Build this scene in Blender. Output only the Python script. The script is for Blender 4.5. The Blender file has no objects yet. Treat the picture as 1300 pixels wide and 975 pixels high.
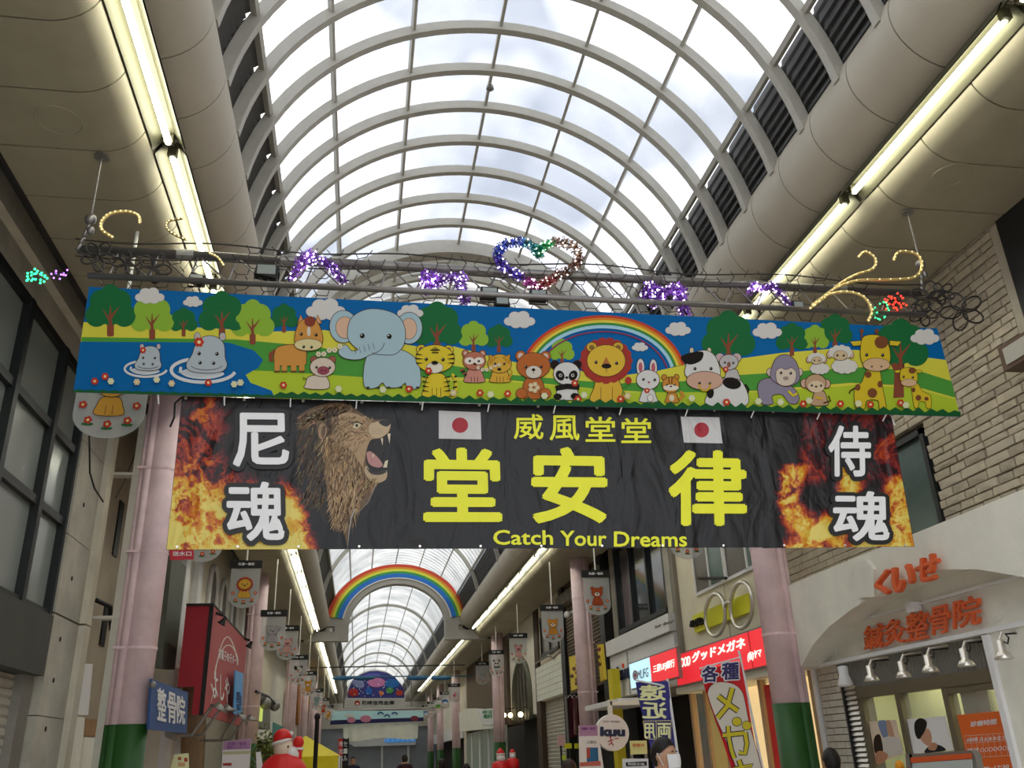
import bpy, bmesh, math, random
import numpy as np
from mathutils import Vector, Matrix
random.seed(7); np.random.seed(7)
SC = bpy.context.scene; COL = SC.collection
PI = math.pi
def V(*a): return Vector(a)
def hx(s):
    c = [int(s[i:i+2], 16)/255 for i in (0, 2, 4)]
    return tuple((x/12.92 if x <= .04045 else ((x+.055)/1.055)**2.4) for x in c)

# ------------------------------------------------------------------ camera
YAW, PITCH, ROLL, FPX = 0.17722, 0.40275, -0.038635, 1105.3
EYE = V(0, 0, 1.6)
_f = V(math.sin(YAW)*math.cos(PITCH), math.cos(YAW)*math.cos(PITCH), math.sin(PITCH))
_r = V(math.cos(YAW), -math.sin(YAW), 0); _u = _r.cross(_f)
CR = math.cos(ROLL)*_r + math.sin(ROLL)*_u; CU = -math.sin(ROLL)*_r + math.cos(ROLL)*_u; CF = _f
cam = bpy.data.cameras.new('camera'); camo = bpy.data.objects.new('camera', cam); COL.objects.link(camo)
cam.sensor_width = 36; cam.lens = FPX/1300*36; cam.clip_end = 400; cam.clip_start = .05
camo.matrix_world = Matrix(((CR.x, CU.x, -CF.x, EYE.x), (CR.y, CU.y, -CF.y, EYE.y), (CR.z, CU.z, -CF.z, EYE.z), (0, 0, 0, 1)))
SC.camera = camo
def ray(x, y): x = float(x); y = float(y); return CF + (x-650)/FPX*CR - (y-487.5)/FPX*CU
def atX(x, y, X): d = ray(x, y); return EYE + d*(X/d.x)
def atY(x, y, Y): d = ray(x, y); return EYE + d*(Y/d.y)
def atZ(x, y, Z): d = ray(x, y); return EYE + d*((Z-1.6)/d.z)

# ------------------------------------------------------------------ world: overcast sky with thin blue breaks
w = bpy.data.worlds.new('sky'); SC.world = w; w.use_nodes = True
nt = w.node_tree; nt.nodes.clear()
out = nt.nodes.new('ShaderNodeOutputWorld'); bg = nt.nodes.new('ShaderNodeBackground')
tc = nt.nodes.new('ShaderNodeTexCoord'); nz = nt.nodes.new('ShaderNodeTexNoise'); rp = nt.nodes.new('ShaderNodeValToRGB')
nz.inputs['Scale'].default_value = 4.2; nz.inputs['Detail'].default_value = 3; nz.inputs['Roughness'].default_value = .45
rp.color_ramp.elements[0].position = .44; rp.color_ramp.elements[0].color = (.165, .19, .228, 1)
rp.color_ramp.elements[1].position = .66; rp.color_ramp.elements[1].color = (1.0, .985, .985, 1)
nt.links.new(tc.outputs['Generated'], nz.inputs['Vector']); nt.links.new(nz.outputs['Fac'], rp.inputs['Fac'])
nt.links.new(rp.outputs['Color'], bg.inputs['Color']); bg.inputs['Strength'].default_value = 1.62
nt.links.new(bg.outputs[0], out.inputs[0])
SC.view_settings.view_transform = 'Standard'; SC.view_settings.look = 'None'; SC.view_settings.gamma = 1
SC.view_settings.use_curve_mapping = False; SC.view_settings.exposure = 1.22
LIGHT_TUBE = 8.0       # strength of the fluorescent tubes
SC.cycles.max_bounces = 8; SC.cycles.diffuse_bounces = 5; SC.cycles.transparent_max_bounces = 16
SC.cycles.sample_clamp_indirect = 6

# ------------------------------------------------------------------ materials
MATS = {}
GAIN = 1.7            # hex colours below were read off the dim photograph; real albedo is higher
def mat(name, col, rough=.6, metal=0, var=0, vscale=6, bump=0, bscale=40, emit=0, alpha=1, spec=.4, stretch=None):
    if name in MATS: return MATS[name]
    if isinstance(col, str): col = hx(col)
    if not emit: col = tuple(min(.80, c*GAIN) for c in col)
    m = bpy.data.materials.new(name); m.use_nodes = True; n = m.node_tree; b = n.nodes['Principled BSDF']
    b.inputs['Base Color'].default_value = (*col, 1); b.inputs['Roughness'].default_value = rough; b.inputs['Metallic'].default_value = metal
    b.inputs['Specular IOR Level'].default_value = spec
    if emit: b.inputs['Emission Color'].default_value = (*col, 1); b.inputs['Emission Strength'].default_value = emit
    if alpha < 1: b.inputs['Alpha'].default_value = alpha
    if var or bump:
        g = n.nodes.new('ShaderNodeNewGeometry'); src = g.outputs['Position']
        if stretch:
            mp = n.nodes.new('ShaderNodeMapping'); mp.inputs['Scale'].default_value = stretch; n.links.new(src, mp.inputs['Vector']); src = mp.outputs[0]
    if var:
        t = n.nodes.new('ShaderNodeTexNoise'); t.inputs['Scale'].default_value = vscale; t.inputs['Detail'].default_value = 5; t.inputs['Roughness'].default_value = .65
        r = n.nodes.new('ShaderNodeValToRGB'); r.color_ramp.elements[0].position = .3; r.color_ramp.elements[1].position = .7
        r.color_ramp.elements[0].color = tuple(c*(1-var) for c in col)+(1,); r.color_ramp.elements[1].color = tuple(min(1, c*(1+var*.6)) for c in col)+(1,)
        n.links.new(src, t.inputs['Vector']); n.links.new(t.outputs['Fac'], r.inputs['Fac']); n.links.new(r.outputs['Color'], b.inputs['Base Color'])
    if bump:
        t = n.nodes.new('ShaderNodeTexNoise'); t.inputs['Scale'].default_value = bscale; t.inputs['Detail'].default_value = 4
        k = n.nodes.new('ShaderNodeBump'); k.inputs['Strength'].default_value = bump; k.inputs['Distance'].default_value = .02
        n.links.new(src, t.inputs['Vector']); n.links.new(t.outputs['Fac'], k.inputs['Height']); n.links.new(k.outputs[0], b.inputs['Normal'])
    MATS[name] = m; return m
def print_mat(name, rough=.55, bump=.35, bscale=5, spec=.3, stretch=(1, 1, 1), alpha=1, emit=0, ink=1.0):
    m = bpy.data.materials.new(name); m.use_nodes = True; n = m.node_tree; b = n.nodes['Principled BSDF']
    a = n.nodes.new('ShaderNodeAttribute'); a.attribute_name = 'Col'; mx = n.nodes.new('ShaderNodeMixRGB'); mx.blend_type = 'MULTIPLY'; mx.inputs[0].default_value = 1; mx.inputs[2].default_value = (ink, ink, ink, 1)
    n.links.new(a.outputs['Color'], mx.inputs[1]); n.links.new(mx.outputs[0], b.inputs['Base Color'])
    if emit: n.links.new(a.outputs['Color'], b.inputs['Emission Color']); b.inputs['Emission Strength'].default_value = emit
    b.inputs['Roughness'].default_value = rough; b.inputs['Specular IOR Level'].default_value = spec; b.inputs['Alpha'].default_value = alpha
    if bump:
        g = n.nodes.new('ShaderNodeNewGeometry'); mp = n.nodes.new('ShaderNodeMapping'); mp.inputs['Scale'].default_value = stretch
        t = n.nodes.new('ShaderNodeTexNoise'); t.inputs['Scale'].default_value = bscale; t.inputs['Detail'].default_value = 3; t.inputs['Distortion'].default_value = .6
        k = n.nodes.new('ShaderNodeBump'); k.inputs['Strength'].default_value = bump; k.inputs['Distance'].default_value = .05
        n.links.new(g.outputs['Position'], mp.inputs['Vector']); n.links.new(mp.outputs[0], t.inputs['Vector']); n.links.new(t.outputs['Fac'], k.inputs['Height']); n.links.new(k.outputs[0], b.inputs['Normal'])
    MATS[name] = m; return m
def pane_mat(name, tcol, wcol, mix, stripes=0):
    m = bpy.data.materials.new(name); m.use_nodes = True; n = m.node_tree; n.nodes.clear()
    o = n.nodes.new('ShaderNodeOutputMaterial'); t = n.nodes.new('ShaderNodeBsdfTransparent'); l = n.nodes.new('ShaderNodeBsdfTranslucent'); x = n.nodes.new('ShaderNodeMixShader')
    t.inputs[0].default_value = (*tcol, 1); l.inputs[0].default_value = (*wcol, 1); x.inputs[0].default_value = mix
    g = n.nodes.new('ShaderNodeNewGeometry'); z = n.nodes.new('ShaderNodeTexNoise'); z.inputs['Scale'].default_value = .9; z.inputs['Detail'].default_value = 3
    r = n.nodes.new('ShaderNodeMapRange'); r.inputs[3].default_value = max(0, mix-.15); r.inputs[4].default_value = min(1, mix+.15); r.inputs[1].default_value = .35; r.inputs[2].default_value = .65
    n.links.new(g.outputs['Position'], z.inputs['Vector']); n.links.new(z.outputs['Fac'], r.inputs[0]); n.links.new(r.outputs[0], x.inputs[0])
    if stripes:
        wv = n.nodes.new('ShaderNodeTexWave'); wv.wave_type = 'BANDS'; wv.bands_direction = 'Y'; wv.inputs['Scale'].default_value = stripes
        q = n.nodes.new('ShaderNodeMixRGB'); q.inputs[1].default_value = (*[c*.42 for c in tcol], 1); q.inputs[2].default_value = (*tcol, 1)
        n.links.new(g.outputs['Position'], wv.inputs['Vector']); n.links.new(wv.outputs['Fac'], q.inputs[0]); n.links.new(q.outputs[0], t.inputs[0])
    n.links.new(t.outputs[0], x.inputs[1]); n.links.new(l.outputs[0], x.inputs[2]); n.links.new(x.outputs[0], o.inputs[0])
    MATS[name] = m; return m
def glass_mat(name, col, rough=.08, mixt=.35):
    m = bpy.data.materials.new(name); m.use_nodes = True; n = m.node_tree; n.nodes.clear()
    o = n.nodes.new('ShaderNodeOutputMaterial'); t = n.nodes.new('ShaderNodeBsdfTransparent'); b = n.nodes.new('ShaderNodeBsdfPrincipled'); x = n.nodes.new('ShaderNodeMixShader')
    t.inputs[0].default_value = (*col, 1); b.inputs['Base Color'].default_value = (*[c*.8 for c in col], 1); b.inputs['Roughness'].default_value = rough
    b.inputs['Specular IOR Level'].default_value = .8; x.inputs[0].default_value = 1-mixt
    n.links.new(t.outputs[0], x.inputs[1]); n.links.new(b.outputs[0], x.inputs[2]); n.links.new(x.outputs[0], o.inputs[0])
    MATS[name] = m; return m

M_STEEL = mat('rib paint', '8f8d84', .5, 0, .08, 8)
M_SOFF = mat('soffit panel', '7f7967', .65, 0, .10, 2.2)
M_TUBE = mat('tube cladding', '938d7f', .6, 0, .07, 2.5)
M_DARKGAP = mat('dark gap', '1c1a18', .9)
M_LOUV = mat('louvre', '4a4a49', .55, .2, .1, 10)
M_TROUGH = mat('trough metal', '4a4838', .45, .4)
M_TUBEL = mat('fluorescent tube', (1, .99, .82), .5, emit=LIGHT_TUBE)
M_PANE = pane_mat('skylight pane', (.90, .90, .91), (.92, .92, .93), .22)
M_PANE2 = pane_mat('corrugated skylight pane', (.86, .855, .83), (.95, .94, .9), .5, .8)
M_PINK = mat('pink column paint', 'bfa1a4', .5, 0, .16, 3.5, .08, 30)
M_GREEN = mat('green column paint', '1d4219', .5, 0, .12, 5)
M_CONC = mat('concrete', '8a877c', .85, 0, .22, 2.6, .25, 35)
M_CONCD = mat('dark concrete', '6b665d', .85, 0, .2, 3, .2, 30)
M_PLAST = mat('white plaster', 'b9b5ab', .85, 0, .10, 2.5, .25, 120)
M_CREAM = mat('cream paint', 'c8c3ac', .6, 0, .08, 3)
M_BEIGE = mat('beige wall', 'b5ad9a', .8, 0, .10, 2.5, .1, 60)
M_WHITE = mat('white paint', 'cfccc4', .55, 0, .06, 3)
M_BLACKM = mat('black metal', '161617', .45, .3)
M_DKFRAME = mat('dark window frame', '1f2222', .45, .3)
M_GREYM = mat('grey metal', '6f6d68', .45, .6, .1, 20)
M_PIPE = mat('scaffold pipe', '6a6765', .4, .75, .15, 15)
M_STAIN = mat('stainless', 'b0aca4', .3, .8)
M_GLASSD = glass_mat('dark glass', (.40, .45, .42), .15, .25)
M_GLASS = glass_mat('shop glass', (.85, .88, .86), .05, .8)
M_ACRYL = mat('acrylic', (.36, .37, .36), .25, alpha=.42, spec=.5)
M_FASC = mat('dark fascia', '33342f', .6, 0, .15, 3)
M_SHUT = mat('shutter grey', '8d897e', .5, .3, .12, 6)
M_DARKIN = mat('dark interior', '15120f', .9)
M_WARMIN = mat('warm lit interior', (.95, .68, .36), .8, emit=.55)
M_CURT = mat('cream blind', 'cdbd92', .8, 0, .08, 4)
M_TILE = mat('pale brick tile', '9f9a8e', .7, 0, .12, 9)
M_MORTAR = mat('mortar', '544e42', .9)
M_STONE = [mat('stone %s' % 'abcd'[i], c, .85, 0, .16, 7, .35, 45) for i, c in enumerate(('8d8472', '938a78', '877e6e', '968d7c'))]
M_BLACK = mat('matt black', '0d0d0e', .6)
M_WIRE = mat('dark wire', '2a2725', .5, .5)
M_GOLD = mat('gold rope light', 'b7a067', .3, .6)
M_REDP = mat('red sign paint', '9a2630', .5, 0, .08, 4)
M_WHT = mat('sign white', 'e6e3da', .5)
M_PRINT = print_mat('flat print', .55, 0)
M_CLOTH = print_mat('banner print', .6, .30, 3.2, .10, (1.0, 1, .45), ink=.74)
M_VINYL = print_mat('black banner print', .42, .75, 4.2, .40, (1.3, 1, .6), ink=.78)
M_LITP = print_mat('backlit print', .5, 0, emit=.9)

# ------------------------------------------------------------------ building helpers
WPOS = {}
def link(o, parent=None, wloc=None):
    COL.objects.link(o)
    wloc = Vector(wloc) if wloc is not None else V(0, 0, 0)
    if parent is not None:
        o.parent = parent; o.location = wloc - WPOS.get(parent.name, V(0, 0, 0))
    else: o.location = wloc
    WPOS[o.name] = wloc; return o
def tag(o, label, cat=None, group=None, kind=None):
    if label: o['label'] = label
    if cat: o['category'] = cat
    if group: o['group'] = group
    if kind: o['kind'] = kind
    return o
def thing(name, label, cat, loc=(0, 0, 0), group=None, kind=None):
    o = bpy.data.objects.new(name, None); o.empty_display_size = .1; link(o, None, loc); return tag(o, label, cat, group, kind)
def part_empty(name, parent, loc):
    o = bpy.data.objects.new(name, None); o.empty_display_size = .05; return link(o, parent, loc)
def mesh(name, vs, fs, m, parent=None, smooth=False, cols=None, recenter=True):
    vs = [Vector(v) for v in vs]
    if recenter and vs:
        lo = V(*[min(v[i] for v in vs) for i in range(3)]); hi = V(*[max(v[i] for v in vs) for i in range(3)]); c = (lo+hi)/2
    else: c = V(0, 0, 0)
    me = bpy.data.meshes.new(name); me.from_pydata([v-c for v in vs], [], fs)
    if m: me.materials.append(m)
    if smooth: me.polygons.foreach_set('use_smooth', [True]*len(me.polygons))
    if cols is not None:
        a = me.color_attributes.new('Col', 'FLOAT_COLOR', 'CORNER'); buf = []
        for p in me.polygons: buf += [*cols[p.index], 1]*p.loop_total
        a.data.foreach_set('color', buf)
    me.update()
    return link(bpy.data.objects.new(name, me), parent, c)
class MB:
    def __init__(s): s.v = []; s.f = []
    def add(s, vs, fs): k = len(s.v); s.v += [Vector(x) for x in vs]; s.f += [tuple(i+k for i in f) for f in fs]; return s
    def box(s, c, d, rot=None):
        c = Vector(c); x, y, z = d[0]/2, d[1]/2, d[2]/2
        p = [V(a*x, b*y, e*z) for e in (-1, 1) for b in (-1, 1) for a in (-1, 1)]
        if rot: p = [rot @ q for q in p]
        return s.add([q+c for q in p], [(0, 2, 3, 1), (4, 5, 7, 6), (0, 1, 5, 4), (2, 6, 7, 3), (0, 4, 6, 2), (1, 3, 7, 5)])
    def bx(s, x0, x1, y0, y1, z0, z1): return s.box(((x0+x1)/2, (y0+y1)/2, (z0+z1)/2), (abs(x1-x0), abs(y1-y0), abs(z1-z0)))
    def tube(s, pts, r, n=6, closed=False):
        pts = [Vector(p) for p in pts]; k = len(pts); rs = r if isinstance(r, (list, tuple)) else [r]*k
        rings = []; up = None
        for i, p in enumerate(pts):
            a = pts[(i-1) % k] if (closed or i > 0) else p; b = pts[(i+1) % k] if (closed or i < k-1) else p
            t = (b-a); t = t.normalized() if t.length > 1e-9 else V(0, 0, 1)
            if up is None: up = t.orthogonal().normalized()
            up = (up - t*up.dot(t)); up = up.normalized() if up.length > 1e-6 else t.orthogonal().normalized()
            q = t.cross(up); rings.append([p + (up*math.cos(2*PI*j/n)+q*math.sin(2*PI*j/n))*rs[i] for j in range(n)])
        fs = []; m = k if closed else k-1
        for i in range(m):
            for j in range(n):
                a, b = i*n, ((i+1) % k)*n; fs.append((a+j, a+(j+1) % n, b+(j+1) % n, b+j))
        if not closed: fs += [tuple(range(n-1, -1, -1)), tuple((k-1)*n+j for j in range(n))]
        return s.add([v for g in rings for v in g], fs)
    def cyl(s, a, b, r, n=14, r2=None): return s.tube([a, b], [r, r if r2 is None else r2], n)
    def lathe(s, prof, c=(0, 0, 0), n=16, axis=None):
        c = Vector(c); vs = []; fs = []
        for r, z in prof:
            for j in range(n):
                p = V(r*math.cos(2*PI*j/n), r*math.sin(2*PI*j/n), z)
                if axis: p = axis @ p
                vs.append(p+c)
        for i in range(len(prof)-1):
            for j in range(n): fs.append((i*n+j, i*n+(j+1) % n, (i+1)*n+(j+1) % n, (i+1)*n+j))
        fs += [tuple(range(n-1, -1, -1)), tuple((len(prof)-1)*n+j for j in range(n))]
        return s.add(vs, fs)
    def blob(s, c, r, n=14, m=9, rot=None):
        pr = [(max(1e-3, math.sin(PI*i/m)), -math.cos(PI*i/m)) for i in range(m+1)]
        c = Vector(c); k = len(s.v); s.lathe(pr, (0, 0, 0), n)
        for i in range(k, len(s.v)):
            p = s.v[i]; q = V(p.x*r[0], p.y*r[1], p.z*r[2]); s.v[i] = (rot @ q if rot else q)+c
        return s
    def prism(s, pts, vec):
        vec = Vector(vec); n = len(pts); pts = [Vector(p) for p in pts]
        return s.add(pts+[p+vec for p in pts], [tuple(range(n-1, -1, -1)), tuple(range(n, 2*n))]+[(i, (i+1) % n, n+(i+1) % n, n+i) for i in range(n)])
    def build(s, name, m, parent=None, smooth=False): return mesh(name, s.v, s.f, m, parent, smooth)
def box(name, x0, x1, y0, y1, z0, z1, m, parent=None, bev=0):
    o = MB().bx(x0, x1, y0, y1, z0, z1).build(name, m, parent)
    if bev:
        b = bmesh.new(); b.from_mesh(o.data); bmesh.ops.bevel(b, geom=b.edges[:], offset=bev, segments=2, affect='EDGES'); b.to_mesh(o.data); b.free()
    return o
def dup(o, parent=None, wloc=None):
    c = o.copy(); COL.objects.link(c); c.parent = parent
    if wloc is not None:
        wloc = Vector(wloc); c.location = wloc - (WPOS.get(parent.name, V(0, 0, 0)) if parent else V(0, 0, 0)); WPOS[c.name] = wloc
    for ch in list(o.children): dup(ch, c)
    return c
TXT = {}
def glyph(s, off, ex=0.5):
    k = (s, off)
    if k in TXT: return TXT[k]
    c = bpy.data.curves.new('t', 'FONT'); c.body = s; c.size = 1; c.extrude = .5; c.offset = off; c.resolution_u = 3
    o = bpy.data.objects.new('t', c); COL.objects.link(o)
    me = bpy.data.meshes.new_from_object(o.evaluated_get(bpy.context.evaluated_depsgraph_get()))
    vs = np.array([v.co[:] for v in me.vertices]); fs = [tuple(p.vertices) for p in me.polygons]
    bpy.data.objects.remove(o); bpy.data.curves.remove(c); bpy.data.meshes.remove(me)
    TXT[k] = (vs, fs); return TXT[k]
def text(name, s, O, U, Vv, m, parent, off=0.0, ex=.004, lift=.003, pad=0.0, ref=None):
    """letters filling the parallelogram O + u*U + v*Vv, raised along its normal; off thickens the strokes"""
    vs, fs = glyph(s, 0.0)
    r0 = off if ref is None else ref; lo = vs.min(0)-r0; hi = vs.max(0)+r0; O, U, Vv = Vector(O), Vector(U), Vector(Vv); N = U.cross(Vv).normalized()
    n = 1 if off <= 0 else (6 if off < .05 else 18)
    b = MB()
    for k in range(n):
        dx, dy = (off*math.cos(2*PI*k/n+.4), off*math.sin(2*PI*k/n+.4)) if n > 1 else (0, 0); l2 = lift-k*.00012*max(1, ex/.004)
        b.add([O + U*((x+dx-lo[0])/(hi[0]-lo[0])) + Vv*((y+dy-lo[1])/(hi[1]-lo[1])) + N*(l2+ex*(z+.5)) for x, y, z in vs], fs)
    return b.build(name, m, parent)
def text_px(name, s, fn, x0, y0, x1, y1, m, parent, slope=0, **k):
    """letters filling a rectangle of photo pixels as it lies on the surface fn(px, py)"""
    O = fn(x0, y1); U = fn(x1, y1+slope*(x1-x0))-O; W = fn(x0, y0)-O
    return text(name, s, O, U, W, m, parent, **k)
# flat print: coloured outlines laid on a surface
DK = hx('3a2a1c')
class Art:
    def __init__(s, fn, lay=0, dz=.00025): s.fn = fn; s.v = []; s.f = []; s.c = []; s.lay = lay; s.dz = dz; s.t = (0, 0, 1, 1)
    def crop(s, x0, y0, sc): s.t = (x0, y0, 1/sc, 1/sc); return s
    def _p(s, p): return (s.t[0]+p[0]*s.t[2], s.t[1]+p[1]*s.t[3])
    def poly(s, pts, col, line=None, lw=1, up=True):
        if isinstance(col, str): col = hx(col)
        k = len(s.v); o = .0006+s.lay*s.dz
        for p in pts: s.v.append(s.fn(*s._p(p), o))
        s.f.append(tuple(range(k, k+len(pts)))); s.c.append(col)
        s.lay += 1 if up else .2
        if line: s.line(list(pts)+[pts[0]], lw, line)
        return s
    def ell(s, cx, cy, rx, ry, col, rot=0, line=None, lw=0, n=22, up=True):
        c, q = math.cos(rot), math.sin(rot)
        def P(a, b): return [(cx+c*a*math.cos(2*PI*i/n)-q*b*math.sin(2*PI*i/n), cy+q*a*math.cos(2*PI*i/n)+c*b*math.sin(2*PI*i/n)) for i in range(n)]
        if line: s.poly(P(rx+lw, ry+lw), line)
        return s.poly(P(rx, ry), col, up=up)
    def line(s, pts, w, col, taper=False):
        if isinstance(col, str): col = hx(col)
        pts = [Vector((p[0], p[1])) for p in pts]; n = len(pts); L = []; R = []
        for i, p in enumerate(pts):
            a = pts[max(0, i-1)]; b = pts[min(n-1, i+1)]; t = b-a
            t = t.normalized() if t.length > 1e-9 else Vector((1, 0)); q = Vector((-t.y, t.x)); ww = w/2*((1-i/(n-1)*.85) if taper else 1)
            L.append(p+q*ww); R.append(p-q*ww)
        k = len(s.v); o = .0006+s.lay*s.dz
        for p in L+R: s.v.append(s.fn(*s._p(p), o))
        for i in range(n-1): s.f.append((k+i, k+i+1, k+n+i+1, k+n+i)); s.c.append(col)
        s.lay += 1; return s
    def arc(s, cx, cy, rx, ry, a0, a1, w, col, n=16): return s.line([(cx+rx*math.cos(a0+(a1-a0)*i/n), cy+ry*math.sin(a0+(a1-a0)*i/n)) for i in range(n+1)], w, col)
    def smooth(s, pts, col, line=None, lw=1, k=5):
        n = len(pts); o = []
        for i in range(n):
            p0, p1, p2, p3 = [Vector(pts[(i+j) % n]) for j in (-1, 0, 1, 2)]
            for j in range(k):
                t = j/k; o.append(.5*((2*p1)+(p2-p0)*t+(2*p0-5*p1+4*p2-p3)*t*t+(3*p1-p0-3*p2+p3)*t**3))
        return s.poly([(q.x, q.y) for q in o], col, line, lw)
    def build(s, name, m, parent): return mesh(name, s.v, s.f, m, parent, cols=s.c)
def rect_art(art, x0, y0, x1, y1, col): return art.poly([(x0, y0), (x1, y0), (x1, y1), (x0, y1)], col)
def wallfn(X, side):
    """pixel -> point on the plane X, lifted towards the street"""
    def fn(x, y, o=0): p = atX(x, y, X); p.x += -side*o; return p
    return fn
def yfn(Y):
    def fn(x, y, o=0): p = atY(x, y, Y); p.y -= o; return p
    return fn

# ================================================================== STRUCTURE: street, arcade roof
XC, ZC, RV = 1.102, 5.60, 2.257         # axis and radius of the glazed barrel vault
A_SKY, A_LOU = math.radians(64), math.radians(81)
MOD = .5375; Y_NEAR = 6.02-MOD*10; Y_MID = 6.02+MOD*7; Y_BEAM = 29.5; Y_END = 76.0
X_L, X_R = -2.7, 4.7
fl = thing('floor', 'grey paved street of the covered arcade', None, (1, 25, 0), kind='structure')
M_PAVE = [mat('paving %d' % i, c, .7, 0, .12, 5) for i, c in enumerate(('9a938a', '8f887f', 'a39b90'))]
box('paving_bed', -25, 25, -25, 80, -.2, -.02, mat('paving joint', '8d867c', .9), fl)
pv = box('paving_stone', -.295, .295, -.295, .295, -.02, 0, M_PAVE[0], fl)
for k in range(12*22):
    i, j = k % 12, k//12
    o = pv if k == 0 else pv.copy()
    if k: COL.objects.link(o); o.parent = fl
    o.location = V(-2.38+i*.6+.3, -1+j*.6, -.01)-V(1, 25, 0)
pm = MB()
for i in range(12):
    for j in range(22, 120): pm.bx(-2.38+i*.6+.005, -2.38+i*.6+.595, -1.3+j*.6+.005, -1.3+j*.6+.595, -.02, 0)
o = pm.build('paving_field', M_PAVE[1], fl); o['kind'] = 'stuff'

roof = thing('ceiling', 'glazed barrel vault roof of the arcade with painted steel ribs', None, (XC, 0, ZC), kind='structure')
def arcbox(r0, r1, y0, y1, a0, a1, n):
    b = MB(); vs = []; fs = []
    for i in range(n+1):
        a = a0+(a1-a0)*i/n
        for r, y in ((r0, y0), (r1, y0), (r1, y1), (r0, y1)): vs.append((r*math.sin(a), y, r*math.cos(a)))
    for i in range(n):
        for j in range(4): fs.append((i*4+j, i*4+(j+1) % 4, i*4+4+(j+1) % 4, i*4+4+j))
    fs += [(3, 2, 1, 0), tuple(n*4+j for j in range(4))]
    return b.add(vs, fs)
def local(name, mb, m, parent, loc, rot=(0, 0, 0), smooth=False, proto={}):
    """mesh data in local coordinates, shared by all pieces of one name"""
    if isinstance(mb, bpy.types.Mesh): me = mb
    else:
        me = bpy.data.meshes.new(name); me.from_pydata(mb.v, [], mb.f); me.materials.append(m)
        if smooth: me.polygons.foreach_set('use_smooth', [True]*len(me.polygons))
    o = bpy.data.objects.new(name, me); link(o, parent, loc); o.rotation_euler = rot; return o
rib_me = arcbox(RV-.10, RV-.01, -.022, .022, -A_LOU, A_LOU, 40)
flange = arcbox(RV-.115, RV-.10, -.034, .034, -A_LOU, A_LOU, 40); rib_me.add(flange.v, flange.f)
ribY = []
y = Y_NEAR
while y < 3.2: ribY.append(y); y += MOD*2
y = 6.02-MOD*5
while y < Y_MID+.01: ribY.append(y); y += MOD
for k in range(1, 6): ribY.append(Y_MID+.24+k*.55)
y = ribY[-1]+4.1
while y < Y_BEAM-.5: ribY.append(y); y += 4.1
ribY += [Y_BEAM+3.5, 39.0, 45.4, 51.1, 57.4, 63.2, 69, 75.5]
r0 = None
for y in ribY:
    if r0 is None: r0 = local('rib', rib_me, M_STEEL, roof, (XC, y, ZC))
    else: local('rib', r0.data, M_STEEL, roof, (XC, y, ZC))
# heavier double frame where the first bay of glazing ends
local('expansion_frame', arcbox(RV-.19, RV, -.10, .10, -A_LOU, A_LOU, 40), M_STEEL, roof, (XC, Y_MID+.06, ZC))
local('expansion_frame', arcbox(RV-.16, RV, -.05, .05, -A_LOU, A_LOU, 40), M_STEEL, roof, (XC, Y_MID+.42, ZC))
dA = 2*A_SKY/6
for k in range(7):
    a = -A_SKY+dA*k; b = MB(); wdt = .045 if k in (0, 6) else .028
    b.box((0, (Y_NEAR+Y_END)/2, RV-.045), (wdt, Y_END-Y_NEAR, .05)); local('purlin', b, M_STEEL, roof, (XC, 0, ZC), (0, a, 0))
pane_cache = {}; louv_cache = {}
for i in range(len(ribY)-1):
    y0, y1 = ribY[i], ribY[i+1]; Lb = round(y1-y0, 3); far = y0 > Y_MID-.01
    for k in range(6):
        a = -A_SKY+dA*(k+.5); key = (Lb, far)
        if key not in pane_cache:
            o = local('pane', arcbox(RV-.008, RV, -Lb/2+.008, Lb/2-.008, -dA/2+.006, dA/2-.006, 4), M_PANE2 if far else M_PANE, roof, (XC, (y0+y1)/2, ZC), (0, a, 0)); pane_cache[key] = o.data
        else: local('pane', pane_cache[key], None, roof, (XC, (y0+y1)/2, ZC), (0, a, 0))
    for sgn in (-1, 1):
        if Lb not in louv_cache:
            b = MB(); am = (A_SKY+A_LOU)/2
            for q in range(9):
                a = (A_SKY-am)+(A_LOU-A_SKY)*(q+.5)/9
                rr = RV+.01; c = V(rr*math.sin(a), 0, rr*math.cos(a)); rot = Matrix.Rotation(a+.55, 3, 'Y')
                b.box(c, (.085, Lb-.05, .006), rot)
            bk = arcbox(RV+.07, RV+.09, -Lb/2+.002, Lb/2-.002, A_SKY-am, A_LOU-am, 3); b.add(bk.v, bk.f)
            o = local('louvre_panel', b, M_LOUV, roof, (XC, (y0+y1)/2, ZC), (0, sgn*(A_SKY+A_LOU)/2, 0)); louv_cache[Lb] = o.data
        else: local('louvre_panel', louv_cache[Lb], None, roof, (XC, (y0+y1)/2, ZC), (0, sgn*(A_SKY+A_LOU)/2, 0))
# round cladding, light trough and soffit on both sides
def prof_panel(prof, thick, Lp, gap=.006):
    """panel swept along Y from a profile of (half-width, z) points, mirrored later by x scale"""
    n = len(prof); vs = []; fs = []
    nr = []
    for i in range(n):
        a = prof[max(0, i-1)]; c = prof[min(n-1, i+1)]; t = Vector((c[0]-a[0], c[1]-a[1])).normalized(); nr.append((-t.y, t.x))
    for y in (-Lp/2+gap, Lp/2-gap):
        for i in range(n): vs.append((prof[i][0], y, prof[i][1]))
        for i in range(n): vs.append((prof[i][0]+nr[i][0]*thick, y, prof[i][1]+nr[i][1]*thick))
    N = 2*n
    for i in range(n-1):
        fs += [(i, i+1, N+i+1, N+i), (n+i, N+n+i, N+n+i+1, n+i+1)]
    for k in (0, N): fs += [tuple([k+i for i in range(n)]+[k+n+i for i in range(n-1, -1, -1)])]
    fs += [(0, N, N+n, n), (n-1, 2*n-1, N+2*n-1, N+n-1)]
    return vs, fs
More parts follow.
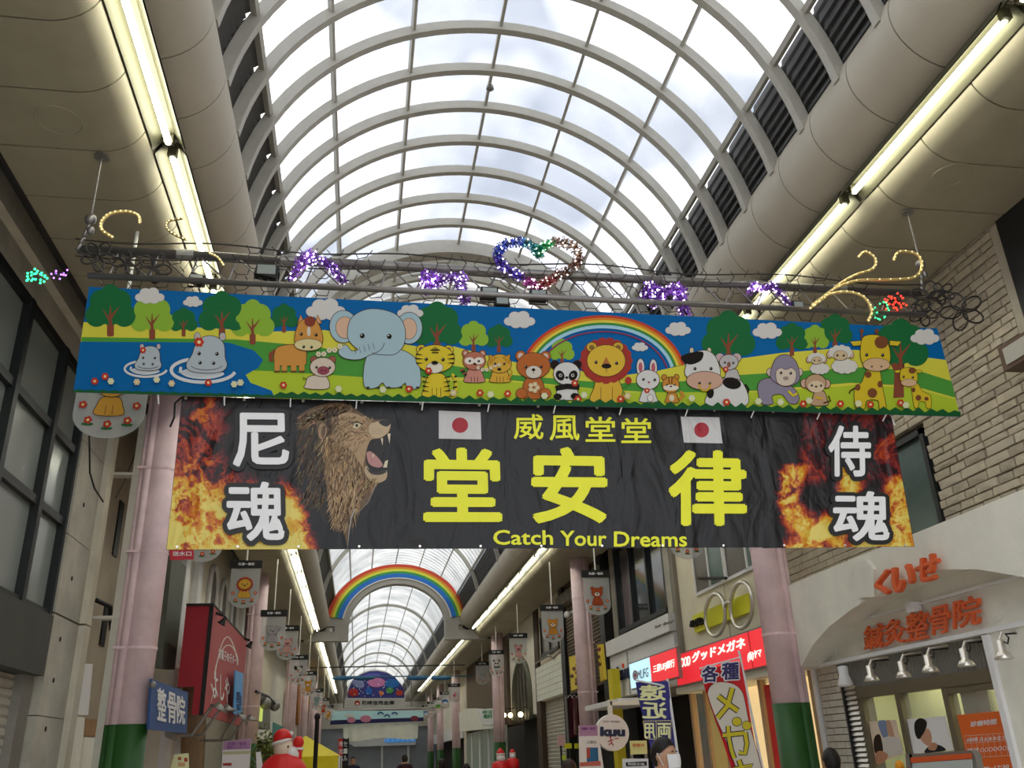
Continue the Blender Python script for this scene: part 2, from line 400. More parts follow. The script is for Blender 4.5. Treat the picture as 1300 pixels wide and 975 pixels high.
tubeP = [(2.50-.38*math.cos(t), 5.86-.38*math.sin(t)) for t in [math.radians(-35+125*i/14) for i in range(15)]]
rollP = [(2.82-.26*math.cos(t), 5.46-.26*math.sin(t)) for t in [math.radians(-10+100*i/10) for i in range(11)]]
segs = []
y = 5.90-MOD*10
while y < 9.3:
    L_ = MOD if y > 2.5 else MOD*2
    segs.append((y, L_)); y += L_
while y < Y_BEAM-.2: L_ = min(1.2, Y_BEAM-.15-y); segs.append((y, L_)); y += 1.2
y = Y_BEAM+.35
while y < Y_END-.2: segs.append((y, 2.4)); y += 2.4
cache = {}
for sgn in (-1, 1):
    outer = (XC-(-2.34)) if sgn < 0 else (4.66-XC)
    for y, L_ in segs:
        for nm, pr, m, th in (('tube_panel', tubeP, M_TUBE, .02), ('soffit_panel', rollP+[(outer, 5.20)], M_SOFF, .02)):
            key = (nm, sgn, round(L_, 3))
            if key not in cache:
                vs, fs = prof_panel([(p[0]*1.0, p[1]) for p in pr], th, L_); b = MB().add([(sgn*v[0], v[1], v[2]-ZC) for v in vs], fs)
                o = local(nm, b, m, roof, (XC, y+L_/2, ZC), smooth=False); cache[key] = o.data
                o.data.polygons.foreach_set('use_smooth', [True]*len(o.data.polygons)); o.data.set_sharp_from_angle(angle=math.radians(35))
            else: local(nm, cache[key], None, roof, (XC, y+L_/2, ZC))
    # dark backing behind the seams, trough between tube and soffit
    bk = MB(); yc = (Y_NEAR+Y_END)/2
    bp = [(2.50-.35*math.cos(t), 5.86-.35*math.sin(t)) for t in [math.radians(-30+110*i/8) for i in range(9)]]
    vs, fs = prof_panel(bp, .02, Y_END-Y_NEAR, 0); bk.add([(XC+sgn*v[0], v[1]+yc, v[2]) for v in vs], fs)
    bp = [(2.82-.23*math.cos(t), 5.46-.23*math.sin(t)) for t in [math.radians(-5+95*i/8) for i in range(9)]]+[(outer-.02, 5.23)]
    vs, fs = prof_panel(bp, .02, Y_END-Y_NEAR, 0); bk.add([(XC+sgn*v[0], v[1]+yc, v[2]) for v in vs], fs)
    bk.build('seam_backing', M_DARKGAP, roof)
    b = MB(); b.bx(XC+sgn*2.34, XC+sgn*2.70, Y_NEAR, Y_END, 5.64, 5.66); b.build('trough', mat('trough back', '8d8867', .6), roof)
# roof added over soffit and house-front gap to stop sky light leaking in
box('gap_cover', X_L-.6, -2.2, Y_NEAR, Y_END, 6.35, 6.4, M_DARKGAP, roof)
box('gap_cover', 4.5, X_R+.8, Y_NEAR, Y_END, 6.35, 6.4, M_DARKGAP, roof)
box('gap_face', -2.36, -2.33, Y_NEAR, Y_END, 5.16, 6.4, M_DARKGAP, roof)
for a, b in ((-2.34, XC-2.35), (XC+2.35, 4.66)): box('roof_deck', a, b, Y_NEAR, Y_END, 6.3, 6.35, M_DARKGAP, roof)
for s in (-1, 1): box('roof_upstand', XC+s*2.30, XC+s*2.34, Y_NEAR, Y_END, 5.95, 6.32, M_DARKGAP, roof)

for nm, xa, xb in (('wall_left_back', -4.6, -4.4), ('wall_right_back', 6.6, 6.8)):  # unseen walls added behind both house rows to block the sky
    tag(box(nm, xa, xb, Y_NEAR, 80, 0, 6.6, M_CONCD), 'blank rear wall of the houses', None, None, 'structure')
for nm, xa, xb in (('wall_left_end', -4.6, X_L), ('wall_right_end', X_R, 6.8)):  # added to close the open house ends against sky light
    tag(box(nm, xa, xb, .6, .8, 0, 6.6, M_PLAST), 'end wall of the houses at the street corner', None, None, 'structure')
for px_, py_ in ((75, 153), (1208, 222)):
    q = atZ(px_, py_, 5.198); MB().tube([q+V(.13*math.cos(i*PI/12), .13*math.sin(i*PI/12), 0) for i in range(24)], .004, 5, True).build('soffit_ring', M_SOFF, roof)
# smoke detector on the ridge and the tiny trap in the right soffit
sd = thing('ceiling_sensor', 'small round dark sensor hanging from the ridge purlin of the glass vault', 'sensor', (0, 0, 0))
p = atY(622, 109, 6.80); MB().lathe([(.01, .06), (.012, 0), (.035, -.005), (.04, -.04), (.02, -.055)], (p.x, 6.8, p.z), 12).build('body', M_GREYM, sd)
MB().cyl((p.x, 6.8, p.z+.05), (p.x, 6.8, p.z+.14), .008, 6).build('stem', M_GREYM, sd)

# fluorescent fixtures in the troughs
def fixture(L_):
    t = bpy.data.objects.new('fluorescent_light', None); t.empty_display_size = .1; link(t)
    b = MB(); h = L_/2-.02
    b.add([(-.10, -h, -.02), (-.035, -h, .075), (.035, -h, .075), (.10, -h, -.02), (-.10, h, -.02), (-.035, h, .075), (.035, h, .075), (.10, h, -.02)], [(0, 1, 5, 4), (1, 2, 6, 5), (2, 3, 7, 6)])
    b.add([(-.11, -h, -.02), (-.045, -h, .085), (.045, -h, .085), (.11, -h, -.02), (-.11, h, -.02), (-.045, h, .085), (.045, h, .085), (.11, h, -.02)], [(0, 1, 5, 4), (1, 2, 6, 5), (2, 3, 7, 6)])
    b.build('reflector', M_TROUGH, t)
    MB().cyl((0, -h+.05, .012), (0, h-.05, .012), .022, 10).build('tube', M_TUBEL, t, True)
    for s in (-1, 1): MB().bx(-.03, .03, s*(h-.045)-.02, s*(h-.045)+.02, -.0, .07).build('lampholder', M_TROUGH, t)
    return t
fx = fixture(1.83); first = True
words = ['nearest', 'second', 'third', 'fourth', 'fifth', 'sixth']
for sgn, side in ((-1, 'left'), (1, 'right')):
    k = 0; y = 5.03-1.83*2
    while y < 56:
        yc = y+.915
        if not (Y_BEAM-1.0 < yc < Y_BEAM+1.0):
            o = fx if first else dup(fx); first = False
            o.location = (XC+sgn*2.46, yc, 5.40); WPOS[o.name] = Vector(o.location)
            if yc < 9: lab = '%s fluorescent strip light in view in the %s ceiling trough' % (words[k], side); k += 1
            elif yc < Y_BEAM: lab = 'fluorescent strip light in the %s trough between the banners and the rainbow arch' % side
            else: lab = 'distant fluorescent strip light in the %s trough beyond the rainbow arch' % side
            tag(o, lab, 'light', 'fluorescent lights in the %s trough' % side)
        y += 1.83

# rainbow arch beam
ra = thing('rainbow_arch', 'grey arched cross beam with a painted rainbow band on its face', 'arch', (XC, Y_BEAM, 5.2))
ra_z = 1.6+3.42
def arch_band(name, ro, ri, y0, y1, m, cz=5.78, sz=1.0, a=PI/2):
    n = 32; b = MB(); vs = []; fs = []
    for i in range(n+1):
        t = -a+2*a*i/n
        for r, y in ((ri, y0), (ro, y0), (ro, y1), (ri, y1)): vs.append((XC+.06+r*math.sin(t), y, cz+r*math.cos(t)*sz))
    for i in range(n):
        for j in range(4): fs.append((i*4+j, i*4+(j+1) % 4, i*4+4+(j+1) % 4, i*4+4+j))
    fs += [(3, 2, 1, 0), tuple(n*4+j for j in range(4))]
    return b.add(vs, fs).build(name, m, ra, False)
arch_band('arch_beam', 2.32, 1.56, Y_BEAM-.15, Y_BEAM+.25, mat('arch grey', '8a877f', .55, 0, .06, 3), 5.62, .86)
for nm, c, ro, ri in (('red_band', 'b03a24', 2.30, 2.19), ('orange_band', 'd07a22', 2.19, 2.12), ('yellow_band', 'd9bb33', 2.12, 2.03), ('green_band', '2f7f45', 2.03, 1.94), ('blue_band', '1d5ea8', 1.94, 1.79), ('white_band', 'b9b3aa', 1.79, 1.75)):
    arch_band(nm, ro, ri, Y_BEAM-.20, Y_BEAM-.15, mat('rainbow '+nm, c, .5), 5.62, .86, 1.42)
for s in (-1, 1):
    b = MB(); b.bx(XC+.06+s*1.56, XC+.06+s*2.95, Y_BEAM-.15, Y_BEAM+.25, 5.16, 5.45); b.bx(XC+.06+s*1.56, XC+.06+s*2.0, Y_BEAM-.15, Y_BEAM+.25, 5.45, 5.65); b.bx(XC+s*2.6, XC+s*3.7, Y_BEAM-.1, Y_BEAM+.2, 5.3, 5.6)
    b.build('beam_end', MATS['arch grey'], ra)

# pink columns
def column(X, Y, label, side, detail=True, r=.145):
    t = thing('arcade_column', label, 'column', (X, Y, 0), 'pink arcade columns')
    MB().cyl((X, Y, 1.98), (X, Y, 5.22), r, 24).build('shaft', M_PINK, t, True)
    MB().cyl((X, Y, 0), (X, Y, 1.98), r+.004, 24).build('green_base', M_GREEN, t, True)
    for k, (dx, dy, rr) in enumerate(((side*.125, -.09, .040), (side*.185, -.06, .028))):
        MB().cyl((X+dx, Y+dy, 1.98), (X+dx, Y+dy, 5.22), rr, 12).build('conduit', M_PINK, t, True)
        MB().cyl((X+dx, Y+dy, 0), (X+dx, Y+dy, 1.98), rr+.002, 12).build('conduit_base', M_GREEN, t, True)
    if detail:
        for z in (2.65, 3.55, 4.4):
            b = MB(); b.lathe([(r+.002, -.012), (r+.006, -.012), (r+.006, .012), (r+.002, .012)], (X, Y, z), 24); b.bx(X+side*.10, X+side*.22, Y-.14, Y-.03, z-.012, z+.012)
            b.build('clamp', M_PINK, t)
    return t
column(-2.05, 9.0, 'pink round column with green base nearest the camera on the left', -1)
column(4.25, 8.75, 'pink round column with green base nearest the camera on the right', 1)
column(-2.05, 18.7, 'pink column behind the lion plaque and red box sign on the left', -1)
column(4.25, 17.1, 'pink column beside the bear plaque on the right', 1)
column(-2.05, 29.4, 'third pink column on the left, near the yellow strip sign', -1, False)
column(4.25, 28.5, 'pink column behind the panda plaque on the right', 1, False)
for i, y in enumerate((36, 43, 50)): column(-2.05, y, 'distant pink column on the left, %s beyond the rainbow arch' % ('first', 'second', 'third')[i], -1, False)
for i, y in enumerate((41.3, 49.4, 56)): column(4.25, y, 'distant pink column on the right, %s beyond the rainbow arch' % ('first', 'second', 'third')[i], 1, False)

# ================================================================== BANNER RIG (hung across the street at Y_RIG)
Y_RIG = 4.80
def bfn(x, y, o=0):                       # front face of the picture banner
    p = atY(x, y, Y_RIG); p.y -= o; return p
def kfn(x, y, o=0):                       # front face of the black banner, a little behind
    p = atY(x, y, Y_RIG+.05); p.y -= o; return p
rig = thing('banner_truss', 'two grey steel pipes hung on wires across the arcade carrying both banners', 'truss', bfn(620, 345))
pl, pr = bfn(92, 303), bfn(1180, 363)
MB().tube([pl+V(0, .12, 0), pr+V(0, .12, 0)], .030, 14).build('upper_pipe', M_PIPE, rig, True)
ql, qr = bfn(112, 350), bfn(1175, 400)
MB().tube([ql, qr], .020, 12).build('lower_pipe', M_PIPE, rig, True)
for i in range(1, 9):
    a = pl.lerp(pr, i/9)+V(0, .12, 0); MB().lathe([(.032, -.05), (.036, -.05), (.036, .05), (.032, .05)], a, 12, Matrix.Rotation(PI/2, 3, 'Y')).build('sleeve', M_GREYM, rig)
b = MB()
for i in range(24):
    a = pl.lerp(pr, i/24)+V(0, .12, 0); c = ql.lerp(qr, (i+.5)/24); d = pl.lerp(pr, (i+1)/24)+V(0, .12, 0)
    b.tube([a, c], .006, 5); b.tube([c, d], .006, 5)
b.build('bracing', M_PIPE, rig)
for (x, y), (x2, y2) in (((127, 190), (122, 272)), ((1157, 262), (1169, 330))):
    top = atZ(x, y, 5.20); bot = bfn(x2, y2); top.y = Y_RIG+.06; bot.y = Y_RIG+.06; bot.x = top.x
    MB().tube([bot, top], .006, 6).build('hanging_wire', M_GREYM, rig)
    MB().lathe([(.03, -.012), (.045, -.012), (.04, .0), (.02, .02)], top+V(0, 0, -.012), 12).build('ceiling_plate', M_GREYM, rig)
    b = MB().blob(bot, (.035, .03, .04)); b.blob(bot+V(.012, 0, -.08), (.022, .02, .03))
    for k in range(4): b.tube([bot+V(-.01*k, 0, -.05*k-.03), bot+V(-.012*k-.008, 0, -.05*k-.075)], .012, 6)
    b.build('shackle', M_PIPE, rig, True)
# hexagonal wire net between and above the pipes
nb = MB(); hexs = 20; hr = 11.5
segset = set()
for i in range(-1, 66):
    for j in range(0, 5):
        cx = 150+i*hr*1.5; cy0 = 292+(j*hr*math.sqrt(3))+(hr*.87 if i % 2 else 0)
        cy = cy0+(cx-92)*.052
        if cx > 1130 or cx < 300 and j < 1: continue
        if random.random() < .10: continue
        pts = [(cx+hr*math.cos(k*PI/3)+random.uniform(-1.6, 1.6), cy+hr*.92*math.sin(k*PI/3)+random.uniform(-1.6, 1.6)) for k in range(6)]
        ks = (0, 1, 2) if random.random() < .85 else (0, 2)
        for k in ks: nb.tube([bfn(*pts[k])+V(0, .07, 0), bfn(*pts[k+1])+V(0, .07, 0)], .0032, 3)
nb.build('wire_net', M_WIRE, rig)['kind'] = 'stuff'
for y0, y1, sag in ((296, 356, 3), (318, 370, 2)):
    MB().tube([bfn(92+(1180-92)*t, y0+(y1-y0)*t+sag*math.sin(t*PI*9))+V(0, .06, 0) for t in [i/60 for i in range(61)]], .005, 4).build('cable', M_WIRE, rig)
# small floodlights clamped on the lower pipe
def floodlight(px, py, label, tilt=0, s=1.0, Y=Y_RIG+.02):
    p = atY(px, py, Y); t = thing('floodlight', label, 'floodlight', p, 'small floodlights on the banner truss')
    R_ = Matrix.Rotation(tilt, 3, 'Y'); b = MB()
    for v, f in [(MB().bx(-.055*s, .055*s, -.03*s, .03*s, -.035*s, .035*s), 0)]:
        b.add([p+R_ @ q for q in v.v], v.f)
    b.build('housing', M_BLACK, t)
    MB().bx(p.x-.045*s, p.x+.045*s, p.y-.034*s, p.y-.03*s, p.z-.026*s, p.z+.026*s).build('lens', M_GLASSD, t)
    MB().tube([p+V(-.06*s, 0, 0), p+V(-.06*s, 0, -.06*s), p+V(.06*s, 0, -.06*s), p+V(.06*s, 0, 0)], .006, 5).build('bracket', M_BLACKM, t)
floodlight(339, 346, 'black floodlight behind the wire net left of the purple garland', .2, 1.2)
floodlight(621, 373, 'left small floodlight on the lower pipe below the heart'); floodlight(683, 376, 'floodlight just right of the heart foot on lower pipe'); floodlight(637, 384, 'small floodlight hanging under the lower pipe by the heart', 0, .8)
floodlight(250, 355, 'dark connector box on lower pipe at left trough light', .3, .8); floodlight(1012, 388, 'small floodlight at the right end of the lower pipe', .1, .7)
# tinsel shapes
def tinsel(name, label, pxpts, cols, rad, n, group, cat='decoration', off=.02, leds=70):
    t = thing(name, label, cat, bfn(*pxpts[0]), group)
    pts = [bfn(*p)+V(0, off, 0) for p in pxpts]; vs = []; fs = []; cs = []; K = len(pts)-1
    for i in range(int(n*1.7)):
        u = random.random()*K; k = int(u); p = pts[k].lerp(pts[k+1], u-k); d = V(*np.random.normal(0, 1, 3)).normalized()
        q = p+d*rad*random.uniform(.3, 1.1); e = V(*np.random.normal(0, 1, 3)).normalized()*rad*.42; g = V(*np.random.normal(0, 1, 3)).normalized()*.012
        m = len(vs); vs += [q-e, q+g, q+e]; fs.append((m, m+1, m+2)); c = cols[min(len(cols)-1, int(u/K*len(cols)))]; j = random.uniform(.5, 1.9); cs.append(tuple(min(1, x*j) for x in c))
    o = mesh('tinsel', vs, fs, M_TINSEL, t, cols=cs); o['kind'] = 'stuff'
    MB().tube(pts, .006, 5).build('frame', M_WIRE, t)
    vs = MB(); cs = []
    for i in range(leds):
        u = random.random()*K; k = int(u); p = pts[k].lerp(pts[k+1], u-k)+V(*np.random.normal(0, 1, 3)).normalized()*rad*.9
        n0 = len(vs.f); vs.blob(p, (.006, .006, .006), 5, 4); c = cols[min(len(cols)-1, int(u/K*len(cols)))]; cs += [tuple(min(1, x*.5+.5) for x in c)]*(len(vs.f)-n0)
    o = mesh('led', vs.v, vs.f, M_LED, t, cols=cs); o['kind'] = 'stuff'
    return t
M_TINSEL = print_mat('tinsel foil', .25, 0, spec=.8); M_TINSEL.node_tree.nodes['Principled BSDF'].inputs['Metallic'].default_value = .6
M_LED = print_mat('led points', .5, 0, emit=3.0)
PU = hx('9a62c8'); PU2 = hx('7a48a8')
GT = 'purple tinsel bows on the truss'
def C6(*l): return [(360+a/3.8235, 270+c/3.8235) for a, c in l]
def C7(*l): return [(620+a/3.8235, 270+c/3.8235) for a, c in l]
def C8(*l): return [(900+a/3.25, 300+c/3.25) for a, c in l]
tinsel('tinsel_bow', 'purple tinsel bow hanging left of centre on the upper pipe', C6((30, 310), (90, 250), (140, 190), (75, 215), (190, 225), (240, 260), (290, 330)), [PU, PU2], .035, 620, GT)
tinsel('tinsel_bow', 'purple tinsel cat-head shape beside the heart on its left', C6((690, 380), (690, 290), (760, 320), (700, 350), (800, 310), (870, 310), (860, 370), (890, 430)), [PU, hx('8a5fb8')], .042, 700, GT)
tinsel('tinsel_bow', 'purple tinsel bow against the right louvres', C7((770, 420), (780, 350), (850, 380), (800, 430), (890, 360), (945, 370), (930, 430), (970, 490)), [PU2, PU], .045, 800, GT)
tinsel('tinsel_bow', 'purple tinsel bow in front of the right trough light', C8((170, 230), (190, 190), (225, 215), (265, 195), (300, 230), (340, 280)), [PU, hx('6a32a0')], .026, 420, GT, leds=60)
hp = []
for i in range(41):
    t = 2*PI*i/40; hxp = 16*math.sin(t)**3; hyp = 13*math.cos(t)-5*math.cos(2*t)-2*math.cos(3*t)-math.cos(4*t)
    hp.append((684+hxp*3.3, 331-hyp*2.15))
tinsel('heart_decoration', 'large tinsel heart glittering blue, green and red above the banner', hp, [hx('2f9f5a'), hx('8a6a50'), hx('7d5a4a'), hx('8c3a3a'), hx('a03f8a'), hx('5a3fae'), hx('4058b8'), hx('3a8f9a')], .036, 2000, None, leds=150)
# rope light scrolls and wire flowers
def scroll(label, px, r=.016, m=M_GOLD, off=-.02):
    t = thing('rope_light_scroll', label, 'decoration', bfn(*px[0]), 'rope light scrolls on the truss')
    n = len(px); o = []
    for i in range(n-1):
        p0, p1, p2, p3 = [Vector(px[max(0, min(n-1, i+j))]) for j in (-1, 0, 1, 2)]
        for j in range(6):
            q = j/6; o.append(.5*((2*p1)+(p2-p0)*q+(2*p0-5*p1+4*p2-p3)*q*q+(3*p1-p0-3*p2+p3)*q**3))
    o.append(Vector(px[-1])); pts = [bfn(q.x, q.y)+V(0, off, 0) for q in o]
    MB().tube(pts, r, 8).build('rope', m, t, True)
    L = MB()
    for i in range(0, len(pts), 2): L.blob(pts[i]+V(0, -r*.9, 0), (.006, .006, .006), 5, 4)
    L.build('bulbs', mat('gold bulbs', 'efe0a0', .3, emit=.5), t)['kind'] = 'stuff'
def C5(*l): return [(80+a/4.0625, 260+c/4.0625) for a, c in l]
scroll('gold rope light curl above the left end of the upper pipe', C5((400, 105), (390, 65), (330, 45), (250, 55), (205, 95), (205, 140), (260, 178)), .011)
scroll('thin gold curl just right of the leftmost curl', C5((640, 190), (580, 165), (540, 130), (550, 95), (620, 80)), .008, mat('dull rope', '6a5a3c', .4, .4))
scroll('short gold curl hanging behind the left trough light', C5((760, 260), (800, 280), (830, 320)), .008)
scroll('upper gold rope light curl at the right end of the truss', C8((610, 92), (640, 70), (680, 100), (670, 140), (600, 165), (530, 205), (470, 260), (410, 305)), .010)
scroll('outermost right gold rope light curl', C8((755, 105), (780, 70), (850, 80), (872, 130), (840, 175), (740, 185), (600, 190), (500, 230), (430, 290)), .011)
scroll('lower right gold rope light curl drooping over the banner', C8((420, 290), (480, 250), (560, 235), (630, 255), (665, 310), (650, 355)), .011)
def flower(label, cx, cy, s, rot, m=M_WIRE, Y=Y_RIG+.03, n=5, r=.006):
    t = thing('wire_flower', label, 'decoration', atY(cx, cy, Y), 'unlit wire flowers on the truss'); b = MB()
    for k in range(n):
        a = rot+2*PI*k/n; px = []
        for i in range(13):
            u = 2*PI*i/12; lx = s*(.55-.5*math.cos(u)); ly = s*.33*math.sin(u)
            px.append((cx+lx*math.cos(a)-ly*math.sin(a), cy+(lx*math.sin(a)+ly*math.cos(a))*.85))
        b2 = MB().tube([atY(x, y, Y) for x, y in px], r, 5); b2.build('petal', m, t)
flower('wire flower outline at the left end below the pipe', 125, 325, 22, .3); flower('second wire flower from the left below the pipe', 160, 335, 20, .9); flower('wire flower right of the left pillar gap', 195, 340, 22, .2)
flower('wire flower with five loops beyond the right pipe end', 1222, 395, 28, .5, r=.007); flower('dense wire flower behind the red lights', 1180, 378, 24, 1.0); flower('low wire flower over the banner corner', 1172, 398, 18, .1); flower('small wire flower at the far right pipe tip', 1196, 372, 16, .4)
def leds(label, pts, col, r=.007):
    t = thing('led_cluster', label, 'light decoration', bfn(*pts[0]), 'lit led shapes at the truss ends'); b = MB()
    for p in pts: b.blob(bfn(*p)+V(0, random.uniform(-.03, .03), 0), (r, r, r), 6, 4)
    b.build('bulbs', mat('led '+col, col, .4, emit=1.6), t)['kind'] = 'stuff'
    MB().tube([bfn(*p) for p in pts], .003, 4).build('wire', M_WIRE, t)
leds('green lit leaf shape at the far left of the truss', [(33+i*1.9, 353-5*math.sin(i*PI/14)*1.6) for i in range(15)]+[(34+i*3, 356) for i in range(8)], '2fe08a', .0075)
leds('purple lit leaf beside the green one at far left', [(66+i*2.3, 349+4*math.sin(i*1.9)) for i in range(10)], 'b070ff', .006)
leds('red lit flower cluster at the right end of the truss', [(1136+10*math.sin(i*2.4)*(i/26)**.5*1.5, 384+11*math.cos(i*2.4)*(i/26)**.5) for i in range(26)], 'ff3020', .0075)
leds('green lit leaf beside the red flower at right', [(1119+8*math.cos(i*PI/8), 395+9*math.sin(i*PI/8)) for i in range(17)], '30f080', .0065)

# ------------------------------------------------------------------ picture banner with animals
bn = thing('animal_banner', 'wide blue and green picture banner of cartoon animals under a rainbow', 'banner', bfn(655, 440))
Q = [(113, 364), (1190, 417), (1219, 529), (93, 498)]
def sheet_grid(name, fn, Q, nx, ny, colfn, m, parent, wob=None):
    vs = []; fs = []; cs = []
    for j in range(ny+1):
        for i in range(nx+1):
            u, v = i/nx, j/ny
            a = Vector(Q[0]).lerp(Vector(Q[1]), u); c = Vector(Q[3]).lerp(Vector(Q[2]), u); p = a.lerp(c, v)
            vs.append(fn(p.x, p.y, wob(u, v) if wob else 0))
    for j in range(ny):
        for i in range(nx):
            k = j*(nx+1)+i; fs.append((k, k+nx+1, k+nx+2, k+1)); cs.append(colfn((i+.5)/nx, (j+.5)/ny))
    return mesh(name, vs, fs, m, parent, cols=cs)
BLUE = hx('0065a6'); YEL = hx('dcd448'); LIME = hx('b4c934'); GRN = hx('4f9a3c'); DGR = hx('1d6b3a'); LGR = hx('8fb83a'); BRN = hx('8a4a34')
sheet_grid('sheet', bfn, Q, 8, 2, lambda u, v: BLUE, M_CLOTH, bn)
sheet_grid('backing', lambda x, y, o=0: bfn(x, y, -.004), Q, 8, 2, lambda u, v: hx('c9c9c4'), M_CLOTH, bn)
# sky bits, hills, water
A = Art(bfn)
def edge(p): return p
A.poly([(106, 409), (180, 410), (255, 416), (345, 421), (412, 419), (530, 440), (577, 440), (621, 452), (655, 460), (700, 466), (738, 471), (787, 477), (834, 471), (868, 463), (949, 454), (992, 448), (1054, 443), (1120, 446), (1177, 454), (1201, 457), (1217, 522), (655, 510), (94, 495)], YEL)
A.poly([(104, 428), (300, 431), (400, 440), (480, 455), (560, 462), (650, 476), (780, 487), (870, 484), (940, 476), (1100, 466), (1170, 472), (1208, 484), (1213, 505), (1160, 490), (1080, 486), (960, 496), (860, 500), (760, 494), (640, 482), (560, 478), (480, 480), (400, 478), (330, 472), (102, 445)], GRN)
A.poly([(300, 470), (340, 471), (420, 476), (520, 483), (640, 484), (800, 498), (960, 498), (1090, 489), (1160, 493), (1213, 507), (1217, 524), (350, 506), (320, 490)], LIME)
A.poly([(102, 434), (290, 435), (322, 445), (334, 457), (328, 467), (312, 476), (318, 486), (345, 496), (348, 504), (94, 496)], BLUE)
A.build('landscape_print', M_CLOTH, bn)
def tree(A, cx, cy, wd, dark, tall=1.0):
    c = DGR if dark else LGR; h = wd*.8*tall
    A.line([(cx, cy+h*.72), (cx, cy+h*.0)], wd*.16, BRN)
    for dx, dy, r in ((-.32, .12, .26), (.32, .12, .26), (-.2, -.2, .28), (.2, -.2, .28), (0, -.02, .36), (0, -.38, .22)): A.ell(cx+dx*wd, cy+dy*wd*tall, r*wd, r*wd*tall, c, up=False)
    A.lay += 1
    A.line([(cx, cy+h*.75), (cx, cy-h*.12)], wd*.13, BRN, True)
    A.line([(cx, cy+h*.3), (cx-wd*.17, cy-h*.02)], wd*.07, BRN, True); A.line([(cx, cy+h*.22), (cx+wd*.2, cy-h*.1)], wd*.07, BRN, True)
L0 = A.lay
for cr, l in (((80, 260, 4.0625), [(245, 545, 225, 1), (460, 580, 195, 0), (622, 605, 125, 1), (820, 570, 210, 1), (978, 605, 195, 0), (1140, 585, 125, 1)]), ((360, 270, 3.8235), [(745, 560, 215, 1), (922, 600, 125, 0), (1045, 610, 115, 1)]), ((620, 270, 3.8235), [(357, 675, 105, 0), (1165, 610, 225, 1)]), ((900, 300, 3.25), [(342, 425, 115, 1), (437, 425, 100, 0), (520, 395, 125, 1), (790, 460, 200, 1)])):
    for t in l: T = Art(bfn, L0); T.crop(*cr); tree(T, *t); T.build('dark_tree_print' if t[3] else 'lime_tree_print', M_CLOTH, bn)
T = Art(bfn, L0).crop(900, 300, 3.25); T.poly([(755, 455), (735, 420), (775, 470), (800, 440), (790, 500), (830, 480), (800, 540), (805, 665), (760, 668), (765, 560), (735, 500)], BRN); T.build('tree_trunk_print', M_CLOTH, bn)
L1 = L0+6
for cr, l in (((80, 260, 4.0625), [(448, 470, 150), (670, 500, 100)]), ((360, 270, 3.8235), [(205, 470, 190), (615, 482, 125), (1145, 520, 150)]), ((620, 270, 3.8235), [(735, 652, 78), (920, 565, 122)]), ((900, 300, 3.25), [(240, 390, 120), (890, 415, 118)])):
    for x, y, s in l:
        T = Art(bfn, L1).crop(*cr)
        for sc, c in ((1.06, 'b9b4ae'), (1, 'd9d6d0')):
            for dx, dy, r in ((-.33, .06, .17), (.33, .06, .17), (-.15, -.1, .19), (.12, -.12, .19), (-.12, .13, .18), (.15, .13, .18), (0, 0, .22)): T.ell(x+dx*s, y+dy*s, r*s*sc, r*s*sc*.8, c, up=False, n=14)
            T.lay += 1
        T.build('cloud_print', M_CLOTH, bn)
T = Art(bfn, L1+3).crop(620, 270, 3.8235)
for i, c in enumerate(('c8452c', 'dd8a2c', 'e3d04a', '3f8f45', 'a7d3e6')): T.arc(555, 805, 398-i*13.5, 298-i*12, PI*1.135, PI*1.93, 16, c, 30)
T.arc(555, 805, 318, 226, PI*1.14, PI*1.93, 7, '8a3a5e', 30); T.build('rainbow_print', M_CLOTH, bn)
L2 = L1+10
OL = hx('4a3320')
def eyes(A, pts, r=8): 
    for p in pts: A.ell(p[0], p[1], r, r*1.05, '241a12', n=10, up=False)
    A.lay += 1
    for p in pts: A.ell(p[0]-r*.3, p[1]-r*.35, r*.3, r*.3, 'e8e4da', n=6, up=False)
    A.lay += 1
def blossom(A, x, y, r, c='c43a28', cc='f0d8a0'):
    for k in range(6): A.ell(x+r*.62*math.cos(k*PI/3), y+r*.62*math.sin(k*PI/3), r*.42, r*.42, c, n=9, up=False)
    A.lay += 1; A.ell(x, y, r*.38, r*.38, cc, n=8)
def new(cr): return Art(bfn, L2).crop(*cr)
c5, c6, c7, c8 = (80, 260, 4.0625), (360, 270, 3.8235), (620, 270, 3.8235), (900, 300, 3.25)
G = hx('b4bfc4')
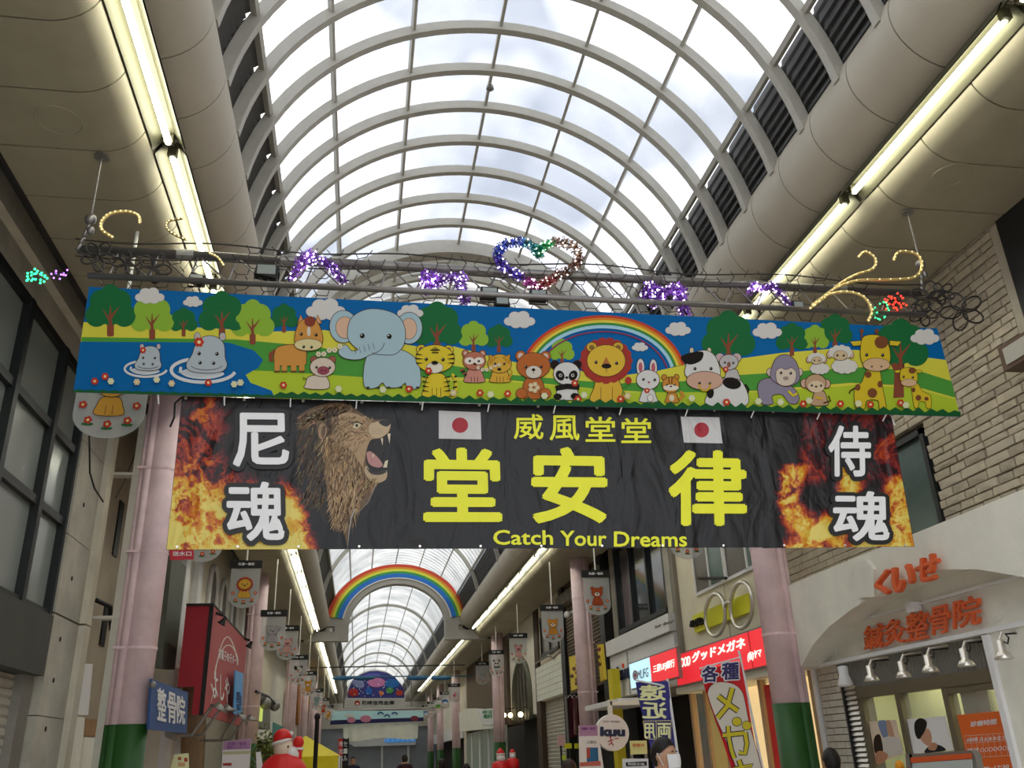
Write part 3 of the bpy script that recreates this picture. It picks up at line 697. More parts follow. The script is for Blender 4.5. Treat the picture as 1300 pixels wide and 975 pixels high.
for nm, x, y, s in (('small_hippo_print', 440, 805, .66), ('large_hippo_print', 742, 790, 1.0)):
    T = new(c5); dx = 0
    for a0, a1, rx, ry, oy, wd in ((.05*PI, 1.35*PI, 165, 62, 75, 17), (.15*PI, 1.1*PI, 118, 42, 72, 14)): T.arc(x-18*s, y+oy*s-10*s, rx*s, ry*s, a0, a1, wd*s, 'd8dcdc', 22)
    T.poly([(x-150*s, y+75*s), (x-60*s, y+45*s), (x+70*s, y+60*s), (x+80*s, y+88*s), (x-60*s, y+105*s)], 'c3cccf')
    for ex in (-48, 82): T.ell(x+ex*s, y-108*s, 15*s, 20*s, G, line=OL, lw=2); 
    for ex in (-48, 82): T.ell(x+ex*s, y-108*s, 8*s, 12*s, 'd0b0a8')
    T.smooth([(x-60*s, y-60*s), (x-20*s, y-105*s), (x+45*s, y-108*s), (x+88*s, y-70*s), (x+95*s, y+0*s), (x+105*s, y+40*s), (x+80*s, y+72*s), (x, y+82*s), (x-85*s, y+70*s), (x-105*s, y+35*s), (x-75*s, y-15*s)], G, OL, 3)
    eyes(T, [(x-39*s, y-20*s), (x+53*s, y-18*s)], 8*s+1.5); eyes(T, [(x-34*s, y+28*s), (x+36*s, y+30*s)], 8*s+1)
    T.arc(x, y+35*s, 85*s, 30*s, .1*PI, .9*PI, 2.5, OL); blossom(T, x-39*s, y-78*s, 25*s); T.build(nm, M_CLOTH, bn)
T = new(c5); HB = hx('d29445')
T.line([(1095, 755), (1070, 775), (1075, 810)], 22, BRN); T.smooth([(1090, 770), (1110, 735), (1190, 722), (1250, 745), (1255, 800), (1240, 830), (1110, 830), (1090, 805)], HB, OL, 3)
for x in (1105, 1142, 1190, 1232): rect_art(T, x-14, 800, x+14, 862, HB); rect_art(T, x-15, 858, x+15, 866, '6a4a2a')
T.crop(*c6)
for x in (85, 168): T.poly([(x-18, 545), (x-2, 498), (x+18, 540)], HB, OL, 2); T.poly([(x-8, 540), (x-1, 512), (x+8, 538)], 'd8a898')
T.smooth([(58, 640), (62, 570), (90, 525), (150, 522), (182, 570), (187, 640), (120, 668)], HB, OL, 3); T.ell(128, 532, 27, 26, '8a4030'); T.ell(123, 580, 9, 24, 'd8d0c0'); T.ell(120, 645, 66, 28, 'dfd09a', line=OL, lw=2.5); eyes(T, [(86, 593), (158, 597)], 8); eyes(T, [(98, 655), (136, 657)], 7); T.build('horse_print', M_CLOTH, bn)
T = new(c6); PK = hx('d8c8b4')
T.line([(110, 810), (95, 800), (100, 815)], 4, OL); T.smooth([(108, 830), (120, 800), (165, 790), (210, 800), (217, 855), (108, 855)], PK, OL, 3)
for x in (148, 236): T.ell(x, 716, 17, 17, '9a5a4a', line=OL, lw=2)
T.ell(190, 752, 60, 45, PK, line=OL, lw=3); T.ell(193, 769, 28, 19, '9c4a58', line=OL, lw=2); eyes(T, [(160, 753), (224, 755)], 7); eyes(T, [(184, 769), (203, 769)], 4)
for i in range(5): blossom(T, 170+i*26, 690-i*9+(i % 2)*8, 13, 'ded8c0', 'd8b860')
T.build('pig_print', M_CLOTH, bn)
T = new(c6); EL = hx('a9c4cb')
for x, y, rr in ((290, 555, (66, 78)), (610, 562, (62, 76))): T.ell(x, y, *rr, EL, line=OL, lw=3)
T.ell(298, 560, 44, 52, 'dcb598', line=OL, lw=2); T.ell(608, 566, 38, 50, 'dcb598', line=OL, lw=2)
T.smooth([(395, 850), (388, 770), (410, 690), (470, 660), (560, 665), (630, 700), (662, 760), (660, 850), (600, 853), (590, 830), (560, 850), (500, 850), (480, 828), (450, 852)], EL, OL, 3)
T.smooth([(310, 600), (325, 520), (390, 476), (470, 472), (550, 500), (588, 560), (585, 640), (540, 690), (470, 692), (430, 690), (370, 715), (305, 712), (268, 688), (276, 655), (305, 645), (330, 672), (360, 668), (330, 640)], EL, OL, 3)
for i in range(5): T.line([(345+i*22, 660-i*6), (352+i*22, 690-i*6)], 2, OL)
T.arc(430, 625, 60, 60, .05*PI, .5*PI, 2.5, OL); eyes(T, [(382, 601), (513, 604)], 12)
for x in (400, 450, 500, 560, 610, 640): T.ell(x+10, 852, 9, 5, '3a3a3a', n=8)
T.build('elephant_print', M_CLOTH, bn)
def beast(nm, cr, hx_, hy, rw, rh, col, body, ears, extra=None, muzzle=None, eye=None, er=7, belly=None, legs=True, line=OL):
    T = new(cr)
    if body:
        bx_, by, bw, bh, bc = body; T.smooth([(bx_-bw*.55, by-bh*.9), (bx_+bw*.55, by-bh*.9), (bx_+bw*.95, by+bh*.2), (bx_+bw, by+bh), (bx_-bw, by+bh), (bx_-bw*.95, by+bh*.2)], bc, line, 3)
        if legs:
            for sx in (-.33, 0, .33): T.line([(bx_+sx*bw, by+bh*.25), (bx_+sx*bw, by+bh)], 2.5, line)
        if belly: T.ell(bx_, by+bh*.25, bw*.5, bh*.5, belly)
    for ex, ey, ew, eh, ec, ic in ears:
        T.ell(ex, ey, ew, eh, ec, line=line, lw=3)
        if ic: T.ell(ex, ey, ew*.55, eh*.6, ic)
    T.ell(hx_, hy, rw, rh, col, line=line, lw=3, n=28)
    if muzzle: T.ell(*muzzle[:4], muzzle[4], line=line, lw=2)
    if extra: extra(T)
    if eye: eyes(T, eye, er)
    T.build(nm, M_CLOTH, bn); return T
TY = hx('e0c832'); ST = hx('1c1712')
def tig(T):
    for dx in (-22, 0, 22): T.line([(735+dx*.4, 655+abs(dx)*.2), (735+dx*.4, 690)], 6, ST, True)
    T.line([(712, 670), (758, 670)], 6, ST); T.line([(718, 683), (752, 683)], 5, ST)
    for s in (-1, 1):
        for k in range(3): T.line([(735+s*92, 690+k*22), (735+s*60, 694+k*20)], 9, ST, True)
        for k in range(4): T.line([(740+s*66, 800+k*22), (740+s*34, 806+k*22)], 8, ST, True)
    T.arc(815, 850, 22, 60, -.5*PI, .45*PI, 13, TY); 
    for k in range(4): T.line([(822+k*3-4, 880-k*26), (842-k, 876-k*26)], 8, ST)
    T.ell(733, 733, 16, 9, ST); blossom(T, 703, 772, 17)
beast('tiger_print', c6, 735, 712, 93, 66, TY, (742, 838, 62, 56, TY), [(668, 665, 22, 20, TY, '8a6a4a'), (800, 668, 22, 20, TY, '8a6a4a')], tig, (733, 755, 40, 26, 'e6e0cc'), [(692, 716), (773, 718)], 8)
def rac(T):
    for x in (902, 948): T.ell(x, 722, 24, 17, 'e8e0d4')
    T.ell(928, 738, 7, 5, ST)
    for k in range(4): T.line([(856+k*7, 770+k*8), (876+k*4, 762+k*8)], 7, ST if k % 2 else '9a4a3a')
beast('raccoon_print', c6, 925, 722, 54, 43, hx('b8735a'), (926, 790, 46, 34, hx('c98a78')), [(882, 685, 14, 16, hx('b8735a'), 'd8b0a0'), (965, 687, 14, 16, hx('b8735a'), 'd8b0a0')], rac, None, [(903, 723), (946, 724)], 6)
def foxx(T):
    for s in (-1, 1): T.poly([(1048+s*52, 690), (1048+s*14, 705), (1048+s*46, 738)], 'c9952a', OL, 2)
    T.ell(1046, 763, 10, 7, ST)
    for i in range(6): blossom(T, 945+i*20, 755+12*math.sin(i), 9, 'e0dac4', 'd0b060')
    T.line([(1090, 810), (1108, 780), (1098, 755)], 14, 'c9952a', True)
beast('fox_print', c6, 1048, 735, 56, 44, hx('d8a93a'), (1050, 790, 46, 34, hx('d8a93a')), [], foxx, None, [(1025, 737), (1070, 737)], 6)
BR = hx('b8672f')
def bear(T):
    T.ell(1212, 765, 9, 7, ST); T.line([(1212, 770), (1212, 785)], 2.5, ST)
    for s in (-1, 1): T.ell(1212+s*58, 880, 26, 24, BR, line=OL, lw=2.5)
    for k in range(5): blossom(T, 1213+18*math.cos(k*1.26), 852+16*math.sin(k*1.26), 12, 'd8c49a', 'e8dcb8')
beast('bear_print', c6, 1212, 745, 80, 62, BR, (1212, 850, 58, 52, BR), [(1150, 697, 24, 24, BR, 'd8c0b0'), (1270, 700, 24, 24, BR, 'd8c0b0')], bear, (1213, 776, 38, 30, 'd9cfc0'), [(1175, 752), (1248, 752)], 7, legs=False)
WH = hx('d9d8d2')
def pand(T):
    for x, r in ((347, -.5), (410, .5)): T.ell(x, 793, 20, 26, ST, r)
    for x in (349, 408): T.ell(x, 792, 8, 8, WH)
    T.ell(379, 803, 8, 6, ST); T.line([(325, 855), (380, 845), (440, 850)], 26, ST)
    for x, y in ((335, 895), (418, 893)): T.ell(x, y, 20, 15, ST)
    blossom(T, 418, 830, 17)
beast('panda_print', c7, 379, 783, 63, 54, WH, (382, 868, 55, 40, WH), [(322, 740, 20, 20, ST, None), (430, 740, 20, 20, ST, None)], pand, None, [(349, 792), (408, 792)], 5, legs=False)
T = new(c7)
for k in range(18): T.ell(570+103*math.cos(k*PI/9), 720+88*math.sin(k*PI/9), 26, 25, 'a83a30', n=12, up=False)
T.lay += 1; T.ell(570, 720, 104, 90, 'a83a30'); T.smooth([(535, 800), (615, 800), (650, 860), (655, 920), (500, 920), (510, 855)], 'dcb23c', OL, 3)
for x in (545, 600): T.line([(x, 850), (x, 918)], 2.5, OL)
for k in range(9): T.ell(570+95*math.cos(PI*k/8), 728+85*math.sin(PI*k/8), 24, 22, 'a83a30', n=12, up=False)
T.lay += 1
for x in (500, 628): T.ell(x, 655, 24, 22, 'd8ac3a', line=OL, lw=2.5); T.ell(x, 657, 13, 12, '8a6a30')
T.ell(570, 722, 92, 76, 'dfb93e', line=OL, lw=2.5); T.poly([(548, 745), (570, 702), (592, 745)], 'b8743a'); T.ell(571, 748, 24, 12, ST); T.line([(571, 755), (571, 780)], 2.5, ST); eyes(T, [(520, 730), (620, 734)], 8); T.line([(645, 900), (655, 850), (676, 830)], 5, GRN); T.ell(677, 818, 16, 18, 'b03a34'); T.build('lion_print', M_CLOTH, bn)
def rab(T): T.ell(777, 826, 6, 5, 'b05060'); T.ell(784, 902, 13, 16, 'e6e2da', line=OL, lw=2); blossom(T, 768, 866, 13)
beast('rabbit_print', c7, 773, 813, 55, 46, WH, (775, 888, 40, 32, WH), [(737, 752, 18, 40, WH, 'c0606a'), (799, 755, 17, 40, WH, 'c0606a')], rab, None, [(750, 812), (805, 814)], 7, legs=False)
def squ(T):
    for dx in (-8, 8): T.line([(882+dx, 800), (882+dx*.7, 835)], 5, '6a3a20')
    T.ell(884, 852, 38, 14, 'e6dccb'); T.ell(884, 846, 6, 4, ST); T.line([(925, 910), (945, 890), (930, 870)], 16, 'c98a34'); T.ell(888, 902, 13, 16, 'e2d4b4')
beast('squirrel_print', c7, 884, 838, 40, 38, hx('c98a34'), (890, 897, 30, 26, hx('c98a34')), [(852, 800, 11, 12, hx('c98a34'), None), (912, 800, 11, 12, hx('c98a34'), None)], squ, None, [(864, 838), (902, 838)], 5, legs=False)
T = new(c7)
T.line([(1245, 835), (1262, 860), (1255, 880)], 10, ST); T.smooth([(1060, 935), (1075, 860), (1110, 815), (1180, 805), (1235, 830), (1252, 935)], WH, OL, 3); T.ell(1180, 830, 45, 28, ST, .2); T.ell(1075, 875, 18, 28, ST)
for x in (985, 1070): T.ell(x, 672, 9, 14, 'd8cba8', line=OL, lw=2)
T.smooth([(962, 800), (965, 720), (1000, 680), (1060, 672), (1105, 710), (1115, 800)], WH, OL, 3); T.smooth([(935, 700), (990, 680), (1040, 680), (1030, 720), (980, 740), (945, 725)], ST); T.ell(1048, 818, 88, 44, 'cfa890', line=OL, lw=3); eyes(T, [(1000, 760), (1078, 760)], 8); eyes(T, [(1022, 830), (1072, 832)], 7); T.arc(1048, 843, 26, 24, -.1*PI, 1.1*PI, 8, 'cfa81e'); T.build('cow_print', M_CLOTH, bn)
def koa(T): T.ell(1165, 740, 9, 14, '8a5a4a'); blossom(T, 1150, 763, 14)
beast('koala_print', c7, 1165, 728, 44, 36, hx('bdb9b6'), (1182, 788, 36, 28, hx('bdb9b6')), [(1122, 705, 20, 20, hx('bdb9b6'), 'd0a8a8'), (1204, 705, 20, 20, hx('bdb9b6'), 'd0a8a8')], koa, None, [(1145, 730), (1186, 732)], 6, legs=False)
T = new(c8); GO = hx('8f8799')
T.smooth([(215, 690), (200, 620), (225, 590), (280, 590), (340, 620), (370, 660), (362, 690), (330, 690), (300, 655), (260, 660), (262, 692)], GO, OL, 2.5)
for x in (250, 372): T.ell(x, 562, 12, 16, 'd0bdb0', line=OL, lw=2)
T.smooth([(255, 590), (258, 540), (280, 500), (320, 490), (355, 515), (370, 560), (368, 600), (315, 622)], GO, OL, 2.5); T.smooth([(275, 560), (295, 545), (315, 552), (340, 545), (358, 565), (350, 605), (315, 620), (280, 605)], 'd8c8b4', OL, 2); eyes(T, [(295, 565), (335, 567)], 6); T.ell(315, 588, 12, 8, 'a08a80'); T.line([(325, 640), (345, 660), (362, 650)], 10, 'd8c020'); T.build('gorilla_print', M_CLOTH, bn)
def monk(T): T.ell(440, 622, 34, 24, 'dfc9a8'); T.ell(440, 622, 6, 4, OL); T.line([(470, 690), (500, 680), (490, 660)], 6, OL); T.line([(435, 665), (465, 672)], 9, 'd8b030')
beast('monkey_print', c8, 438, 608, 42, 36, hx('c2a07c'), (455, 668, 32, 30, hx('c2a07c')), [(392, 608, 14, 17, hx('d0a890'), None), (484, 610, 14, 17, hx('d0a890'), None)], monk, None, [(422, 617), (460, 618)], 5, legs=False)
for nm, x, y, s in (('small_sheep_print', 442, 512, .75), ('large_sheep_print', 540, 490, 1.0)):
    T = new(c8)
    for sc, c in ((1.07, OL), (1, hx('dad6cc'))):
        for k in range(10): T.ell(x+18*s+38*s*math.cos(k*.63), y+48*s+18*s*math.sin(k*.63), 17*s*sc, 14*s*sc, c, n=10, up=False)
        T.ell(x+18*s, y+48*s, 42*s, 24*s, c, up=False); T.lay += 1
    for k in (-1, 1): T.ell(x+k*45*s, y, 10*s, 14*s, 'cfae9c', line=OL, lw=2)
    for k in range(9): T.ell(x+34*s*math.cos(k*.7), y-10*s+18*s*math.sin(k*.7), 15*s, 13*s, 'dad6cc', n=10, up=False)
    T.lay += 1; T.ell(x, y+4*s, 28*s, 20*s, 'd3bb94', line=OL, lw=1.5); eyes(T, [(x-13*s, y+3*s), (x+13*s, y+4*s)], 5*s); T.build(nm, M_CLOTH, bn)
GY = hx('d9be2c'); GB = hx('7d4a2c')
T = new(c8)
T.line([(605, 625), (580, 640), (578, 650)], 6, OL)
T.smooth([(605, 710), (598, 640), (630, 600), (650, 555), (700, 555), (712, 610), (730, 715), (702, 715), (695, 680), (650, 680), (640, 712)], GY, OL, 2.5)
for x, y, rx, ry in ((655, 572, 14, 14), (612, 625, 11, 14), (672, 648, 20, 20), (704, 612, 11, 14)): T.ell(x, y, rx, ry, GB)
for x in (628, 690): T.line([(x, 425), (x, 395)], 7, GB); T.ell(x, 393, 9, 9, GB)
for s in (-1, 1): T.poly([(685+s*58, 432), (685+s*105, 436), (685+s*92, 455), (685+s*58, 452)], GY, OL, 2)
T.smooth([(628, 520), (625, 440), (645, 412), (700, 412), (738, 450), (742, 525), (690, 555)], GY, OL, 2.5); T.ell(708, 440, 28, 26, GB); T.ell(688, 532, 55, 26, 'd8b48c', line=OL, lw=2); eyes(T, [(647, 492), (713, 493)], 7); eyes(T, [(668, 540), (708, 540)], 4); T.build('large_giraffe_print', M_CLOTH, bn)
T = new(c8)
T.smooth([(845, 705), (835, 640), (830, 610), (858, 608), (880, 640), (912, 660), (914, 708), (895, 708), (890, 685), (865, 685), (862, 706)], GY, OL, 2)
for x, y, rx, ry in ((842, 635, 8, 10), (862, 668, 12, 12), (895, 672, 9, 8)): T.ell(x, y, rx, ry, GB)
for s in (-1, 1): T.poly([(820+s*34, 552), (820+s*58, 556), (820+s*50, 566), (820+s*34, 564)], GY, OL, 1.5)
T.smooth([(788, 598), (788, 555), (805, 545), (840, 545), (855, 562), (856, 600), (822, 618)], GY, OL, 2); T.ell(836, 556, 15, 13, GB); T.ell(822, 606, 32, 15, 'd8b48c', line=OL, lw=1.5); eyes(T, [(800, 582), (838, 584)], 5); T.build('small_giraffe_print', M_CLOTH, bn)
# flowers and grass along the lower edge
T = Art(bfn, L2+24)
for x, y in ((121, 485), (134, 479), (360, 490), (265, 487), (519, 495), (609, 500), (644, 501), (733, 508), (787, 508), (921, 512), (1018, 514), (1065, 514), (1103, 515), (1141, 513)): blossom(T, x, y, 4.6)
for x, y in ((142, 486), (175, 487), (200, 484), (219, 489), (298, 490), (306, 488), (430, 496), (486, 497), (575, 501), (622, 503), (690, 505), (740, 504), (795, 505), (876, 508), (960, 512), (988, 513), (1024, 511), (1086, 515), (1146, 517)): blossom(T, x, y, 4.2, 'd8c49c' if x % 2 else 'd8dcb8', 'e8e0a0')
T.build('flower_print', M_CLOTH, bn)['kind'] = 'stuff'
T = Art(bfn, L2+30); zz = []
n = 150
for i in range(n+1):
    x = 94+(1217-94)*i/n; yb = 498+(529-498)*i/n; tooth = (5 if i % 2 else .5)+(random.random()*2.5 if i > 35 else 0); zz.append((x, yb-1.5-tooth*(1 if i > 33 else .3)))
for i in range(n): T.poly([zz[i], zz[i+1], (94+1123*(i+1)/n, 499+31*(i+1)/n), (94+1123*i/n, 499+31*i/n)], '1c5a2e', up=False)
T.build('grass_print', M_CLOTH, bn)
for i in range(12):
    x = 200+i*84; y = 505+(x-230)*.024
    t = MB().tube([bfn(x, y-7, -.02), bfn(x+1, y-2, .01), bfn(x, y+6, -.03)], .0045, 5).build('cable_tie', M_WHT, bn)

# ------------------------------------------------------------------ black supporters' banner
kb = thing('black_banner', 'black fabric banner with flames, a roaring lion and yellow characters', 'banner', kfn(680, 600))
KQ = [(231, 503), (1131, 526), (1161, 694), (211, 698)]
KQ2 = [(231, 503), (1131, 526), (1161, 694), (211, 698)]
sheet_grid('sheet', kfn, KQ, 8, 3, lambda u, v: hx('121214'), M_VINYL, kb)
sheet_grid('backing', lambda x, y, o=0: kfn(x, y, -.004), KQ, 4, 2, lambda u, v: hx('1c1c1e'), M_VINYL, kb)
def fbm(x, y, seed, octs=5):
    rng = np.random.RandomState(seed); s = np.zeros_like(x); a = 1.0; tot = 0
    for o in range(octs):
        g = rng.rand(64, 64); xi = np.floor(x).astype(int); yi = np.floor(y).astype(int); fx = x-xi; fy = y-yi; fx = fx*fx*(3-2*fx); fy = fy*fy*(3-2*fy)
        q = lambda i, j: g[(xi+i) % 64, (yi+j) % 64]
        s += a*((q(0, 0)*(1-fx)+q(1, 0)*fx)*(1-fy)+(q(0, 1)*(1-fx)+q(1, 1)*fx)*fy); tot += a; a *= .55; x = x*2.03+7.1; y = y*2.03+3.7
    return s/tot
def flame_panel(name, q, nx, ny, seed, density):
    P = [[Vector(q[0]).lerp(Vector(q[1]), i/nx).lerp(Vector(q[3]).lerp(Vector(q[2]), i/nx), j/ny) for i in range(nx+1)] for j in range(ny+1)]
    px = np.array([[p.x for p in r] for r in P]); py = np.array([[p.y for p in r] for r in P])
    wx = fbm(px/38, py/38, seed)*2-1; wy = fbm(px/38+9, py/38, seed+1)*2-1
    n = fbm((px+wx*46)/30, (py+wy*46)/30, seed+2, 6); rid = 1-np.abs(fbm((px+wx*60)/26, (py+wy*60)/20, seed+3, 5)*2-1)
    d = density(px, py); h = np.clip((n*.9+rid**3*.55-.35)*1.25*d+(d-.75)*.55, 0, 1)
    stops = [(0, hx('121214')), (.12, hx('2a1016')), (.26, hx('6a1a20')), (.42, hx('b03a1c')), (.58, hx('d8741c')), (.76, hx('e8b52c')), (1, hx('f0dc70'))]
    xs = [s[0] for s in stops]; rgb = [np.interp(h, xs, [s[1][c] for s in stops]) for c in range(3)]
    vs = [kfn(px[j, i], py[j, i], .0008) for j in range(ny+1) for i in range(nx+1)]
    fs = []; cs = []
    for j in range(ny):
        for i in range(nx):
            k = j*(nx+1)+i; fs.append((k, k+nx+1, k+nx+2, k+1))
    me = bpy.data.meshes.new(name); c0 = vs[len(vs)//2]; me.from_pydata([v-c0 for v in vs], [], fs); me.materials.append(M_VINYL)
    a = me.color_attributes.new('Col', 'FLOAT_COLOR', 'POINT'); buf = np.ones((len(vs), 4), np.float32); buf[:, 0] = rgb[0].ravel(); buf[:, 1] = rgb[1].ravel(); buf[:, 2] = rgb[2].ravel()
    a.data.foreach_set('color', buf.ravel()); link(bpy.data.objects.new(name, me), kb, c0)
def sm(x, a, b): t = np.clip((x-a)/(b-a), 0, 1); return t*t*(3-2*t)
def dL(x, y):
    top = 1-sm(x+(690-y)*-.02, 262, 330)*(1-sm(y, 560, 640)); low = sm(y, 600, 690)
    return np.clip(top*(.62+.55*sm(y, 560, 690)), 0, 1.3)*(1-sm(x-(y-600)*.25, 352, 402))+.25*low*(1-sm(x, 355, 400))
flame_panel('flame_print', [(231.5, 504), (408, 508), (410, 697.3), (211.5, 697.7)], 190, 190, 11, dL)
def dR(x, y):
    r = np.hypot((x-1040)/1.0, (y-625)/1.25); ring = np.exp(-((r-42)/22)**2); right = sm(x, 1095, 1140)*sm(y, 570, 620)
    low = sm(y, 655, 694); top = .55*sm(x, 985, 1030)*(1-sm(y, 600, 640))
    return np.clip(np.maximum(np.maximum(ring*1.15*sm(y, 575, 600), right), np.maximum(low*1.1*sm(x, 975, 1010), top)), 0, 1.25)*sm(x, 962, 1000)
flame_panel('flame_print', [(968, 522), (1130.5, 526), (1160.5, 693.6), (968, 696)], 180, 170, 23, dR)
# roaring lion
LN = (200, 490, 4.3333)
T = Art(kfn, 6, .00012).crop(*LN)
MANE = [hx(c) for c in ('8a6c4a', '9d7d55', 'b5946a', '6f5539', 'c4a67c', '5c4631', 'a78558')]
T.smooth([(770, 180), (830, 130), (900, 105), (990, 92), (1060, 110), (1130, 155), (1190, 185), (1265, 185), (1282, 215), (1270, 260), (1230, 290), (1170, 330), (1160, 390), (1165, 470), (1210, 490), (1258, 485), (1250, 515), (1210, 540), (1180, 600), (1130, 670), (1070, 720), (1050, 820), (1045, 880), (1020, 790), (985, 760), (945, 690), (930, 560), (905, 420), (880, 300), (850, 230)], '6f563c')
T.smooth([(780, 190), (840, 150), (880, 240), (905, 420), (925, 600), (940, 760), (900, 720), (840, 560), (790, 420), (760, 300)], '2c2622')
def hair(x, y, ang, L, c, wd):
    p = [(x+L*t*math.cos(ang+.25*t), y+L*t*math.sin(ang+.25*t)) for t in (0, .35, .7, 1)]; T.line(p, wd, c, True); T.lay -= 1
for i in range(1500):
    u = random.random(); v = random.random()
    y = 270+u*470; xl = 905+u*70; xr = 1105+60*math.sin(u*3.0)-u*60
    if y > 600: xr = 1130-(y-600)*.5
    x = xl+(xr-xl)*v
    c = random.choice(MANE); k = random.uniform(.75, 1.25)*(1.15-.35*abs(v-.35)); hair(x, y, PI/2+random.gauss(.0, .16)-.12*v, random.uniform(40, 85), tuple(q*k for q in c), random.uniform(4, 8))
    if i % 250 == 249: T.lay += 1
for i in range(260):
    x = random.uniform(780, 920); y = random.uniform(170, 640); hair(x, y, PI/2+.2+random.gauss(0, .15), random.uniform(40, 80), tuple(q*random.uniform(.22, .5) for q in random.choice(MANE)), 5)
T.lay += 1
for i in range(380):
    u = random.random(); x = 800+u*270; y = 165-70*math.sin(u*PI*.62)+random.uniform(0, 70); hair(x, y, PI*.82-u*.5+random.gauss(0, .2), random.uniform(25, 55), tuple(q*random.uniform(.7, 1.2) for q in random.choice(MANE)), 5)
T.lay += 1
T.smooth([(955, 250), (1000, 160), (1080, 150), (1150, 185), (1200, 205), (1262, 190), (1282, 210), (1268, 258), (1225, 285), (1175, 300), (1150, 350), (1130, 440), (1110, 420), (1060, 350), (990, 320)], 'b59670')
for i in range(300):
    u = random.random(); x = random.uniform(975, 1190); y = random.uniform(175, 330)
    if y > 330-(x-1100)*.2 and x > 1100 and y > 300: continue
    hair(x, y, PI+.5+random.gauss(0, .25), random.uniform(14, 32), tuple(q*random.uniform(.9, 1.35) for q in random.choice(MANE[1:5])), 4)
T.lay += 1
T.ell(908, 248, 24, 46, 'a58662', .12); T.ell(912, 252, 12, 32, '6a5038', .12)
for i in range(60): hair(random.uniform(930, 1000), random.uniform(130, 260), PI/2+.5+random.gauss(0, .3), random.uniform(30, 60), tuple(q*random.uniform(.35, .8) for q in MANE[5]), 6)
T.lay += 1
for i in range(420):
    x = random.uniform(960, 1150); y = random.uniform(165, 440)
    if y > 170+(1290-x)*.95 or x > 1195-(y-165)*.22: continue
    k = .75+.55*(x-960)/190*(1-abs(y-260)/260); hair(x, y, PI*.72+random.gauss(0, .22), random.uniform(16, 36), tuple(min(1, q*k) for q in random.choice(MANE[:5])), 4.5)
T.lay += 1
T.line([(1060, 250), (1105, 262), (1150, 255), (1172, 268)], 5, '6a5038', True); T.line([(1150, 190), (1175, 205), (1200, 200)], 4, '6a5038', True)
T.smooth([(1165, 215), (1215, 195), (1262, 188), (1282, 212), (1262, 262), (1215, 288), (1172, 270)], 'c8b08c')
for i in range(12): T.ell(1185+(i % 4)*16+random.uniform(-3, 3), 240+(i//4)*11, 2, 2, '5a4634', n=6, up=False)
T.lay += 1
T.smooth([(1218, 196), (1265, 186), (1283, 205), (1262, 224), (1232, 215)], '2c2626')
T.smooth([(1075, 222), (1092, 206), (1118, 208), (1108, 230), (1085, 234)], 'd8c9a0'); T.ell(1096, 219, 8, 9, '241d16'); T.line([(1062, 205), (1095, 198), (1130, 212)], 6, '2c2018')
T.smooth([(1172, 300), (1230, 290), (1266, 262), (1258, 320), (1240, 380), (1252, 430), (1235, 470), (1190, 478), (1155, 440), (1148, 380)], '1b1414')
T.smooth([(1150, 370), (1180, 365), (1225, 410), (1238, 440), (1210, 450), (1165, 430)], 'c08a84')
for pts in ([(1228, 290), (1240, 288), (1238, 330)], [(1264, 265), (1282, 262), (1276, 320)], [(1252, 415), (1268, 408), (1262, 450), (1240, 450)], [(1180, 380), (1190, 375), (1186, 400)]): T.poly(pts, 'e3d6b4')
T.smooth([(1148, 440), (1190, 485), (1240, 470), (1262, 470), (1256, 515), (1205, 538), (1170, 520), (1140, 480)], 'bda581'); T.smooth([(1150, 450), (1195, 480), (1245, 462), (1258, 475), (1225, 490), (1175, 485)], '38302c')
for i in range(160):
    x = random.uniform(1120, 1215); y = random.uniform(500, 620); 
    if y > 540+(1215-x)*.9: continue
    hair(x, y, PI/2+.4+random.gauss(0, .2), random.uniform(25, 50), tuple(q*random.uniform(.9, 1.5) for q in random.choice(MANE)), 4)
T.lay += 1; T.line([(1085, 680), (1062, 740), (1052, 820), (1045, 900)], 9, 'a8a29c', True); T.line([(1200, 540), (1160, 640), (1090, 715)], 6, '9a948c', True)
T.build('lion_picture', M_VINYL, kb)
# characters
M_CY = mat('yellow vinyl lettering', 'e0cf1e', .45, 0, .05, 6); M_CW = mat('white vinyl lettering', 'dcdcdc', .45, 0, .05, 6); M_CK = mat('black vinyl outline', '161617', .45)
for s, x0, y0, x1, y1 in (('堂', 537, 568, 638, 663), ('安', 674, 567, 773, 665), ('律', 848, 571, 950, 668)): text_px('yellow_character', s, kfn, x0, y0, x1, y1, M_CY, kb, off=.028, ex=.003)
for k, s in enumerate('威風堂堂'): text_px('brush_character', s, kfn, 652+k*45.5, 526+k*1.6, 690+k*45.5, 558+k*1.6, M_CY, kb, off=.012, ex=.003)
for s, x0, x1, y0, y1 in (('Catch', 626, 702, 673, 692), ('Your', 711, 770, 674, 693.5), ('Dreams', 779, 872, 675, 694.5)): text_px('slogan_word', s, kfn, x0, y0, x1, y1, M_CY, kb, off=.018, ex=.003)
for s, x0, y0, x1, y1 in (('尼', 296, 525, 368, 594), ('魂', 288, 612, 362, 688), ('侍', 1050, 541, 1105, 606), ('魂', 1056, 624, 1128, 688)):
    text_px('character_outline', s, kfn, x0, y0, x1, y1, M_CK, kb, off=.10, ref=.022, ex=.003, lift=.010)
    text_px('white_character', s, kfn, x0, y0, x1, y1, M_CW, kb, off=.022, ex=.003, lift=.014)
T = Art(kfn, 6)
T.poly([(557, 521.5), (610, 523.5), (611, 558), (557, 557)], 'd8d6d4'); T.ell(584, 540, 10.3, 9.8, 'b01828'); T.build('flag_print', M_VINYL, kb)
T = Art(kfn, 6)
T.poly([(864, 529), (913, 530), (917, 563), (868, 562)], 'd8d6d4'); T.ell(890.5, 546, 9.5, 9.6, 'b01828'); T.build('flag_print', M_VINYL, kb)
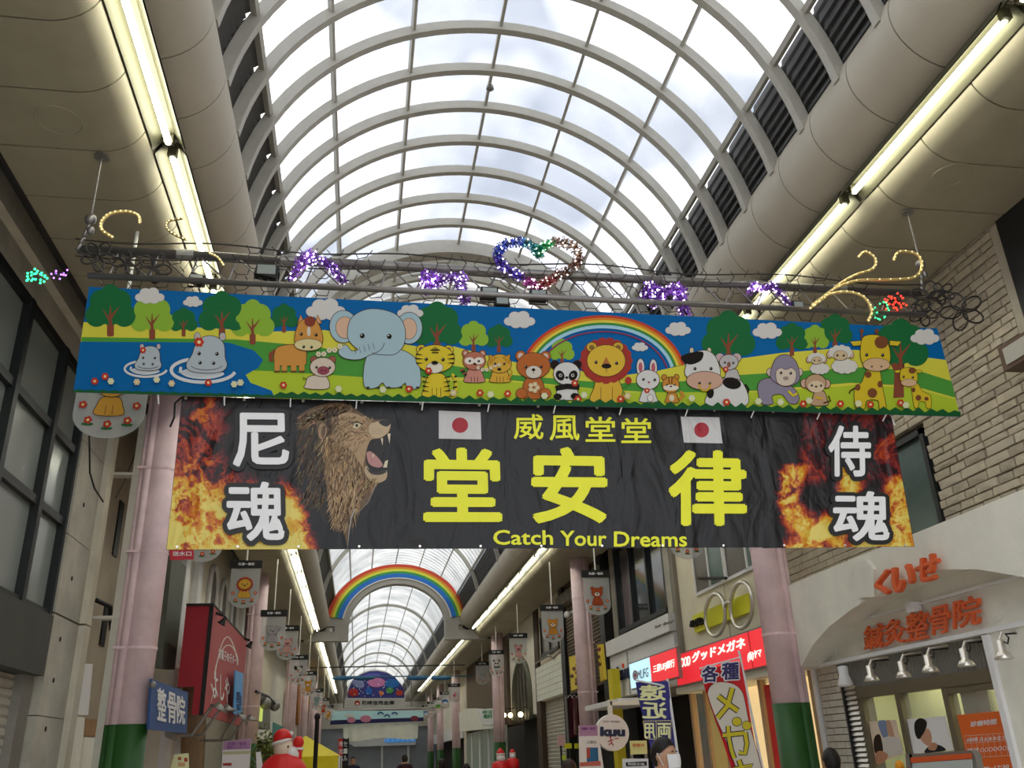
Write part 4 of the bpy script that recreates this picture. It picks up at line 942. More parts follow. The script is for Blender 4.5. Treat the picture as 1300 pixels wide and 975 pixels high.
for i in range(13):
    x = 236+i*74.5; MB().lathe([(.004, -.002), (.009, -.002), (.009, .003), (.004, .003)], kfn(x, 506+i*1.7, .004), 10, Matrix.Rotation(PI/2, 3, 'X')).build('eyelet', M_STAIN, kb)
    x = 225+i*77; MB().lathe([(.003, -.002), (.007, -.002), (.007, .003), (.003, .003)], kfn(x, 694.5-i*.2, .004), 10, Matrix.Rotation(PI/2, 3, 'X')).build('eyelet', M_STAIN, kb)
MB().tube([kfn(231, 504), kfn(222, 512), kfn(221, 530), kfn(216, 542)], .006, 5).build('tie_cord', M_BLACK, kb); MB().tube([kfn(1131, 527), kfn(1136, 540)], .005, 5).build('tie_cord', M_WHT, kb)

# ================================================================== HOUSE FRONTS
def slab_px(name, pts, X, th, m, parent, side):
    """outline of photo pixels as it lies on the wall plane X, th thick towards the house"""
    return MB().prism([atX(x, y, X) for x, y in pts], (side*th, 0, 0)).build(name, m, parent)
def slabY(name, pts, Y, th, m, parent): return MB().prism([atY(x, y, Y) for x, y in pts], (0, th, 0)).build(name, m, parent)
def slats(name, X, y0, y1, z0, z1, pitch, m, parent, side, depth=.02, stuff=True):
    b = MB(); z = z0
    while z < z1-.001: h = min(pitch, z1-z); b.add([(X, y0, z), (X-side*depth, y0, z+h*.25), (X-side*depth, y0, z+h*.75), (X, y0, z+h), (X, y1, z), (X-side*depth, y1, z+h*.25), (X-side*depth, y1, z+h*.75), (X, y1, z+h)], [(0, 1, 5, 4), (1, 2, 6, 5), (2, 3, 7, 6), (0, 4, 7, 3), (0, 3, 2, 1), (4, 5, 6, 7)]); z += pitch
    o = b.build(name, m, parent)
    if stuff: o['kind'] = 'stuff'
    return o
def window(parent, side, X, y0, y1, z0, z1, ny, nz, mf, mg, fw=.04, dep=.08, back=None):
    b = MB()
    for a, c in ((y0, y0+fw), (y1-fw, y1)): b.bx(X-side*dep*.3, X+side*dep, a, c, z0, z1)
    for a, c in ((z0, z0+fw), (z1-fw, z1)): b.bx(X-side*dep*.3, X+side*dep, y0, y1, a, c)
    fr = b.build('window_frame', mf, parent)
    for i in range(1, ny): y = y0+(y1-y0)*i/ny; box('mullion', X-side*dep*.2, X+side*dep, y-fw/2, y+fw/2, z0, z1, mf, parent)
    for j in range(1, nz): z = z0+(z1-z0)*j/nz; box('transom', X-side*dep*.2, X+side*dep, y0, y1, z-fw/2, z+fw/2, mf, parent)
    for i in range(ny):
        for j in range(nz):
            a, c = y0+(y1-y0)*i/ny, y0+(y1-y0)*(i+1)/ny; e, f = z0+(z1-z0)*j/nz, z0+(z1-z0)*(j+1)/nz
            box('pane', X+side*dep*.5, X+side*(dep*.5+.008), a+fw*.4, c-fw*.4, e+fw*.4, f-fw*.4, mg, parent)
    if back: box('blind', X+side*(dep+.12), X+side*(dep+.14), y0, y1, z0, z1, back, parent)
S = -1   # left side: the house lies towards -X
# ---- left: concrete house with a big dark window grid
A1 = thing('concrete_house', 'concrete house front with a dark window grid and roller shutter at left edge', 'building', (X_L, 6, 0))
box('concrete_beam', X_L-.5, X_L+.06, .8, 8.36, 5.38, 5.80, mat('beam concrete', 'aaa595', .85, 0, .15, 3, .2, 35), A1)
box('upper_wall', X_L-.6, X_L, .8, 8.36, 5.80, 6.6, M_CONCD, A1)
box('window_lintel', X_L-.5, X_L-.02, .8, 8.4, 5.10, 5.38, M_CONC, A1)
zs = [2.88, 3.70, 4.38, 5.10]; ys = [3.05, 3.97, 4.89, 5.81, 6.73, 7.65, 8.36]
for z in zs: box('transom', X_L-.10, X_L, 3, 8.4, z-.035, z+.035, M_DKFRAME, A1)
for y in ys: box('mullion', X_L-.12, X_L+.02, y-.04, y+.04, 2.86, 5.12, M_DKFRAME, A1)
for i in range(6):
    for j in range(3):
        box('pane', X_L-.06, X_L-.05, ys[i]+.04, ys[i+1]-.04, zs[j]+.035, zs[j+1]-.035, M_GLASSD, A1)
M_CURG = mat('grey curtain', '8f9188', .9, 0, .45, 3, stretch=(1, 5, .4))
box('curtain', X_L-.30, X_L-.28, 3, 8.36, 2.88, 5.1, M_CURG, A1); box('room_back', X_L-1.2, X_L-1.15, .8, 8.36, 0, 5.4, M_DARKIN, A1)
box('front_wall', X_L-.5, X_L, .8, 3.0, 2.36, 5.1, M_CONC, A1)
box('fascia', X_L-.4, X_L+.05, .8, 8.32, 2.36, 2.86, M_FASC, A1)
slats('shutter', X_L-.12, .8, 8.1, 0, 2.36, .075, M_SHUT, A1, S, .02); box('shutter_guide', X_L-.14, X_L-.03, 8.1, 8.34, 0, 2.38, M_GREYM, A1)
# pier of fair-faced concrete
PR = thing('concrete_pier', 'fair-faced concrete pier with tie holes beside the dark window grid', 'pier', (X_L, 8.7, 0))
for k, (z0, z1) in enumerate(((0, 2.05), (2.05, 2.89), (2.90, 3.6), (3.6, 4.5), (4.5, 5.4), (5.4, 6.6))): box('pier_block', X_L-.45, X_L+.04, 8.37, 9.10, z0+.004, z1-.004, M_CONC, PR)
M_CONCL = mat('light concrete', 'a19d8e', .85, 0, .15, 3, .2, 35)
for z0, z1 in ((0, 2.89), (2.90, 5.38)): box('pier_fin', X_L-.45, X_L+.10, 9.10, 9.28, z0+.004, z1-.004, M_CONCL, PR)
for z in (1.2, 1.95, 2.35, 2.7, 3.25, 3.95, 4.7):
    for y in (8.62, ): MB().lathe([(.012, 0), (.022, .0), (.022, .004), (.012, .004)], (X_L+.041, y+(.05 if z > 2.9 else 0), z), 10, Matrix.Rotation(PI/2, 3, 'Y')).build('tie_hole', M_DARKGAP, PR)
# recessed wall behind the first column
RW = thing('recessed_house', 'recessed brown-grey house wall with slit windows behind the left column', 'building', (-3.1, 11.5, 0))
M_RWALL = mat('brown-grey wall', '827a6c', .85, 0, .15, 2, .15, 40)
box('wall', -3.6, -3.12, 9.0, 13.9, 0, 6.6, M_RWALL, RW)
for z0, z1 in ((3.0, 3.5), (4.1, 4.8)):
    box('slit_window', -3.13, -3.10, 11.55, 11.75, z0, z1, M_DKFRAME, RW)
MB().tube([atX(120, 762, -3.1)+V(.02, 0, 0), atX(124, 770, -3.1)+V(.14, 0, 0), atX(126, 800, -3.1)+V(.14, 0, 0)], .03, 8).build('bracket', M_BLACKM, RW)
slab_px('cabinet', [(98, 842), (118, 843), (112, 908), (88, 907)], -2.95, .2, M_WHITE, RW, S)
slab_px('cabinet_door', [(88, 909), (108, 911), (100, 1000), (80, 1000)], -2.92, .2, M_CREAM, RW, S)
slab_px('door_lintel', [(108, 912), (130, 914), (128, 935), (106, 934)], -2.92, .1, mat('wood brown', '7a5f45', .7, 0, .2, 8), RW, S)
slab_px('door_leaf', [(108, 936), (124, 937), (118, 1010), (98, 1010)], -2.9, .06, M_CREAM, RW, S)
DP = thing('downpipe', 'cream square downpipe standing left of the first pink column', 'pipe', (0, 0, 0))
p0, p1 = atX(186, 520, -2.42), atX(127, 968, -2.42); yy = (p0.y+p1.y)/2
box('pipe', -2.47, -2.37, yy-.06, yy+.04, 0, 5.2, M_CREAM, DP); box('seam', -2.375, -2.366, yy-.015, yy+.0, 0, 5.2, M_GREYM, DP)
for z in (1.2, 3.0, 4.5): box('pipe_bracket', -2.7, -2.36, yy-.07, yy+.05, z, z+.03, M_CREAM, DP)
MB().tube([atX(113, 540, -2.4), atX(114, 600, -2.4), atX(120, 620, -2.4), atX(131, 637, -2.4)], .008, 5).build('loose_cable', M_BLACK, DP); MB().tube([atX(172, 575, -2.6), atX(158, 610, -2.6), atX(147, 632, -2.6)], .005, 5).build('loose_cable', M_BLACK, DP)
# ---- left: pale house with arched windows
AH = thing('arched_house', 'pale stucco house with tall arched windows behind the red box sign', 'building', (X_L, 17, 0))
M_STUC = mat('pale stucco', 'b3aea2', .8, 0, .08, 2)
box('wall', X_L-.5, X_L-.05, 13.9, 21.2, 0, 6.6, M_STUC, AH)
for y in (13.9, 15.0, 21.0): box('pilaster', X_L-.05, X_L+.05, y, y+.35, 0, 5.4, M_WHITE, AH)
M_ARCHW = mat('arched recess', '5b5650', .7, 0, .15, 4)
for yc in (16.9, 18.3, 19.9):
    b = MB(); n = 12; pts = [V(X_L-.02, yc-.42, 3.6)]+[V(X_L-.02, yc-.42*math.cos(PI*i/n), 4.6+.42*math.sin(PI*i/n)) for i in range(n+1)]+[V(X_L-.02, yc+.42, 3.6)]
    b.prism(pts, (-.04, 0, 0)); b.build('arched_window', M_ARCHW, AH)
    fr = MB().tube([p+V(.01, 0, 0) for p in pts], .045, 6).build('arch_moulding', M_WHITE, AH)
slab_px('dark_downpipe_panel', [(219, 700), (236, 720), (222, 850), (205, 848)], -2.55, .1, mat('green-grey panel', '4a4d45', .7, 0, .2, 5, stretch=(1, 6, .3)), AH, S)
slab_px('shopfront', [(236, 870), (268, 870), (262, 1010), (232, 1010)], -2.6, .05, mat('brown curtain front', '6f583f', .8, 0, .25, 6), AH, S)
slab_px('shutter_front', [(262, 905), (300, 910), (296, 1010), (258, 1010)], -2.58, .05, M_SHUT, AH, S)
# ---- left: further fronts
LF = thing('shop_row', 'row of distant shop fronts along the left side of the arcade', 'building', (X_L, 40, 0))
M_MAROON = mat('maroon boards', '4a2320', .7, 0, .2, 9, stretch=(1, 8, .2)); M_ORANGE = mat('ochre strip', 'c08a1e', .5, 0, .1, 4)
for y0, y1, m, z0 in ((21.2, 24.0, M_MAROON, 0), (24.0, 29.5, M_BEIGE, 2.6), (29.5, 35, M_STUC, 2.6), (35, 42, M_BEIGE, 2.8), (42, 50, M_CONC, 2.6), (50, 62, M_STUC, 2.6)):
    box('upper_front', X_L-.5, X_L+.0, y0, y1, z0, 6.6, m, LF)
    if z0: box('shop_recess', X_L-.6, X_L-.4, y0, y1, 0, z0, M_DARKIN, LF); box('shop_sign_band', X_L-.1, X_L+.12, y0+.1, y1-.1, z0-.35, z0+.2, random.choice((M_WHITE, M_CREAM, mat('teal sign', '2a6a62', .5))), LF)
LY = thing('yellow_strip_sign', 'tall ochre yellow strip sign on the left beyond the third column', 'sign', (0, 0, 0))
slab_px('panel', [(381, 866), (394, 862), (390, 918), (380, 921)], -2.2, .06, M_ORANGE, LY, S); slab_px('edge', [(379, 868), (382, 866), (381, 921), (378, 920)], -2.18, .08, mat('ochre edge', '7a4a1c', .6), LY, S); slab_px('bracket', [(380, 905), (394, 905), (394, 909), (380, 909)], -2.28, .4, M_BLACKM, LY, S)

# ---- left signs
BS = thing('blue_clinic_sign', 'dark blue sign with white characters on the left column', 'sign', (0, 0, 0)); XS = -1.86
slab_px('panel', [(193, 862), (239, 879), (237, 931), (189, 926)], XS, .02, mat('sign blue', '25416e', .5, 0, .06, 5), BS, S)
fn = wallfn(XS, S)
for s, x0, y0, x1, y1 in (('整', 199, 872, 210, 914), ('骨', 212, 877, 223, 917), ('院', 224, 881, 234, 918)): text_px('character', s, fn, x0, y0, x1, y1, M_WHT, BS, slope=.25, off=.012, ex=.006)
MB().tube([atX(196, 868, -1.95), atX(190, 866, -2.05)], .02, 6).build('bracket', M_BLACKM, BS); MB().blob(atX(194, 869, XS+.03), (.03, .03, .03)).build('bolt', M_GREYM, BS)
MB().tube([atX(215, 931, -1.95), atX(222, 934, -1.95), atX(224, 930, -1.95)], .05, 8).build('lamp', M_GREYM, BS)
RS = thing('red_box_sign', 'big red box sign with white hand-lettered characters on the left', 'sign', (0, 0, 0)); XS = -1.98
M_REDF = mat('dusty red panel', '8c3a3c', .55, 0, .1, 3); M_REDS = mat('deep red side', '7a1420', .5, 0, .06, 3)
q = [atX(x, y, XS) for x, y in ((269, 769), (312, 815), (312, 925), (258, 905))]
y0, y1, z1, z0 = q[0].y, q[1].y, q[0].z, atX(258, 908, XS).z
xi = atY(236, 775, y0).x
box('front_panel', XS-.02, XS+.02, y0, y1, z0, z1, M_REDF, RS); box('side_panel', xi, XS-.02, y0, y0+.04, atY(236, 872, y0).z, z1, M_REDS, RS); box('side_panel_lower', XS-.12, XS-.02, y0, y0+.04, z0, atY(236, 872, y0).z, M_REDS, RS)
box('top_panel', xi, XS, y0+.04, y1, z1-.03, z1, M_REDS, RS); box('black_edge', XS-.03, XS+.026, y0-.005, y0+.003, z0-.01, z1+.01, M_BLACK, RS); box('top_edge', xi, XS+.026, y0-.02, y1, z1, z1+.03, M_BLACK, RS)
fn = wallfn(XS+.02, S)
text_px('lettering', 'よしや', fn, 270, 850, 291, 886, M_WHT, RS, slope=.35, off=.01, ex=.004)
text_px('small_lettering', 'お菓子のデパート', fn, 277, 822, 302, 836, M_WHT, RS, slope=.4, off=.004, ex=.004)
T = Art(fn, 4)
for r in (0, 18): T.line([(272+30*t, 862-r*.3-18*t-44*math.sin(PI*t)**.8+r*.9*math.sin(PI*t)) for t in [i/18 for i in range(19)]], 1.3, 'e0dcd0')
T.line([(268, 868), (271, 880), (267, 893)], 2.2, 'd8d0c0', True); T.build('arc_strokes', M_PRINT, RS)
for x, y in ((283, 789), (317, 819)):
    p = atX(x, y, XS+.12); MB().lathe([(.02, .07), (.03, .015), (.06, -.04), (.055, -.045), (.0, .0)], p, 12, Matrix.Rotation(.5, 3, 'Y')).build('spotlight', M_BLACKM, RS); MB().tube([p+V(0, 0, .08), p+V(-.12, 0, .12)], .02, 6).build('spot_arm', M_BLACKM, RS)
LB = thing('light_blue_sign', 'small light blue vertical sign in front of the red box sign', 'sign', (0, 0, 0)); slab_px('panel', [(299, 851), (309, 855), (307, 908), (297, 906)], -1.86, .015, mat('light blue sign', '3a7fb5', .4), LB, S)
text_px('lettering', '営業中', wallfn(-1.86, S), 300, 878, 306, 902, mat('sign navy', '1c2f5a', .5), LB, ex=.004)
# projecting box lamp with round spot heads beyond the second column
PL = thing('projecting_lamp_sign', 'small projecting box sign with two round lamps on the left', 'sign', (0, 0, 0))
slab_px('box', [(325, 873), (343, 889), (343, 926), (323, 922)], -2.0, .2, M_GREYM, PL, S); slab_px('lit_face', [(327, 896), (334, 898), (333, 916), (326, 915)], -1.99, .01, mat('lime lit panel', 'aebf5a', .5, emit=.4), PL, S)
for x, y in ((337, 893), (349, 896)): MB().blob(atX(x, y, -1.9), (.12, .12, .12)).build('round_lamp', M_GREYM, PL, True)
MB().tube([atX(325, 878, -1.95), atX(340, 884, -1.9), atX(352, 896, -1.9)], .03, 6).build('arm', M_BLACKM, PL)
# bunch of reflectors under the red sign
for k, (x, y, a) in enumerate(((278, 900, .2), (289, 902, -.3), (308, 912, .5), (318, 914, -.2))):
    t = thing('reflector_lamp', ['leftmost reflector lamp under the red box sign', 'second reflector lamp under the red box sign', 'reflector lamp below the light blue sign', 'reflector lamp just left of the second left column'][k], 'lamp', (0, 0, 0), 'reflector lamps under the red sign')
    p = atX(x, y, -1.75); MB().lathe([(.02, .06), (.04, .04), (.13, -.0), (.125, -.008), (.02, .03)], p, 14, Matrix.Rotation(a+.3, 3, 'Y')).build('shade', M_GREYM, t, True); MB().tube([p+V(0, 0, .08), p+V(-.1, 0, .02), p+V(-.3, 0, -.3), p+V(-.6, 0, -.3)], .02, 6).build('arm', M_GREYM, t)

S = 1    # right side: the house lies towards +X
# ---- right: stone-clad house, plaster clinic front below
SH = thing('wall_right', 'stone-clad upper house wall above the clinic', None, (X_R, 7, 4), kind='structure')
box('wall_core', X_R+.03, X_R+.6, 5.0, 9.4, 3.1, 6.6, M_MORTAR, SH)
box('corner_return', X_R-.02, X_R+.6, 4.93, 5.02, 3.1, 6.6, mat('corner stone', '8d8677', .85, 0, .12, 4, .3, 40), SH)
WY0, WY1, WZ1 = 6.32, 7.30, 4.05
st = {}; far = MB(); nst = 0
rnd = random.Random(3); z = 3.2
while z < 5.75:
    h = rnd.uniform(.055, .085); y = 5.02+rnd.uniform(-.15, 0)
    while y < 9.4:
        L_ = rnd.uniform(.13, .34); a, c = max(y, 5.02), min(y+L_, 9.4); y += L_
        if c-a < .03: continue
        if z < WZ1 and c > WY0 and a < WY1:
            if a < WY0-.04: c = WY0
            elif c > WY1+.04: a = WY1
            else: continue
        d = rnd.uniform(.0, .012)
        if a < 7.25 and z < 5.25 and nst < 300:
            key = rnd.randint(0, 7)
            if key not in st:
                b = MB(); j = lambda: rnd.uniform(-.06, .06)
                vs = [(.5, -.5, -.5), (.5, .5, -.5), (.5, .5, .5), (.5, -.5, .5)]+[(-.5+j(), sy*(.47+j()*.3), sz*(.44+j()*.5)) for sy, sz in ((-1, -1), (1, -1), (1, 1), (-1, 1))]+[(-.62+j(), 0+j(), 0+j())]
                b.add(vs, [(0, 4, 5, 1), (1, 5, 6, 2), (2, 6, 7, 3), (3, 7, 4, 0), (4, 8, 5), (5, 8, 6), (6, 8, 7), (7, 8, 4)])
                me = bpy.data.meshes.new('stone'); me.from_pydata(b.v, [], b.f); me.materials.append(M_STONE[key % 4]); st[key] = me
            o = bpy.data.objects.new('stone', st[key]); link(o, SH, (X_R+.01-d/2, (a+c)/2, z+h/2)); o.scale = (.05+d, c-a-.004, h-.005); nst += 1
        else: far.bx(X_R-d, X_R+.03, a+.004, c-.004, z+.004, z+h-.004)
    z += h
far.build('stone_field', M_STONE[0], SH)['kind'] = 'stuff'
W1 = thing('window_1', 'dark green-grey window in the stone wall', None, (X_R, 6.8, 3.6), kind='structure')
window(W1, 1, X_R-.02, WY0, WY1, 3.15, WZ1, 1, 1, M_DKFRAME, mat('green-grey glass', '3c4a46', .18, 0, .2, 3), .05, .06)
DH = thing('dark_clad_house', 'black clad house front at the upper right edge', 'building', (X_R, 3, 4)); 
for k in range(3): box('cladding_panel', X_R-.04, X_R+.4, .8+k*1.38, .8+(k+1)*1.38-.02, 3.2, 6.6, mat('black cladding', '191817', .6, 0, .25, 3), DH)
FS = thing('framed_signboard', 'brown framed signboard cut off at the right edge', 'sign', (0, 0, 0)); q = [atX(1276, 446, 4.5), atX(1300, 420, 4.5), atX(1330, 430, 4.5), atX(1310, 462, 4.5)]
c = atX(1302, 442, 4.42); box('frame', c.x-.04, c.x+.3, c.y-.9, c.y+.20, c.z-.09, c.z+.09, mat('brown frame', '4a382a', .6), FS); box('face', c.x-.05, c.x-.04, c.y-.85, c.y+.15, c.z-.06, c.z+.06, mat('grey face', '8d8a80', .6), FS)

CL = thing('clinic_front', 'white plaster clinic front with arched canopy and orange characters', 'building', (X_R, 7, 0))
box('parapet_wall', X_R-.06, X_R+.5, .8, 9.2, 2.9, 3.22, M_PLAST, CL)
XA = 4.40
arch = [(8.62, 2.32), (8.3, 2.50), (7.94, 2.62), (7.5, 2.71), (7.12, 2.76), (6.6, 2.81), (6.12, 2.80), (5.7, 2.72), (5.27, 2.58), (4.9, 2.32)]
# shell in strips above the arch so its underside curves
b = MB(); n = len(arch)
for i in range(n-1):
    (ya, za), (yb, zb) = arch[i], arch[i+1]; b.add([(XA, ya, za), (XA, yb, zb), (XA, yb, 3.13), (XA, ya, 3.13), (X_R, ya, za), (X_R, yb, zb), (X_R, yb, 3.13), (X_R, ya, 3.13)], [(0, 1, 2, 3), (0, 4, 5, 1), (3, 2, 6, 7)])
b.add([(XA, 8.62, 2.32), (XA, 8.62, 3.13), (XA+.0, 8.72, 3.10), (XA+.02, 8.98, 2.98), (XA+.02, 8.98, 2.31), (X_R, 8.62, 2.32), (X_R, 8.62, 3.13), (X_R, 8.98, 2.98), (X_R, 8.98, 2.31)], [(0, 1, 2, 3, 4), (3, 7, 8, 4), (0, 4, 8, 5), (1, 6, 7, 3, 2)])
b.add([(XA, 4.9, 2.32), (XA, .8, 2.32), (XA, .8, 3.13), (XA, 4.9, 3.13), (X_R, 4.9, 2.32), (X_R, .8, 2.32)], [(0, 1, 2, 3), (0, 4, 5, 1)])
b.build('arched_canopy', M_PLAST, CL)
k8 = lambda *l: [(840+a/2.826, 690+c/2.826) for a, c in l]
slab_px('canopy_block', k8((690, 66), (735, 60), (760, 92), (762, 192), (700, 195), (690, 150)), XA-.03, .1, M_PLAST, CL, 1)
box('tympanum', X_R-.02, X_R+.1, 4.9, 8.95, 2.34, 2.9, M_PLAST, CL)
box('rail', X_R-.05, X_R-.02, 4.9, 7.66, 2.645, 2.665, M_WHITE, CL); box('rail_end', X_R-.05, X_R-.02, 7.65, 7.68, 2.65, 2.80, M_WHITE, CL); box('sill_trim', X_R-.10, X_R-.02, 4.9, 8.97, 2.31, 2.345, M_WHITE, CL)
p = atX(1160, 771, X_R-.08); box('small_camera', p.x-.05, p.x+.05, p.y-.04, p.y+.04, p.z-.04, p.z+.04, M_WHITE, CL)
M_ORL = mat('orange lettering', 'b4522a', .55, 0, .12, 8)
fA = wallfn(XA-.03, 1); fT = wallfn(X_R-.05, 1)
for s, x0, y0, x1, y1, sl in (('く', 776, 92, 830, 187, -.35), ('い', 838, 72, 915, 172, -.3), ('せ', 923, 40, 1003, 138, -.3)):
    (a, c), (d, e) = k8((x0, y0), (x1, y1)); text_px('orange_character', s, fA, a, c+6, d, e+4, M_ORL, CL, slope=sl, off=.03, ex=.04)
for s, x0, y0, x1, y1 in (('鍼', 731, 285, 800, 385), ('灸', 803, 265, 878, 370), ('整', 882, 240, 962, 355), ('骨', 966, 218, 1040, 332), ('院', 1052, 190, 1150, 308)):
    (a, c), (d, e) = k8((x0, y0+14), (x1, y1)); text_px('orange_character', s, fT, a, c, d, e, M_ORL, CL, slope=-.2, off=.016, ex=.02)
for a, c in (((605, 385)), ((1190, 232))): (x, y), = k8((a, c)); MB().lathe([(.085, 0), (.1, 0), (.1, .012), (.085, .012)], atX(x, y, X_R-.03), 20, Matrix.Rotation(PI/2, 3, 'Y')).build('roundel', M_PLAST, CL)
b = MB()
for i in range(110): y = 5.2+i*.03; b.add([(X_R+.02, y, 2.06), (X_R-.005, y+.008, 2.06), (X_R-.005, y+.018, 2.06), (X_R+.02, y+.026, 2.06), (X_R+.02, y, 2.33), (X_R-.005, y+.008, 2.33), (X_R-.005, y+.018, 2.33), (X_R+.02, y+.026, 2.33)], [(0, 1, 5, 4), (1, 2, 6, 5), (2, 3, 7, 6)])
b.build('corrugated_fascia', M_GREYM, CL)['kind'] = 'stuff'
M_BRFR = mat('bronze frame', '57503f', .5, .2)
box('frame_head', X_R-.02, X_R+.08, 5.3, 8.16, 1.98, 2.08, M_BRFR, CL)
for y in (8.12, 7.50, 6.82, 6.12): box('frame_post', X_R-.012, X_R+.075, y-.035, y+.035, 0, 1.985, M_BRFR, CL)
box('frame_transom', X_R-.01, X_R+.07, 6.1, 6.82, 1.93, 1.98, M_BRFR, CL)
for a, c in ((6.15, 6.79), (6.85, 7.47), (7.53, 8.09)): box('pane', X_R+.03, X_R+.038, a, c, 0, 1.98, M_GLASS, CL)
box('interior_back', X_R+.6, X_R+.65, 4.8, 9.2, 0, 2.6, M_CURT, CL); box('interior_side', X_R+.3, X_R+.65, 8.5, 8.55, 0, 2.6, M_CURT, CL); box('interior_lamp', X_R+.2, X_R+.5, 5.6, 8.0, 2.25, 2.28, mat('clinic ceiling light', (1, .93, .70), .5, emit=3.0), CL)
box('dark_pillar', X_R+.45, X_R+.55, 7.06, 7.28, 0, 2.3, mat('dark wood', '2c211a', .6), CL)
box('plaster_pier', X_R-.08, X_R+.3, .8, 6.06, 0, 2.32, M_PLAST, CL); box('pier_edge', X_R-.11, X_R-.05, 6.03, 6.09, 0, 2.3, M_WHITE, CL)
# tiled pilaster: bricks one by one
box('pilaster_core', X_R+.0, X_R+.3, 8.41, 8.95, 0, 2.31, M_MORTAR, CL)
bk = None; low = MB()
for r in range(36):
    z = .02+r*.0636; off = 0 if r % 2 else -.09
    for i in range(4):
        a, c = max(8.42, 8.42+off+i*.18), min(8.86, 8.42+off+(i+1)*.18)
        if c-a < .03: continue
        if z > 1.3:
            if bk is None: o = MB().bx(-.5, .5, -.5, .5, -.5, .5).build('brick', M_TILE, CL); bk = o.data
            else: o = bpy.data.objects.new('brick', bk); link(o, CL, (0, 0, 0))
            o.location = V(X_R-.01, (a+c)/2, z+.03)-V(X_R, 7, 0); o.scale = (.03, c-a-.008, .056)
        else: low.bx(X_R-.025, X_R+.005, a+.004, c-.004, z, z+.056)
low.build('brick_field', M_TILE, CL)['kind'] = 'stuff'
box('pilaster_edge', X_R-.04, X_R+.05, 8.88, 8.95, 0, 2.31, M_WHITE, CL)
b0 = None
for i in range(44):
    if b0 is None: o = MB().box((0, 0, 0), (.03, .20, .034), Matrix.Rotation(.5, 3, 'Y')).build('louvre_slat', M_STAIN, CL); b0 = o.data
    else: o = bpy.data.objects.new('louvre_slat', b0); link(o, CL, (0, 0, 0))
    o.location = V(X_R-.0, 8.27, .1+i*.046)-V(X_R, 7, 0)
box('louvre_back', X_R+.03, X_R+.06, 8.15, 8.40, 0, 2.2, M_BLACKM, CL); box('louvre_post', X_R-.03, X_R+.05, 8.375, 8.40, 0, 2.25, M_BLACKM, CL)
(x, y), = k8((655, 478)); p = atX(x, y, X_R-.12); MB().lathe([(.06, -.09), (.075, -.07), (.045, .02), (.05, .09), (.03, .1)], p, 12).build('siren', M_WHITE, CL, True)
SPW = ['leftmost', 'second from left', 'middle', 'second from right', 'rightmost']
for k, (a, c) in enumerate(((755, 494), (870, 482), (965, 462), (1095, 442), (1230, 416))):
    (x, y), = k8((a, c)); p = atX(x, y, X_R-.22); t = thing('spotlight', '%s spotlight under the clinic sign, silver shade' % SPW[k], 'spotlight', p, 'silver spotlights under the clinic sign')
    MB().lathe([(.062, 0), (.066, .006), (.045, .045), (.028, .055), (.03, .13), (.02, .135)], p, 16).build('shade', M_STAIN, t, True)
    MB().lathe([(.001, .004), (.056, .004), (.056, .008), (.001, .008)], p, 16).build('lens', mat('spot lens', (1, .9, .75), .4, emit=2.0), t)
    MB().tube([p+V(.01, -.02, .12), p+V(.01, -.06, .10), p+V(.02, -.07, .14), p+V(.04, -.02, .17), p+V(.2, 0, .18)], .006, 5).build('cable', M_BLACK, t); MB().tube([p+V(0, 0, .13), p+V(.03, 0, .18), p+V(.2, 0, .2)], .01, 6).build('arm', M_STAIN, t)
# posters in the clinic window
fP = wallfn(X_R+.015, 1)
k9 = lambda *l: [(1020+a/4.643, 820+c/4.643) for a, c in l]
def poster(label, pts, col, X=X_R+.015):
    t = thing('poster', label, 'poster', atX(*pts[0], X)); slab_px('sheet', pts, X, .006, mat('poster '+col, col, .5), t, 1); return t
PO = poster('photo poster of a massage treatment in the clinic window', k9((385, 445), (545, 435), (590, 635), (420, 700), (400, 640)), 'b9a894')
T = Art(fP, 3).crop(1020, 820, 4.643)
T.smooth([(440, 450), (490, 445), (500, 530), (470, 540)], '7f8fae'); T.smooth([(490, 445), (515, 450), (545, 570), (530, 580), (500, 520)], 'c29a7c'); T.smooth([(470, 545), (560, 545), (580, 630), (470, 640)], 'd2ccc4'); T.smooth([(415, 560), (430, 525), (455, 530), (470, 620), (440, 640), (420, 620)], '2e2018'); T.smooth([(440, 620), (500, 640), (470, 690), (420, 690)], 'c08c6c'); T.build('picture_print', M_PRINT, PO)
PO = poster('photo poster of a bowed man on pale blue in the clinic window', k9((580, 435), (835, 415), (885, 615), (610, 640)), 'c2ced0')
T = Art(fP, 3).crop(1020, 820, 4.643)
T.smooth([(715, 630), (730, 600), (770, 580), (815, 590), (840, 615), (780, 626)], '1a1d28'); T.smooth([(735, 600), (760, 570), (790, 580), (780, 612), (750, 615)], 'b98a6a'); T.smooth([(690, 545), (705, 500), (740, 490), (758, 540), (750, 590), (725, 585)], 'c4967a'); T.smooth([(660, 520), (655, 460), (675, 430), (705, 428), (728, 450), (722, 490), (700, 530), (680, 550)], '17120f'); T.build('picture_print', M_PRINT, PO)
PO = poster('orange opening hours notice in the clinic window', k9((905, 408), (1205, 380), (1300, 720), (1290, 760), (990, 780)), 'b4521c')
M_PW = mat('notice white', 'ddd6c8', .5)
def t9(s, x0, y0, x1, y1, sl=-.1, **k): (a, c), (d, e) = k9((x0, y0), (x1, y1)); text_px('lettering', s, fP, a, c, d, e, M_PW, PO, slope=sl, ex=.002, **k)
t9('診療時間', 988, 445, 1140, 478, -.1, off=.015); t9('月火水木金土日', 1040, 540, 1220, 566, -.09); t9('診療時間', 965, 545, 1030, 568); t9('○○○○○○休', 1045, 600, 1232, 630, -.09); t9('9:00-12:00', 970, 605, 1035, 628); t9('3:00~17:30', 1030, 715, 1215, 735, -.08, off=.02)
